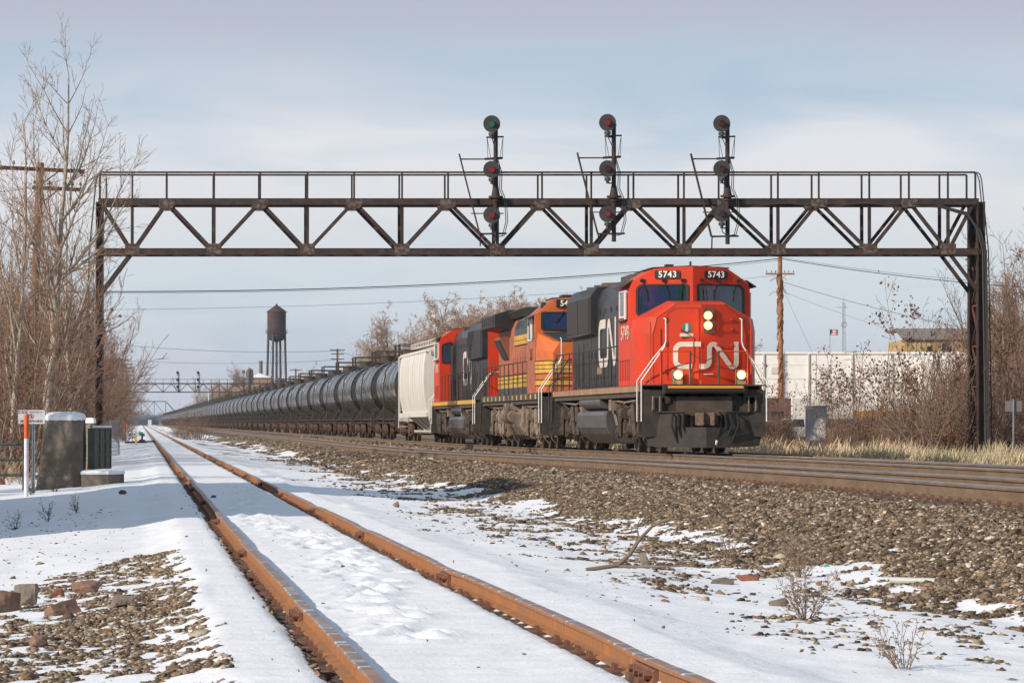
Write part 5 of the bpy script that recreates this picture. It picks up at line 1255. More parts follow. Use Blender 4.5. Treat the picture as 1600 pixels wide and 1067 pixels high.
for (k_, x, Z, sc), w_ in zip(L, where): put(k_, at(x, Z, -.5), sc, random.uniform(0, 6), f'{nm[k_]}, {w_}', gl)
spots = []
for i in range(120):
    x = random.uniform(-30, 178); Z = random.uniform(112, 230)+max(0, x-60)*.9; k_ = random.choice(['shr1', 'shr2', 'shr1', 'shr1'])
    if PX(x, 661, Z).x > -3.2+SKEW*Z: x -= 30
    put(k_, at(x, Z, -.45), random.uniform(.9, 1.7), random.uniform(0, 6), *(('tangled bare shrub at the left edge of the photo', 'shrubs at the left edge') if x < 20 else ('tangled bare shrub in the thicket behind the green gate and sign', 'shrubs behind the sign') if x < 60 else ('tangled bare shrub in the thicket behind the tall concrete block', 'shrubs behind the concrete block') if x < 128 else ('tangled bare shrub in the thicket past the left bridge leg', 'shrubs past the bridge leg')))
for i in range(16):
    Y = 260+i*26; put(random.choice(['shr1', 'shr2', 'ash2']), (-3.9+SKEW*Y-random.random()*2, Y, -.4), random.uniform(.9, 1.3), random.uniform(0, 6), 'bare bush at the snowy edge of the distant siding', 'bushes along the distant siding')
for (x, Z, s_) in ((196, 330, .8), (190, 300, .9), (200, 350, .7)): put('shr3', at(x, Z, -.35), s_*1.3, x, 'dark low bush by the switch stand', 'low bushes by the switch')
for i, (x, Z, s_) in enumerate(((290, 330, .95), (303, 325, 1.05), (315, 335, .9), (282, 350, .7))): put('shr3', at(x, Z, -.2), s_*1.25, x, 'dark brush patch beside the siding in front of the far tank cars', 'brush patch right of the siding')
# --- right thicket
gr = 'bare trees and shrubs right of the train'
RT = [('sum1', 1205, 205, .85), ('shr1', 1300, 196, .85), ('sum2', 1300, 180, 1.0), ('sum1', 1348, 172, 1.08), ('sum2', 1395, 168, 1.0), ('ail', 1437, 172, 1.0), ('sum1', 1470, 165, 1.0), ('shr1', 1500, 175, 1.4), ('ash1', 1565, 180, .98), ('ash2', 1598, 170, 1.1), ('ash1', 1630, 165, 1.25), ('pop2', 1612, 190, .98), ('ash2', 1548, 195, 1.0), ('shr1', 1420, 185, 1.1), ('sum2', 1330, 195, .9), ('ash1', 1650, 190, 1.3), ('pop3', 1590, 215, 1.0), ('sum1', 1270, 200, .8)]
wr = ['just right of the lead locomotive', 'behind the white cabinet, left side', 'directly right of the white cabinet', 'with the widest crown in front of the warehouse', 'left of the pale tall sapling', 'the one before the yellow building', 'just left of the bridge leg', 'behind the right bridge leg', 'right of the bridge leg', 'by the back of the small sign', 'cut by the right edge', 'tallest at the right edge', 'immediately behind the bridge ladder', 'between the sapling and the parked cars', 'behind the widest sumac', 'outer one past the right edge', 'pale one deep in the right thicket', 'low one over the cabinet']
nr = {'sum1': 'sumac with brown seed heads', 'sum2': 'sumac thick with withered clusters', 'shr1': 'many stemmed bare shrub', 'ail': 'tall thin tree with a few dead leaf clumps', 'ash1': 'bushy red brown bare tree', 'ash2': 'fine twigged bare tree', 'pop2': 'slim pale bare tree', 'pop3': 'forked pale bare tree'}
for (k_, x, Z, sc), w_ in zip(RT, wr): put(k_, at(x, Z, .0), sc, random.uniform(0, 6), f'{nr[k_]}, {w_}', gr)
for i in range(150):
    x = random.uniform(1195, 1660); Z = random.uniform(150, 205); k_ = random.choice(['shr2', 'shr3', 'shr3', 'shr1']) if x > 1400 else 'shr3'
    sc = random.uniform(.55, .95)*(1.0 if x < 1440 else 1.5)
    if 1222 < x < 1305: x = 1200+(x-1222)*.2; Z = 190; sc *= .8
    put(k_, at(x, Z, -.05), sc, random.uniform(0, 6), *(('low bramble shrub around the pale equipment cabinet', 'brambles around the cabinet') if x < 1310 else ('low bramble shrub under the sumacs in front of the warehouse', 'brambles under the sumacs') if x < 1440 else ('low bramble shrub around the right legs of the signal bridge', 'brambles around the right bridge legs') if x < 1545 else ('bramble shrub at the right edge beyond the signal bridge', 'brambles at the right edge')))
for x_, Z_, s_ in ((1226, 205, .55), (1240, 210, .6), (1252, 206, .5), (1300, 200, .6), (1233, 190, .4)): put('shr3', at(x_, Z_, 0), s_, x_, 'low bramble shrub around the pale equipment cabinet', 'brambles around the cabinet')
# --- trees further off
FT = [('far1', 640, 440, 1.12, 'bare spreading tree behind the white hopper car'), ('far2', 603, 450, 1.1, 'small bare tree left of the hopper car roof'), ('far3', 742, 420, 1.3, 'large rust brown tree above the third locomotive'), ('far3', 788, 430, 1.5, 'dense brown tree left of the orange cab'), ('far3', 835, 425, 1.45, 'brown tree behind the orange cab roof'), ('far3', 765, 440, 1.3, 'brown tree between the larger ones above the third locomotive'), ('far3', 812, 455, 1.5, 'brown tree behind the orange locomotive hood'), ('far3', 866, 450, 1.45, 'brown tree directly over the orange cab'), ('far3', 720, 460, 1.15, 'low brown tree left of the rust brown one'), ('far2', 662, 455, 1.25, 'airy bare tree right of the one behind the hopper'), ('far2', 620, 470, 1.2, 'airy bare tree over the left end of the hopper car'), ('far2', 585, 520, 1.0, 'low airy tree left of the hopper car'), ('far2', 900, 430, 1.35, 'bare tree between the two leading locomotives'), ('far2', 712, 440, 1.3, 'bare tree just right of the hopper car end'), ('far2', 560, 620, 1.0, 'bare tree behind the first tank cars'), ('far1', 505, 760, 1.0, 'thin tree left of the distant crossarm pole'), ('far2', 478, 800, 1.1, 'thin tree right of the water tower legs'), ('far1', 350, 1400, 1.75, 'hazy round tree right of the truss bridge'), ('far2', 372, 1450, 1.9, 'hazy tree by the pale tank above the train'), ('far2', 325, 1350, 1.5, 'hazy bush left of the round tree'), ('far1', 1196, 340, .72, 'bare tree beside the right utility pole'), ('far2', 1560, 330, 1.0, 'bare tree behind the right bridge leg'), ('far1', 1640, 300, 1.1, 'large bare tree past the right edge'), ('far1', 130, 520, 1.2, 'large bare tree behind the stored hopper'), ('far2', 60, 420, 1.3, 'large bare tree behind the left thicket'), ('far1', -20, 350, 1.1, 'large bare tree behind the left edge')]
for k_, x, Z, sc, lb in FT: put(k_, at(x, Z, -.5), sc, x*.1, lb)
for i in range(26):
    x = 130+i*13+random.uniform(-5, 5); put(random.choice(['far1', 'far2']), at(x, 3300+random.uniform(-200, 300), -2), random.uniform(1.0, 1.7), i, 'blue hazy tree on the far horizon', 'trees on the far horizon', sx=1.6)
put('ash1', (-9.0, 70, -.5), 1.35, 1, 'unseen bare tree added outside the left edge to shade the siding, nearest', 'trees left of the frame'); put('ash2', (-8.2, 84, -.5), 1.5, 2, 'second unseen bare tree added outside the left edge as a shade caster', 'trees left of the frame'); put('pop3', (-11, 78, -.5), 1.2, 3, 'unseen forked poplar added outside the left edge for its shadow', 'trees left of the frame'); put('ash2', (-7.5, 58, -.5), .9, 4, 'small unseen bare tree added outside the left edge for its shadow', 'trees left of the frame'); put('shr1', (-5.6, 66, -.5), 1.2, 2, 'unseen bare shrub added outside the left edge for its shadow', 'trees left of the frame')  # unseen trees and shrub added to throw streaked shadow onto the snow
# --- dry grass strip right of the train, weeds
def grass():
    g = np.random.default_rng(5); n = 60000; X = g.uniform(18.2, 30, n); Y = g.uniform(60, 200, n)
    X = 18.6+(X-18.2)*1.0; k = infrustum(X, Y, 2) & (fbm(X*.6, Y*.18, 77, 3) > .40); X = X[k]; Y = Y[k]; n = len(X)
    clump = fbm(X*1.2, Y*.4, 41, 3); h = g.uniform(.18, .55, n)*(.15+2.6*np.clip(clump-.2, 0, 1)**1.4)*np.clip(Y/110, .5, 1.2)*.85*sstep(18.3, 20.5, X+.4); lean = g.normal(size=(n, 2))*.28; lean[:, 0] += .12
    w = g.uniform(.006, .014, n)*np.clip(Y/90, 1, 2.2); Z0 = height(X, Y)-.02; a = g.uniform(0, math.pi, n); dx = np.cos(a)*w; dy = np.sin(a)*w
    P = lambda f, ww: np.stack([X+lean[:, 0]*h*f**1.6+dx*ww, Y+lean[:, 1]*h*f**1.6+dy*ww, Z0+h*f], -1)
    vs = np.stack([P(0, -1), P(0, 1), P(.6, .7), P(.6, -.7), P(1, .25), P(1, -.25)], 1).reshape(-1, 3)
    fs = (np.array([(0, 1, 2, 3), (3, 2, 4, 5)])[None]+(np.arange(n)*6)[:, None, None]).reshape(-1, 4)
    green = .8*sstep(.55, .65, fbm(X*.25, Y*.06, 91, 3))[:, None]; t = g.uniform(.55, 1.25, (n, 1))
    c = (np.array([(.66, .50, .33)])*(1-green)+np.array([(.44, .37, .22)])*green)*t; c = np.concatenate([c, np.ones((n, 1))], 1)
    m = bpy.data.materials.new('dry_grass'); m.use_nodes = True; nt = m.node_tree; at_ = nt.nodes.new('ShaderNodeAttribute'); at_.attribute_name = 'tint'; nt.links.new(at_.outputs['Color'], nt.nodes['Principled BSDF'].inputs['Base Color']); nt.nodes['Principled BSDF'].inputs['Roughness'].default_value = .8
    tag(raw('dry_grass', vs, fs, m, cols={'tint': np.repeat(c, 6, 0)}), 'tawny dry grass growing on the bank right of the train', 'grass', kind='stuff')
    # leaf litter and dead stalks at the left, under the thicket
    n = 16000; X = g.uniform(-14, -2.6, n); Y = g.uniform(96, 260, n); k = infrustum(X, Y, 2) & (X < -3.0+SKEW*Y); X = X[k]; Y = Y[k]; n = len(X)
    h = g.uniform(.2, .9, n); lean = g.normal(size=(n, 2))*.5; w = g.uniform(.008, .016, n); Z0 = height(X, Y)-.02; a = g.uniform(0, math.pi, n); dx = np.cos(a)*w; dy = np.sin(a)*w
    P = lambda f, ww: np.stack([X+lean[:, 0]*h*f+dx*ww, Y+lean[:, 1]*h*f+dy*ww, Z0+h*f], -1)
    vs = np.stack([P(0, -1), P(0, 1), P(1, .4), P(1, -.4)], 1).reshape(-1, 3); fs = np.arange(4*n).reshape(-1, 4)
    c = np.array([(.26, .16, .09)])*g.uniform(.5, 1.4, (n, 1)); c = np.concatenate([c, np.ones((n, 1))], 1)
    tag(raw('dead_stalks', vs, fs, m, cols={'tint': np.repeat(c, 4, 0)}), 'brown dead stalks under the left thicket', 'undergrowth', kind='stuff')
grass()
def weed(label, x, Z, H, z=None, stems=9, seed=1, m=None, dens=1.5):
    p = PX(x, 661, Z); zz = float(height(np.array([p.x]), np.array([p.y]))[0])
    T, C, lf = tree_mesh(seed=seed, H=H*8, stems=stems, spread=.75, crown0=.12, dens=dens, ang=.7, sl=.4, r0=.045, wild=.25, lv=2, twig=.028, up=.12, tl=.9)
    sc = 1
    v, f = segmesh(T+C, 3); v = v/8; g = np.random.default_rng(seed)
    ends = [s[1]/8 for s in C if g.random() < .5] or [T[-1][1]]
    o = thing('dry_weed', label, 'weed', (p.x, p.y, zz+.28*0)); 
    v[:, 2] = np.maximum(v[:, 2]+.0, -.05); raw('stems', v, f, m or mat('weed_stem', (.26, .18, .12), .85), o)
    lv_, lf_ = leafmesh(ends, .016, g); raw('seed_heads', lv_, lf_, mat('weed_seed', (.32, .24, .16), .85), o)
    return o
weed('bushy dry weed growing at the foot of the stone bank', 1252, 37, .50, seed=2, stems=12)
weed('dry weed in the snow straight below the bushy one', 1258, 28.5, .46, seed=3, stems=11)
weed('dry weed cut by the bottom edge of the photo', 1412, 22.5, .36, seed=4, stems=9)
weed('low brown weed left of the bushy one on the bank', 1140, 42, .35, seed=5, stems=9)
dk = mat('dark_stem', (.07, .05, .045), .85)
weed('dark dried plant standing in the snow on the left', 75, 57, .42, seed=6, stems=4, m=dk)
weed('pair of thin dark stalks in the snow near the siding', 122, 62, .38, seed=7, stems=4, m=dk)
weed('wispy dead plant at the far left of the snow', 22, 55, .35, seed=8, stems=4, m=dk)
weed('thin grass tuft at the foot of the orange and white marker', 50, 84, .5, seed=9, stems=9, m=dk)
weed('short dark tuft at the base of the concrete block', 86, 86, .3, seed=10, stems=9, m=dk)
# ================================================================== things at the left
conc = mat('weathered_concrete', (.13, .108, .082), .9, 0, (.22, .185, .145), 2.2, 8, .5, 30, .35, .7, c3=(.075, .062, .048), scale3=1.2)
concl = mat('light_rough_concrete', (.34, .27, .18), .9, 0, (.15, .12, .08), 14, 7, .8, 30)
snowcap = mat('snow_cap', (.82, .83, .86), .7, 0, (.74, .76, .8), 3, 3, .2, 20)
greenp = mat('green_enamel', (.055, .085, .065), .5, 0, (.035, .05, .04), 4, 4)
galv = mat('galvanised_steel', (.26, .30, .33), .45, .5, (.17, .2, .22), 6, 3)
def loc_at(x, Z, yb): p = PX(x, yb, Z); return p
# big block: local frame x right, y away
Z = 90.; k = Z/FPX
p = PX(92, 768, Z); gz = p.z
b = thing('concrete_block', 'tall dark concrete block with slanted left side, snow on top, beside the no trespassing sign', 'concrete block', (p.x, p.y, gz), -YAW)
m = MB()
bot = [(-.53, 0), (.33, -.06), (.53, .22), (.5, 1.2), (-.5, 1.2), (-.62, .5)]; top = [(-.30, .05), (.28, .02), (.50, .22), (.48, 1.15), (-.25, 1.15), (-.38, .5)]
Hh = 113*k
rings = []
for f in (0, .3, .6, .85, 1.0): rings.append([(bx+(tx-bx)*f+.012*math.sin(7*f+i), by+(ty-by)*f, -.15+(Hh+.15)*f) for i, ((bx, by), (tx, ty)) in enumerate(zip(bot, top))])
m.loft(rings); m.build('block', conc, b, bevel=.03)
m = MB(); c = [(sum(q[0] for q in top)/6, sum(q[1] for q in top)/6)][0]
rr_ = []
for f, z in ((1.03, -.02), (1.04, .05), (.97, .11), (.84, .145), (.5, .165)): rr_.append([(c[0]+(x-c[0])*f, c[1]+(y-c[1])*f, Hh+z+.012*math.sin(i*2+z*30)) for i, (x, y) in enumerate(roundpoly([(*t_, 0) for t_ in top], .08, 4) and [(v.x, v.y) for v in roundpoly([(*t_, 0) for t_ in top], .08, 4)])])
m.loft(rr_); m.build('snow_cap', snowcap, b, smooth=True)
# second rough block behind
p = PX(136, 735, 96); b = thing('concrete_post', 'tan rough sunlit concrete post behind the dark block, snow on its top', 'concrete block', (p.x, p.y, p.z), -YAW)
k2 = 96/FPX; m = MB(); m.prism([(-.2, -.2), (-.2, 74*k2), (.10, 76*k2), (.14, -.2)], 0, .5); m.build('block', concl, b, bevel=.02)
m = MB(); m.loft([[(x*f, .25+(y-.25)*f, 74*k2+z) for x, y in ((-.22, -.03), (.16, -.02), (.16, .53), (-.22, .53))] for f, z in ((1, 0), (1.0, .08), (.85, .13))]); m.build('snow_cap', snowcap, b, smooth=True)
m = MB(); m.box(-.15, .02, -.12, 0, .02, .12); o = m.build('rag', mat('orange_scrap', (.55, .18, .03), .8), b, bevel=.02)
# low step
p = PX(156, 768, 89); k3 = 89/FPX; b = thing('concrete_step', 'low dark concrete slab with thick snow on top, right of the tall block', 'concrete slab', (p.x, p.y, p.z), -YAW)
m = MB(); m.prism([(-.42, -.02), (.2, -.02), (.42, .35), (.44, 1.1), (-.42, 1.1)], -.2, 27*k3, 'z'); m.build('block', conc, b, bevel=.02)
m = MB(); pl = [(-.43, -.03), (.2, -.03), (.43, .34), (.45, 1.11), (-.43, 1.11)]
m.loft([[(x*f, .5+(y-.5)*f, 27*k3+z) for x, y in pl] for f, z in ((1.0, 0), (1.02, .04), (.97, .08), (.85, .095))]); m.build('snow_cap', snowcap, b, smooth=True)
# green cabinet: narrow end towards us, ribbed side turned right
p = PX(143, 733, 90.5); k4 = 90.5/FPX; b = thing('green_cabinet', 'dark green metal cabinet with ribbed side panels standing on the low concrete slab', 'metal cabinet', (p.x, p.y, p.z), -YAW)
H4 = 64*k4; m = MB(); m.prism([(-.09, 0), (.05, 0), (.28, 1.5), (.14, 1.5)], 0, H4, 'z'); m.build('body', greenp, b, bevel=.01)
m = MB()
for z in (0, H4*.34, H4*.66, H4-.02): m.plate([(.055, 0, z), (.285, 1.5, z), (.285, 1.5, z+.03), (.055, 0, z+.03)], (.02, 0, 0), 0)
for q in (0., .5, 1.0, 1.46): m.plate([(.055+.153*q, q, 0), (.055+.153*(q+.04), q+.04, 0), (.055+.153*(q+.04), q+.04, H4), (.055+.153*q, q, H4)], (.018, 0, 0), 0)
m.bar((-.07, -.015, 0), (-.07, -.015, H4), .03, .03); m.bar((.03, -.015, 0), (.03, -.015, H4), .03, .03); m.build('rib', greenp, b)
m = MB(); m.prism([(.03, 0), (.30, 1.52), (.14, 1.52), (-.08, .4)], H4, H4+.06, 'z'); m.build('snow_cap', snowcap, b)
# sign
p = PX(52, 768, 86); k5 = 86/FPX; s = thing('no_trespassing_sign', 'white no trespassing sign on a steel post before the tall concrete block', 'sign', (p.x, p.y, p.z), -YAW)
m = MB(); H5 = 128*k5; m.prism([(-.035, 0), (-.012, 0), (-.012, .03), (.012, .03), (.012, 0), (.035, 0), (.035, .008), (.02, .008), (.02, .04), (-.02, .04), (-.02, .008), (-.035, .008)], -.3, H5, 'z'); m.build('post', galv, s)
sy0, sy1 = (768-662)*k5, (768-640.5)*k5; cx = (49-52)*k5
m = MB(); w2 = 21*k5; q = roundpoly([(cx-w2, -.012, sy0), (cx+w2, -.012, sy0), (cx+w2, -.012, sy1), (cx-w2, -.012, sy1)], .03); m.plate(q, (0, .006, 0)); pl = m.build('sign_plate', mat('sign_white', (.55, .56, .58), .5, 0, (.45, .45, .46), 5, 3), s)
ink = mat('sign_ink', (.03, .03, .035), .6); sr = mat('sign_red', (.5, .03, .02), .5)
text('CSX', .082, ink, pl, 'logo', MF(cx-.19, -.016, sy1-.05), 1.3, th=.001, bold=.02, spacing=1.1); text('Transportation  Inc.', .036, ink, pl, 'small_print', MF(cx+.10, -.016, sy1-.045), 1., th=.001)
text('NO TRESPASSING', .068, ink, pl, 'lettering', MF(cx, -.016, sy0+.055), .92, th=.001, bold=.02)
m = MB(); n = 24
for (r1_, r2_) in ((.058, .045),):
    vs = [(cx-.01+r*math.cos(2*math.pi*i/n), -.017, sy0+.165+r*math.sin(2*math.pi*i/n)) for r in (r1_, r2_) for i in range(n)]; m.add(vs, [(i, (i+1) % n, n+(i+1) % n, n+i) for i in range(n)])
m.bar((cx-.045, -.018, sy0+.2), (cx+.025, -.018, sy0+.13), .012, .004); m.build('prohibition_mark', sr, pl)
m = MB(); m.bar((cx-.01, -.017, sy0+.14), (cx, -.017, sy0+.175), .025, .003, up=(0, 1, 0)); m.cyl((cx-.01, -.0165, sy0+.19), (cx-.01, -.0175, sy0+.19), .012, 10); m.build('pictogram', ink, pl)
# marker
p = PX(41, 777, 82.5); k6 = 82.5/FPX; s = thing('marker_post', 'orange topped white round marker post in front of the trespassing sign', 'marker post', (p.x, p.y, p.z-.1), -YAW)
m = MB(); m.cyl((0, 0, 0), (0, 0, .1+92*k6), .048, 16); m.build('post', mat('marker_white', (.62, .62, .66), .5), s, smooth=True)
m = MB(); m.cyl((0, 0, .1+92*k6), (0, 0, .1+128*k6), .051, 16); m.cyl((0, 0, .1+128*k6), (0, 0, .1+131*k6), .051, 16, r2=.03); m.build('sleeve', mat('marker_orange', (.62, .10, .02), .5), s, smooth=True)
p = PX(199, 688, 265); s = thing('marker_post', 'small orange topped white marker post far along the left of the siding', 'marker post', (p.x, p.y, p.z-.1), 0)
m = MB(); m.cyl((0, 0, 0), (0, 0, .8), .06, 10); m.build('post', MATS['marker_white'], s, smooth=True); m = MB(); m.cyl((0, 0, .8), (0, 0, 1.25), .065, 10); m.build('sleeve', MATS['marker_orange'], s, smooth=True)
# green pipe gate at the left edge
p = PX(38, 766, 91); k7 = 91/FPX; s = thing('pipe_gate', 'green three rail pipe gate at the left edge beside the marker post', 'gate', (p.x, p.y, p.z-.1), -YAW)
m = MB(); m.cyl((0, 0, 0), (0, 0, 80*k7), .05, 10); m.build('post', greenp, s, smooth=True)
for yy in (694, 718, 742): m = MB(); m.cyl((-2.4, .1, (766-yy)*k7+.1), (0, 0, (766-yy)*k7+.1), .035, 10); m.build('rail', greenp, s, smooth=True)
m = MB(); m.cyl((-2.4, .1, 0), (-2.4, .1, 80*k7), .05, 10); m.build('post', greenp, s, smooth=True)
# chain link fence further back
s = thing('wire_fence', 'sagging wire fence on steel posts in front of the stored hopper car', 'fence', at(140, 150, -.4))
x0 = PX(110, 661, 150); x1 = PX(186, 661, 175)
for i in range(6):
    q = x0.lerp(x1, i/5)-Vector(s.location); m = MB(); m.cyl((q.x, q.y, 0), (q.x, q.y, 1.75), .03, 8); m.build('post', galv, s)
m = MB()
for z in (.15, .9, 1.7): m.cyl(x0-Vector(s.location)+V(0, 0, z-1.6), x1-Vector(s.location)+V(0, 0, z-1.6), .01, 4)
a = x0-Vector(s.location); b_ = x1-Vector(s.location); n = 90
for i in range(n):
    f = i/n; q = a.lerp(b_, f); q2 = a.lerp(b_, min(1, f+.06)); m.cyl((q.x, q.y, .1), (q2.x, q2.y, 1.7), .004, 3, caps=False); m.cyl((q2.x, q2.y, .1), (q.x, q.y, 1.7), .004, 3, caps=False)
m.build('wire_mesh', galv, s)
# switch stand and yellow stake, turnout rails
p = PX(222, 690, 262); s = thing('switch_stand', 'green flagged switch stand beside the distant siding', 'switch stand', (p.x, p.y, p.z)); m = MB(); m.box(-.2, .2, -.2, .2, 0, .15); m.cyl((0, 0, 0), (0, 0, .55), .07, 8); m.build('stand', dk, s)
m = MB(); m.box(-.22, .04, -.01, .01, .42, .66); m.box(.04, .18, -.02, .02, .36, .56); m.build('target', mat('switch_green', (.02, .28, .17), .5), s)
p = PX(212.5, 693, 255); s = thing('yellow_stake', 'short yellow stake in the snow left of the distant siding', 'stake', (p.x, p.y, p.z-.1)); m = MB(); m.box(-.06, .06, -.03, .03, 0, .65); m.prism([(-.06, .65), (0, .73), (.06, .65)], -.03, .03); m.build('stake', yellowp, s)
m = MB(); a = PX(196, 691, 258); b_ = PX(241, 690, 262)
for q in (0, .25): m.bar(a+V(0, q*8, 0), b_+V(0, q*8, 0), .12, .12)
o = m.build('switch_rod', dk); tag(o, 'dark timbers and rods of the switch crossing the snow at the siding', 'switch timber')
# crossarm pole
poleM = mat('creosote_pole', (.13, .07, .045), .9, 0, (.22, .12, .075), 3, 6, .4, 20, stretch=(1, 1, .15))
def pole(name, label, x, Z, ytop, zb, lean, r, arms, ins=True, m_=None, group=None):
    p = PX(x, 661, Z); kk = Z/FPX; H = 1.2+(661-ytop)*kk-zb
    s = thing(name, label, 'utility pole', (p.x, p.y, zb), 0, group); m = MB(); m.cyl((-lean, 0, -.3), (0, 0, H), r*1.25, 12, r2=r); m.build('pole', m_ or poleM, s, smooth=True)
    for (y, wl, wr, rot) in arms:
        z = 1.2+(661-y)*kk-zb; d = Vector((math.cos(rot), math.sin(rot), 0)); m = MB(); a = V(0, -r-.04, z)-d*wl; c = V(0, -r-.04, z)+d*wr; m.bar(a, c, .1, .13); o = m.build('crossarm', m_ or poleM, s)
        m = MB()
        for f in (.04, .2, .34, .66, .8, .96):
            q = a.lerp(c, f); m.cyl(q, q+V(0, 0, .16), .015, 6); m.cyl(q+V(0, 0, .14), q+V(0, 0, .26), .05, 8, r2=.03)
        if ins: m.build('insulator', mat('insulator_glass', (.10, .12, .13), .2), o, smooth=True)
        m = MB(); m.bar(V(0, -r-.04, z-.55), V(0, -r-.04, z)+d*(wr*.45), .035); m.build('arm_brace', m_ or poleM, s)
    return s
pole('utility_pole', 'leaning dark pole with two long crossarms among the poplars at the left edge', 62, 135, 254, -.5, .45, .13, [(265, 1.75, 1.75, .55), (294, .3, 1.7, .55)])
# tall background poles left
for i, (x, Z, yt) in enumerate(((172, 420, 563), (182, 450, 560), (190, 520, 566), (197, 600, 571))):
    pole('utility_pole', ['first dim pole of the cluster left of the distant bridge, nearest', 'second dim pole of the cluster left of the distant bridge', 'third dim pole of the cluster left of the distant bridge', 'last and smallest dim pole of the cluster left of the distant bridge'][i], x, Z, yt, -.4, 0, .13, [(yt+3, 1.4, 1.4, .1), (yt+9, 1.4, 1.4, .1), (yt+15, 1.2, 1.2, .1)], ins=False, group='poles left of the distant bridge')
# --- loose things on the snow
rockm = mat('rock_grey', (.20, .165, .135), .9, 0, (.11, .085, .07), 6, 6, .6, 25); rockb = mat('rock_brown', (.24, .13, .085), .9, 0, (.14, .09, .07), 7, 6, .6, 25); brickm = mat('brick_red', (.24, .09, .055), .9, 0, (.2, .07, .045), 8, 5, .4, 40)
def rock(label, x, y, w, h, m_, seed, hz=None, cat='rock', name='rock'):
    # distance from the ground height under the picture point
    Z = 40.
    for _ in range(12):
        p = PX(x, y, Z); g_ = float(height(np.array([p.x]), np.array([p.y]))[0]); Z = max(16, (1.2-g_)*FPX/(y-661))
    p = PX(x, y, Z); k_ = Z/FPX; rnd = random.Random(seed); import bmesh
    bm = bmesh.new(); bmesh.ops.create_cube(bm, size=1)
    bmesh.ops.subdivide_edges(bm, edges=bm.edges, cuts=3, use_grid_fill=True)
    from mathutils import noise as mn
    pl = [(Vector((rnd.gauss(0, 1), rnd.gauss(0, 1), rnd.gauss(0, 1))).normalized(), rnd.uniform(.36, .50)) for _ in range(9)]
    for v in bm.verts:
        for (nn, dd) in pl:
            e_ = v.co.dot(nn)-dd
            if e_ > 0: v.co -= nn*e_
        v.co += mn.noise_vector(v.co*4+Vector((seed*3.1, 0, 0)))*.05
        v.co = Vector((v.co.x*w*k_*.85, v.co.y*w*k_*.7, v.co.z*h*k_*1.2))
    me = bpy.data.meshes.new(name); bm.to_mesh(me); bm.free(); me.materials.append(m_); o = bpy.data.objects.new(name, me); COL.objects.link(o)
    o.location = (p.x, p.y, p.z+h*k_*.35); o.rotation_euler = (rnd.uniform(-.3, .3), rnd.uniform(-.3, .3), rnd.uniform(0, 3)); return tag(o, label, cat)
rock('squared brown rock at the left edge', 8, 955, 52, 34, rockb, 1); rock('pile rock with rough grey top, second from the left edge', 42, 945, 44, 34, rockm, 2); rock('long reddish rock lying flat below the others', 95, 960, 56, 20, rockb, 3)
rock('tilted tan rock with snow beside it', 136, 925, 42, 20, rockb, 4); rock('small orange brown rock between the bigger ones', 90, 932, 26, 14, brickm, 5); rock('dark grey rock alone toward the siding', 190, 949, 46, 22, rockm, 6); rock('brown rock half sunk in the snowy gravel', 60, 1010, 40, 18, rockb, 7)
rock('reddish brown slab of stone in the snow', 1167, 908, 42, 11, brickm, 8); rock('pale boulder at the end of the fallen branch', 1007, 882, 20, 20, rockm, 9); rock('light stone on the bank near the right edge', 1574, 925, 20, 20, mat('pale_stone', (.45, .40, .36), .9), 10); rock('pale small rock at the right of the siding', 620, 792, 13, 10, rockm, 11)
rock('dark flat stump of wood on the snow near the bank', 558, 735, 24, 6, tiewood, 12, cat='log', name='wood_stump'); rock('dark wedge of timber in the snow right of the low slab', 192, 772, 14, 6, tiewood, 13, cat='timber', name='timber_wedge'); rock('red brown timber end at the far left edge', 2, 757, 12, 12, brickm, 14, cat='timber', name='timber_end')
rock('long grey plank lying at the toe of the bank', 1130, 912, 40, 8, rockm, 15); rock('grey brown flat rock above the lower weed', 1218, 946, 36, 11, rockm, 16)
def scrap(label, x, y, build, name, cat):
    Z = 40.
    for _ in range(12):
        p = PX(x, y, Z); g_ = float(height(np.array([p.x]), np.array([p.y]))[0]); Z = max(16, (1.2-g_)*FPX/(y-661))
    p = PX(x, y, Z); t = thing(name, label, cat, (p.x, p.y, p.z)); build(t, Z/FPX); return t
def f1(t, k_): m = MB(); m.box(-4*k_, 4*k_, -.08, .08, .005, .03); m.box(-2*k_, 5*k_, -.03, .12, .03, .05); m.build('wrapper', mat('blue_wrapper', (.02, .10, .42), .4), t, bevel=.004)
scrap('crumpled blue wrapper on the snow between the siding rails', 333, 778, f1, 'blue_wrapper', 'litter')
def f2(t, k_):
    m = MB(); m.cyl((0, .1, .03), (0, -.08, .04), .035, 12); m.build('bottle', mat('bottle_plastic', (.55, .62, .62), .15), t, smooth=True)
    m = MB(); m.cyl((0, -.08, .04), (0, -.115, .042), .03, 12); m.build('cap', mat('cap_green', (.0, .35, .25), .4), t, smooth=True)
scrap('small clear bottle with a green cap lying beside the bushy weed', 1289, 892, f2, 'bottle', 'bottle')
def f3(t, k_): m = MB(); m.cyl((-30*k_, .1, .03), (30*k_, -.2, .03), .03, 8); m.build('pipe', mat('grey_pipe', (.42, .44, .40), .6), t, smooth=True)
scrap('pale grey pipe lying at the foot of the bank', 1425, 912, f3, 'pipe', 'pipe')
def f4(t, k_):
    m = MB(); m.tube([(-.30, 0, .02), (0, 0, .06), (.12, .05, .16), (.22, .1, .30), (.34, .1, .42), (.46, .12, .47), (.62, .15, .5)], [.022, .024, .022, .018, .014, .01, .006], 6); m.tube([(0, 0, .05), (.3, -.1, .05), (.7, -.15, .06)], [.016, .012, .006], 5); m.tube([(.22, .1, .3), (.2, .15, .42), (.25, .2, .5)], [.01, .007, .004], 5); m.build('branch', bark_dark, t, smooth=True)
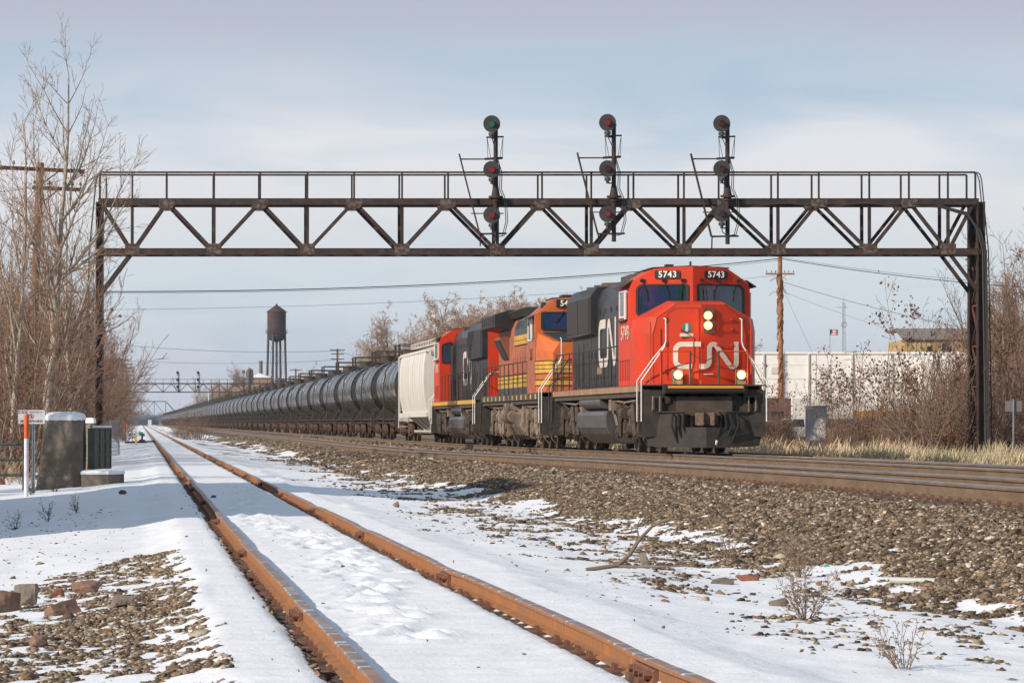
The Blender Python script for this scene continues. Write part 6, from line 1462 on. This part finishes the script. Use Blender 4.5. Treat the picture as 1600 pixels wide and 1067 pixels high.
scrap('fallen forked branch lying over the snowy stones', 965, 893, f4, 'fallen_branch', 'branch')
def leaves():
    g = np.random.default_rng(9); n = 200; X = np.where(g.random(n) < .5, g.uniform(.75, 1.05, n), g.uniform(-2, 6.3, n)); Y = 17+75*g.random(n)**1.6; X = X+SKEW*Y
    Z = height(X, Y)+.02; P = np.stack([X, Y, Z], -1); v, f = leafmesh(P, .032, g); tag(raw('fallen_leaves', v, f, mat('wet_leaf', (.20, .10, .05), .7)), 'brown fallen leaves and bark chips strewn over the snow', 'leaves', kind='stuff')
leaves()
# ================================================================== background right
whitewall = mat('white_block_wall', (.84, .82, .79), .85, 0, (.76, .74, .71), 1.5, 6, .15, 8)
brickbr = mat('brown_brick', (.17, .10, .075), .9, 0, (.11, .065, .05), 1.0, 6); yellowsid = mat('yellow_siding', (.50, .36, .17), .8, 0, (.42, .30, .14), 1, 4); roofbr = mat('brown_metal_roof', (.20, .17, .14), .7)
darkwin = mat('dark_window', (.02, .02, .025), .2)
def bframe(name, label, x0, x1, ytop, Z, depth, cat='building', zb=-.5):
    p = PX(x0, 661, Z); q = PX(x1, 661, Z); w = (q-p).length; t = thing(name, label, cat, (p.x, p.y, zb), -YAW); H = 1.2+(661-ytop)*Z/FPX-zb; return t, w, H, Z/FPX
t, w, H, k = bframe('warehouse', 'long white painted block warehouse behind the thicket right of the train', 1120, 1560, 553, 300, 30)
m = MB(); m.box(0, w, 0, 30, 0, H); m.build('wall', whitewall, t)
m = MB(); m.box(-.1, w+.1, -.1, 30, H, H+.16); m.build('coping', mat('snowy_coping', (.78, .78, .78), .7), t)
m = MB()
for z in np.arange(.9, H, 1.05): m.box(0, w, -.02, 0, z, z+.02)
for x in np.arange(2.0, w, 2.8): m.box(x, x+.05, -.025, 0, 0, H)
m.build('panel_joint', mat('joint_grey', (.55, .53, .5), .9), t)
m = MB()
for x_ in (1192, 1262, 1330, 1392): m.box((x_-1120)*k, (x_-1120)*k+.12, -.12, 0, 0, H)
m.build('downpipe', mat('pipe_grey', (.62, .60, .57), .6), t)
for x_ in (1238, 1300, 1372): m = MB(); m.box((x_-1120)*k, (x_-1120)*k+3.0, -.04, 0, 0, 3.6); m.build('door', mat('door_grey', (.58, .56, .53), .6), t)
for x_ in (1205, 1280, 1352, 1410): m = MB(); m.box((x_-1120)*k, (x_-1120)*k+.9, -.06, 0, H-1.5, H-1.0); m.build('vent', MATS['door_grey'], t)
m = MB(); m.box((1438-1120)*k, w, -2.2, 0, 0, H-.45); m.build('side_bay', whitewall, t)
m = MB(); m.cyl(((1218-1120)*k, -.3, H-.35), ((1218-1120)*k+.2, -.3, H-.35), .05, 6); m.build('lamp_bracket', rubber, t)
t, w, H, k = bframe('metal_building', 'yellow corrugated metal building with a brown roof behind the warehouse', 1413, 1600, 521.5, 345, 15, zb=-.5)
m = MB(); m.box(0, w, 0, 14, 0, H-.5)
for x in np.arange(.1, w, .42): m.box(x, x+.14, -.05, 0, 0, H-.5)
m.build('wall', yellowsid, t)
m = MB(); m.prism([(-.35, H-.5), (7, H+.55), (7, H+.65), (-.35, H-.4)], -.2, w, 'x')
for x in np.arange(0, w, .5): m.plate([(x, -.38, H-.42), (x+.14, -.38, H-.42), (x+.14, 7, H+.63), (x, 7, H+.63)], (0, 0, .06))
m.box(-.2, w, 7, 14.2, H+.4, H+.6); m.build('roof', roofbr, t)
m = MB(); m.box((1449-1413)*k, (1456-1413)*k, -.07, .02, H-1.55, H-1.1); m.box((1472-1413)*k, (1487-1413)*k, -.07, .02, H-1.6, H-.85); m.build('window', darkwin, t)
t, w, H, k = bframe('brick_shed', 'low dark brick wall with snow on top just right of the lead locomotive', 1150, 1236, 622, 262, 3)
m = MB(); m.box(0, w, 0, 3, 0, H)
m.build('wall', brickbr, t); m = MB(); m.box(0, w*.68, -.1, 3.1, H, H+.22); m.build('snow_cap', snowcap, t, bevel=.05)
# cabinet
p = PX(1274, 695, 158); k = 158/FPX; s = thing('signal_cabinet', 'tall pale grey equipment cabinet in the dry grass right of the train', 'cabinet', (p.x, p.y, -.05), -.25)
m = MB(); m.box(-.40, .42, 0, .8, 0, 1.95-.05); m.build('body', mat('cabinet_grey', (.42, .43, .46), .5, 0, (.36, .36, .38), 2, 4), s, bevel=.015)
m = MB(); m.box(-.44, .46, -.05, .85, 1.9, 1.96); m.build('lid', mat('cabinet_grey', (0, 0, 0)), s); m = MB(); m.box(-.36, -.10, -.012, 0, .1, 1.82); m.box(-.06, .38, -.012, 0, .1, 1.82); m.box(-.14, -.12, -.03, 0, .9, 1.1); m.build('door', MATS['cabinet_grey'], s)
# sign seen from behind
p = PX(1583, 690, 140); k = 140/FPX; s = thing('small_sign', 'back of a small grey sign on a thin post at the right edge', 'sign', (p.x, p.y, 0), -YAW)
m = MB(); m.cyl((0, 0, -.2), (.02, 0, 2.05), .035, 8); m.build('post', galv, s, smooth=True); m = MB(); m.box(-.28, .32, .04, .05, 1.62, 2.0); m.build('sign_plate', mat('sign_back', (.17, .15, .15), .5), s)
# vehicles on the lot behind
def car(label, x, Z, paintm, rz, L=4.6, h=1.5, name='parked_car', cat='car', zb=-.05):
    p = PX(x, 661, Z); t = thing(name, label, cat, (p.x, p.y, zb), rz); w = .9
    m = MB(); pr = [(-L/2, .35), (-L/2, .80), (-L/2+.12, .95), (-L*.24, 1.02), (L*.38, 1.02), (L/2-.03, .92), (L/2, .4)]; m.prism(pr, -w, w); body = m.build('body', paintm, t, bevel=.06)
    m = MB(); m.loft([[(-L*.27, -w+.04, 1.0), (L*.40, -w+.04, 1.0), (L*.40, w-.04, 1.0), (-L*.27, w-.04, 1.0)], [(-L*.10, -w+.18, h), (L*.30, -w+.18, h), (L*.30, w-.18, h), (-L*.10, w-.18, h)]]); cabn = m.build('cabin', darkwin, t, bevel=.03)
    m = MB(); m.box(-L*.10, L*.30, -w+.17, w-.17, h-.02, h+.03)
    for s_ in (-1, 1):
        for (a, b_) in ((-L*.265, -L*.095), (.06*L, .06*L), (L*.395, L*.295)): m.bar((a, s_*(w-.04), 1.0), (b_, s_*(w-.17), h), .07, .04)
    m.build('roof', paintm, t)
    for (a, b_) in ((-L*.31, -1), (-L*.31, 1), (L*.31, -1), (L*.31, 1)):
        m = MB(); m.cyl((a, b_*(w-.2), .33), (a, b_*(w+.01), .33), .33, 18, m=0); m.cyl((a, b_*(w+.01), .33), (a, b_*(w+.02), .33), .2, 12, m=1); m.build('wheel', [rubber, galv], t, smooth=True)
    for b_ in (-.62, .62):
        m = MB(); m.box(-L/2-.01, -L/2+.06, b_-.16, b_+.16, .68, .84); m.build('headlight', galv, t)
    return t
cw = mat('car_white', (.70, .70, .72), .3, coat=.5); cs = mat('car_silver', (.40, .41, .44), .3, .5, coat=.5); cd = mat('car_dark', (.03, .03, .04), .3, coat=.5)
car('white car with a dark windshield parked right of the pale cabinet', 1308, 225, cw, 1.25); car('silver car partly hidden behind the sumac stems', 1365, 232, cs, 1.5); car('white car parked in front of the yellow truck', 1403, 228, cw, 1.7); car('white van parked left of the cabinet behind the grass', 1242, 238, cw, .3, 4.6, 1.5); car('dark car in the shade of the bushes before the warehouse', 1335, 240, cd, 1.4)
def truck():
    p = PX(1385, 661, 250); t = thing('yellow_truck', 'yellow box truck standing behind the parked cars and bushes', 'truck', (p.x, p.y, -.05), .1); ym = mat('truck_yellow', (.45, .22, .03), .5)
    m = MB(); m.box(-1.9, 1.2, -1.1, 1.1, .9, 2.05); m.build('box', ym, t, bevel=.04); m = MB(); m.prism([(1.25, .6), (1.25, 1.95), (2.0, 1.95), (2.3, 1.35), (3.0, 1.25), (3.0, .6)], -1.0, 1.0); c_ = m.build('cab', ym, t, bevel=.04)
    m = MB(); m.box(1.5, 2.05, -1.02, 1.02, 1.4, 1.8); m.build('side_window', darkwin, c_)
    for x in (-1.3, 2.3):
        for s_ in (-1, 1): m = MB(); m.cyl((x, s_*.85, .42), (x, s_*1.1, .42), .42, 16); m.build('wheel', rubber, t, smooth=True)
    m = MB(); m.box(-1.9, 3, -.5, .5, .45, .9); m.build('chassis', rubber, t)
truck()
def loader():
    p = PX(1212, 661, 245); t = thing('orange_loader', 'orange construction machine half hidden right of the lead locomotive', 'machine', (p.x, p.y, -.05), .2); om = mat('machine_orange', (.55, .20, .04), .6)
    m = MB(); m.prism([(-1.2, .6), (-1.3, 1.3), (-.4, 1.45), (.9, 1.3), (1.1, .6)], -.7, .7); m.build('body', om, t, bevel=.04)
    m = MB(); m.tube([(.6, .8, 1.2), (1.4, .8, 1.4), (1.9, .8, .6)], .09, 6); m.prism([(1.7, .2), (2.4, .3), (2.2, .9), (1.8, .9)], -.9, .9); m.build('bucket', om, t)
    for x in (-.8, .7):
        for s_ in (-1, 1): m = MB(); m.cyl((x, s_*.7, .5), (x, s_*.98, .5), .5, 16); m.build('wheel', rubber, t, smooth=True)
    m = MB(); m.box(-.5, .4, -.5, .5, 1.35, 2.0); m.build('cab', darkwin, t, bevel=.04)
loader()
# vine covered pole, aerial, flag
vine = mat('vine_brown', (.36, .17, .075), .9, 0, (.22, .10, .05), 4, 5, .5, 12)
P1 = pole('utility_pole', 'tall orange brown vine covered pole right of the lead locomotive', 1219, 300, 400, -.3, -.1, .17, [(428, 1.15, 1.1, .0)], m_=vine)
m = MB(); rnd = random.Random(4)
for i in range(120):
    z = rnd.uniform(1, 12.4); a = rnd.uniform(0, 6.28); m.tube([(.2*math.cos(a), .2*math.sin(a), z), (.26*math.cos(a+.5), .26*math.sin(a+.5), z+.3), (.2*math.cos(a+1), .2*math.sin(a+1), z+.6)], rnd.uniform(.02, .05), 4)
for i in range(12): a = rnd.uniform(0, 6.28); z = 12+rnd.uniform(-.8, 1.2); m.tube([(0, 0, z), (.4*math.cos(a), .3, z+.1), (.8*math.cos(a), .2, z-.15)], .018, 4)
m.build('vine', vine, P1)
p = PX(1318.5, 661, 380); s = thing('aerial_mast', 'thin grey lattice aerial mast behind the warehouse', 'mast', (p.x, p.y, 0)); m = MB(); H = 1.2+(661-472)*380/FPX
for a in (0, 2.1, 4.2): m.cyl((.2*math.cos(a), .2*math.sin(a), 0), (.12*math.cos(a), .12*math.sin(a), H), .022, 4)
for i in range(28): z = i*H/28; a = (0, 2.1, 4.2)[i % 3]; b_ = (0, 2.1, 4.2)[(i+1) % 3]; m.cyl((.18*math.cos(a), .18*math.sin(a), z), (.18*math.cos(b_), .18*math.sin(b_), z+H/28), .012, 4)
m.build('lattice', galv, s); m = MB(); m.cyl((-.7, 0, H-.5), (.4, 0, H-.5), .02, 4); m.cyl((0, 0, H), (0, 0, H+.6), .015, 4); m.build('antenna', galv, s)
n = 14; m = MB(); vs = [(.25*math.cos(2*math.pi*i/n), -.2, H-2.2+.25*math.sin(2*math.pi*i/n)) for i in range(n+1)]; m.tube(vs, .03, 4); m.build('ring_antenna', galv, s)
p = PX(1297, 661, 390); s = thing('flag', 'small striped flag flying over the warehouse roof', 'flag', (p.x, p.y, 0)); H = 1.2+(661-513)*390/FPX
m = MB(); m.cyl((0, 0, 0), (0, 0, H), .03, 6); m.build('flagpole', galv, s)
m = MB()
for i in range(7):
    z = H-.1-i*.08
    for j in range(6): x = j*.14; y0 = .06*math.sin(j*1.2); y1 = .06*math.sin((j+1)*1.2); m.add([(x, y0, z), (x+.14, y1, z-.02), (x+.14, y1, z-.10), (x, y0, z-.08)], [(0, 1, 2, 3)], 2 if (j < 2 and i < 4) else i % 2)
m.build('cloth', [mat('flag_red', (.5, .05, .05), .7), mat('flag_white', (.7, .7, .7), .7), mat('flag_blue', (.04, .06, .3), .7)], s)
# ================================================================== far background behind the train
fac = mat('factory_brick', (.30, .22, .17), .9, 0, (.22, .15, .12), .3, 4); facd = mat('factory_dark', (.14, .11, .10), .9)
t, w, H, k = bframe('factory', 'long brown brick factory with sawtooth roof behind the tank cars', 374, 560, 603, 1150, 30, zb=-1)
m = MB(); m.box(0, w, 0, 40, 0, H); m.build('wall', fac, t)
m = MB()
for i in range(7): x = i*w/7; m.prism([(x+.5, H), (x+.5, H+2.6), (x+w/7-.5, H)], 2, 38)
m.build('roof', facd, t)
m = MB()
for i in range(22): m.box(1+i*w/22.5, 2.1+i*w/22.5, -.05, .1, H-3.2, H-1.2)
m.build('window', darkwin, t)
t, w, H, k = bframe('factory', 'taller brown factory block with a snowy roof left of the water tower', 392, 422, 590, 1100, 20, zb=-1)
m = MB(); m.box(0, w, 0, 16, 0, H); m.build('wall', fac, t); m = MB(); m.prism([(-.3, H), (w*.4, H+1.3), (w+.3, H)], -.3, 16); m.build('roof', snowcap, t)
t, w, H, k = bframe('factory', 'low brown gabled factory shed left of the dust collector', 362, 384, 602, 1050, 20, zb=-1)
m = MB(); m.box(0, w, 0, 16, 0, H); m.build('wall', fac, t); m = MB(); m.prism([(-.3, H), (w*.35, H+1.6), (w+.3, H)], -.3, 16); m.build('roof', facd, t)
p = PX(407.5, 661, 1120); kk = 1120/FPX; s = thing('chimney', 'short dark brick chimney left of the water tower', 'chimney', (p.x, p.y, 0)); H = (661-559)*kk; m = MB(); m.cyl((0, 0, 0), (0, 0, H), .62, 14, r2=.5); m.cyl((0, 0, H), (0, 0, H+.3), .6, 14); m.build('stack', facd, s, smooth=True)
p = PX(388, 661, 1050); kk = 1050/FPX; s = thing('dust_collector', 'dark curved topped dust collector tower beside the factory', 'industrial tower', (p.x, p.y, 0)); H = (661-577)*kk
m = MB(); m.cyl((0, 0, 0), (0, 0, H), .75, 14); m.tube([(0, 0, H-.3), (.05, 0, H+.6), (.4, 0, H+1.2), (.8, 0, H+.9), (1.0, 0, H-.5), (.95, 0, H-3)], [.75, .72, .6, .5, .4, .35], 10); m.build('duct', facd, s, smooth=True)
m = MB(); m.box(-1.7, -.9, -.4, .4, H+.1, H+1.0); m.cyl((-1.3, 0, 0), (-1.3, 0, H+.2), .07, 6); m.build('platform', facd, s)
# water tower
Z = 1200.; kk = Z/FPX; p = PX(432, 661, Z); s = thing('water_tower', 'rusty brown water tower with a conical roof on tall legs behind the train', 'water tower', (p.x, p.y, 0))
zz = lambda y: 1.2+(661-y)*kk
wt = mat('tower_rust', (.042, .022, .018), .85, 0, (.028, .018, .017), .35, 6, .3, 2, c3=(.07, .035, .025), scale3=.5); wl = mat('tower_leg', (.055, .05, .055), .8)
rt = 14.6*kk; prof = [(zz(487), rt), (zz(521), rt), (zz(526), rt*.96), (zz(530), rt*.82), (zz(533), rt*.5), (zz(534.5), .1)]
n = 28; m = MB(); m.loft([[(r*math.cos(2*math.pi*i/n), r*math.sin(2*math.pi*i/n), z) for i in range(n)] for z, r in prof]); m.build('tank', wt, s, smooth=True)
m = MB(); m.loft([[(r*math.cos(2*math.pi*i/n), r*math.sin(2*math.pi*i/n), z) for i in range(n)] for z, r in ((zz(487.8), rt*1.1), (zz(487), rt*1.1), (zz(476.8), .35), (zz(474.5), .15))]); m.build('roof', wt, s)
m = MB(); zb = zz(520.5); n2 = 24
m.tube([(rt*1.14*math.cos(2*math.pi*i/n2), rt*1.14*math.sin(2*math.pi*i/n2), zb+.9) for i in range(n2+1)], .05, 4); m.tube([(rt*1.08*math.cos(2*math.pi*i/n2), rt*1.08*math.sin(2*math.pi*i/n2), zb) for i in range(n2+1)], .16, 4)
for i in range(n2): a = 2*math.pi*i/n2; m.cyl((rt*1.14*math.cos(a), rt*1.14*math.sin(a), zb), (rt*1.14*math.cos(a), rt*1.14*math.sin(a), zb+.9), .035, 4)
m.build('balcony', wl, s)
legs = []
for i in range(4):
    a = math.pi/4+.35+i*math.pi/2; tp = Vector((rt*.96*math.cos(a), rt*.96*math.sin(a), zz(522))); bt = Vector((rt*1.22*math.cos(a), rt*1.22*math.sin(a), 0)); m = MB(); m.cyl(bt, tp, .36, 8); m.build('leg', wl, s); legs.append((bt, tp))
m = MB()
for f in (.42,):
    for i in range(4): a = legs[i][0].lerp(legs[i][1], f); b_ = legs[(i+1) % 4][0].lerp(legs[(i+1) % 4][1], f); m.bar(a, b_, .22)
for f0, f1 in ((0, .42), (.42, 1)):
    for i in range(4):
        j = (i+1) % 4; m.cyl(legs[i][0].lerp(legs[i][1], f0), legs[j][0].lerp(legs[j][1], f1), .03, 4); m.cyl(legs[j][0].lerp(legs[j][1], f0), legs[i][0].lerp(legs[i][1], f1), .03, 4)
m.cyl((0, 0, 0), (0, 0, zz(533)), .38, 10); m.build('bracing', wl, s)
# pale tank-like shed above the distant train
p = PX(322, 661, 1300); s = thing('silo', 'pale green white tank above the distant tank cars', 'tank', (p.x, p.y, 0)); m = MB(); m.cyl((0, 0, 0), (0, 0, 1.2+(661-632)*1300/FPX), 1.9, 16); m.cyl((0, 0, 1.2+29*1300/FPX), (0, 0, 1.2+31*1300/FPX), 1.9, 16, r2=.8); m.cyl((.9, 0, 1.2+29*1300/FPX), (.9, 0, 1.2+47*1300/FPX), .28, 8); m.build('tank', mat('pale_teal', (.42, .52, .50), .6), s, smooth=True)
pole('utility_pole', 'distant pole with three crossarms above the tank cars', 527, 520, 545, -.3, 0, .13, [(547, 1.0, 1.0, .1), (553, .85, .85, .1), (561, .9, .9, .1)], ins=False)
pole('utility_pole', 'smaller distant pole with one crossarm right of the water tower', 462, 620, 576, -.3, 0, .12, [(578, 1.0, 1.0, .1)], ins=False)
for i, x in enumerate((331, 342, 424, 446)): pole('utility_pole', ['thin distant pole at the right end of the distant bridge', 'thin distant pole just right of the distant bridge leg', 'thin pole in front of the water tower', 'thin pole right of the water tower legs'][i], x, 700, (607, 600, 588, 582)[i], -.3, 0, .14, [], ins=False)
# overpass: blue grey through truss on a plate girder and abutment
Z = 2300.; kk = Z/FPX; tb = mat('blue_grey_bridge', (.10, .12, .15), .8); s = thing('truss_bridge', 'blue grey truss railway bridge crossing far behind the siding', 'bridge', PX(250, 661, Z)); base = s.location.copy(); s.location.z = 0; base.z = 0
def q(px, py, d=0): v = PX(px, py, Z); return Vector((v.x, v.y+d, v.z))-base
for d in (0, 6):
    m = MB(); up_ = [(222, 627.5), (262, 627.0)]; 
    tp = [(150, 650), (163, 634), (183, 628), (203, 627.5), (218, 627.3), (241, 627), (259, 627), (273, 642), (279, 650)]
    for a, b_ in zip(tp, tp[1:]): m.bar(q(*a, d), q(*b_, d), .55, .55)
    m.bar(q(140, 650, d), q(300, 650, d), .6, 1.1)
    xs_ = [163, 183, 203, 221, 241, 259]; ys_ = {163: 634, 183: 628, 203: 627.5, 221: 627.3, 241: 627, 259: 627}
    for x in xs_: m.bar(q(x, ys_[x], d), q(x, 650, d), .35, .35)
    for a, b_ in zip(xs_, xs_[1:]): m.bar(q(a, ys_[a], d), q(b_, 650, d), .3, .3) if a >= 203 else m.bar(q(a, 650, d), q(b_, ys_[b_], d), .3, .3)
    m.bar(q(221, 650, d), q(241, 627, d), .3, .3); m.build('truss', tb, s)
m = MB(); a = q(140, 650); c_ = q(300, 656); m.box(a.x, c_.x, a.y, a.y+6.5, c_.z, a.z-.2); m.build('girder', tb, s)
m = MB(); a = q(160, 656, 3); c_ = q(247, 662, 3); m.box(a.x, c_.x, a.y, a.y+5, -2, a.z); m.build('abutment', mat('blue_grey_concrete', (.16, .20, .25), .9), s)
p = PX(234, 662, 1500); s = thing('white_shed', 'tiny pale shed beside the end of the siding below the bridge', 'shed', (p.x, p.y, -.3)); m = MB(); m.box(-.65, .65, 0, 2, 0, 2.6); m.build('wall', cream, s); m = MB(); m.box(-.75, .75, -.1, 2.1, 2.6, 2.75); m.build('roof', snowcap, s)
# ---- wires
wirem = mat('wire_black', (.03, .03, .03), .6)
def wire(label, pts, r=.012, n=14):
    """pts: (px, py, Z) survey points; spans between them hang as shallow curves"""
    P = [PX(*a) for a in pts]; o = P[0].copy(); m = MB(); out = []
    for i in range(len(P)-1):
        for j in range(n): f = j/n; v = P[i].lerp(P[i+1], f); v.z -= (P[i]-P[i+1]).length*.012*4*f*(1-f); out.append(v-o)
    out.append(P[-1]-o); m.tube(out, r, 5); ob = m.build('power_line', wirem); ob.location = o; return tag(ob, label, 'cable', 'overhead wires')
wire('thick twisted cable sagging from the left thicket to the vine covered pole', [(60, 455, 260), (1219, 404, 300)], .035, 30)
wire('second strand just under the thick cable above the train', [(60, 457, 260), (1219, 407, 300)], .014, 30)
wire('thin wire above the water tower from thicket to pole', [(60, 484, 280), (1219, 430, 300)], .012, 30)
wire('thick cable falling from the pole top to the right edge', [(1219, 404, 300), (1660, 452, 280)], .03, 20)
wire('twin strand beside the cable at the pole top right', [(1219, 402, 300), (1660, 447, 280)], .014, 20)
wire('middle wire running right from the vine covered pole', [(1221, 440, 300), (1660, 540, 270)], .018, 20)
wire('low thin wire running right from the vine covered pole', [(1221, 455, 300), (1660, 590, 270)], .010, 20)
wire('guy wire slanting from the vine covered pole toward the warehouse', [(1221, 445, 300), (1270, 552, 298)], .010, 6)
wire('faint wire left of the distant crossarm pole', [(150, 535, 480), (527, 548, 520)], .022, 20)
wire('faint lower wire left of the distant crossarm pole', [(150, 560, 480), (527, 562, 520)], .018, 20)
wire('faint wire from the distant crossarm pole to the right', [(527, 547, 520), (700, 590, 470)], .02, 12)
wire('wire leaving the upper crossarm at the left edge', [(130, 270, 136), (-120, 300, 110)], .008, 10)
wire('wire from the lower crossarm into the left edge', [(60, 300, 135), (-120, 420, 110)], .008, 10)
# unseen building added left of the frame to block sun and shade the siding
s = thing('shadow_building', 'unseen brick building added outside the left edge to cast the shadow crossing the siding', 'building', (-9.5, 44.5, -.6))
m = MB(); m.box(-8, 0, 0, 17, 0, 7.2); m.build('wall', brickbr, s); m = MB(); m.box(-8, 0, 17.02, 25, 0, 10.4); m.build('tower_wall', brickbr, s)
m = MB(); m.box(-8.2, .2, -.2, 16.9, 7.2, 7.5); m.box(-8.2, .2, 16.9, 25.2, 10.4, 10.7); m.build('roof', roofbr, s)
m = MB()
for i in range(5): m.box(-.05, .06, 1.5+i*3.2, 3+i*3.2, 2, 4)
m.build('window', darkwin, s)
# ---- haze
hb = MB(); hb.box(-700, 900, -60, 3700, -5, 60)
hm = bpy.data.materials.new('haze'); hm.use_nodes = True; nt = hm.node_tree; nt.nodes.clear(); o_ = nt.nodes.new('ShaderNodeOutputMaterial'); pv = nt.nodes.new('ShaderNodeVolumePrincipled')
pv.inputs['Color'].default_value = (.72, .84, 1, 1); pv.inputs['Density'].default_value = .000085; pv.inputs['Anisotropy'].default_value = .2; nt.links.new(pv.outputs[0], o_.inputs['Volume'])
ho = hb.build('haze', hm); tag(ho, kind='stuff', label='thin bluish winter haze over the whole place', cat='haze')
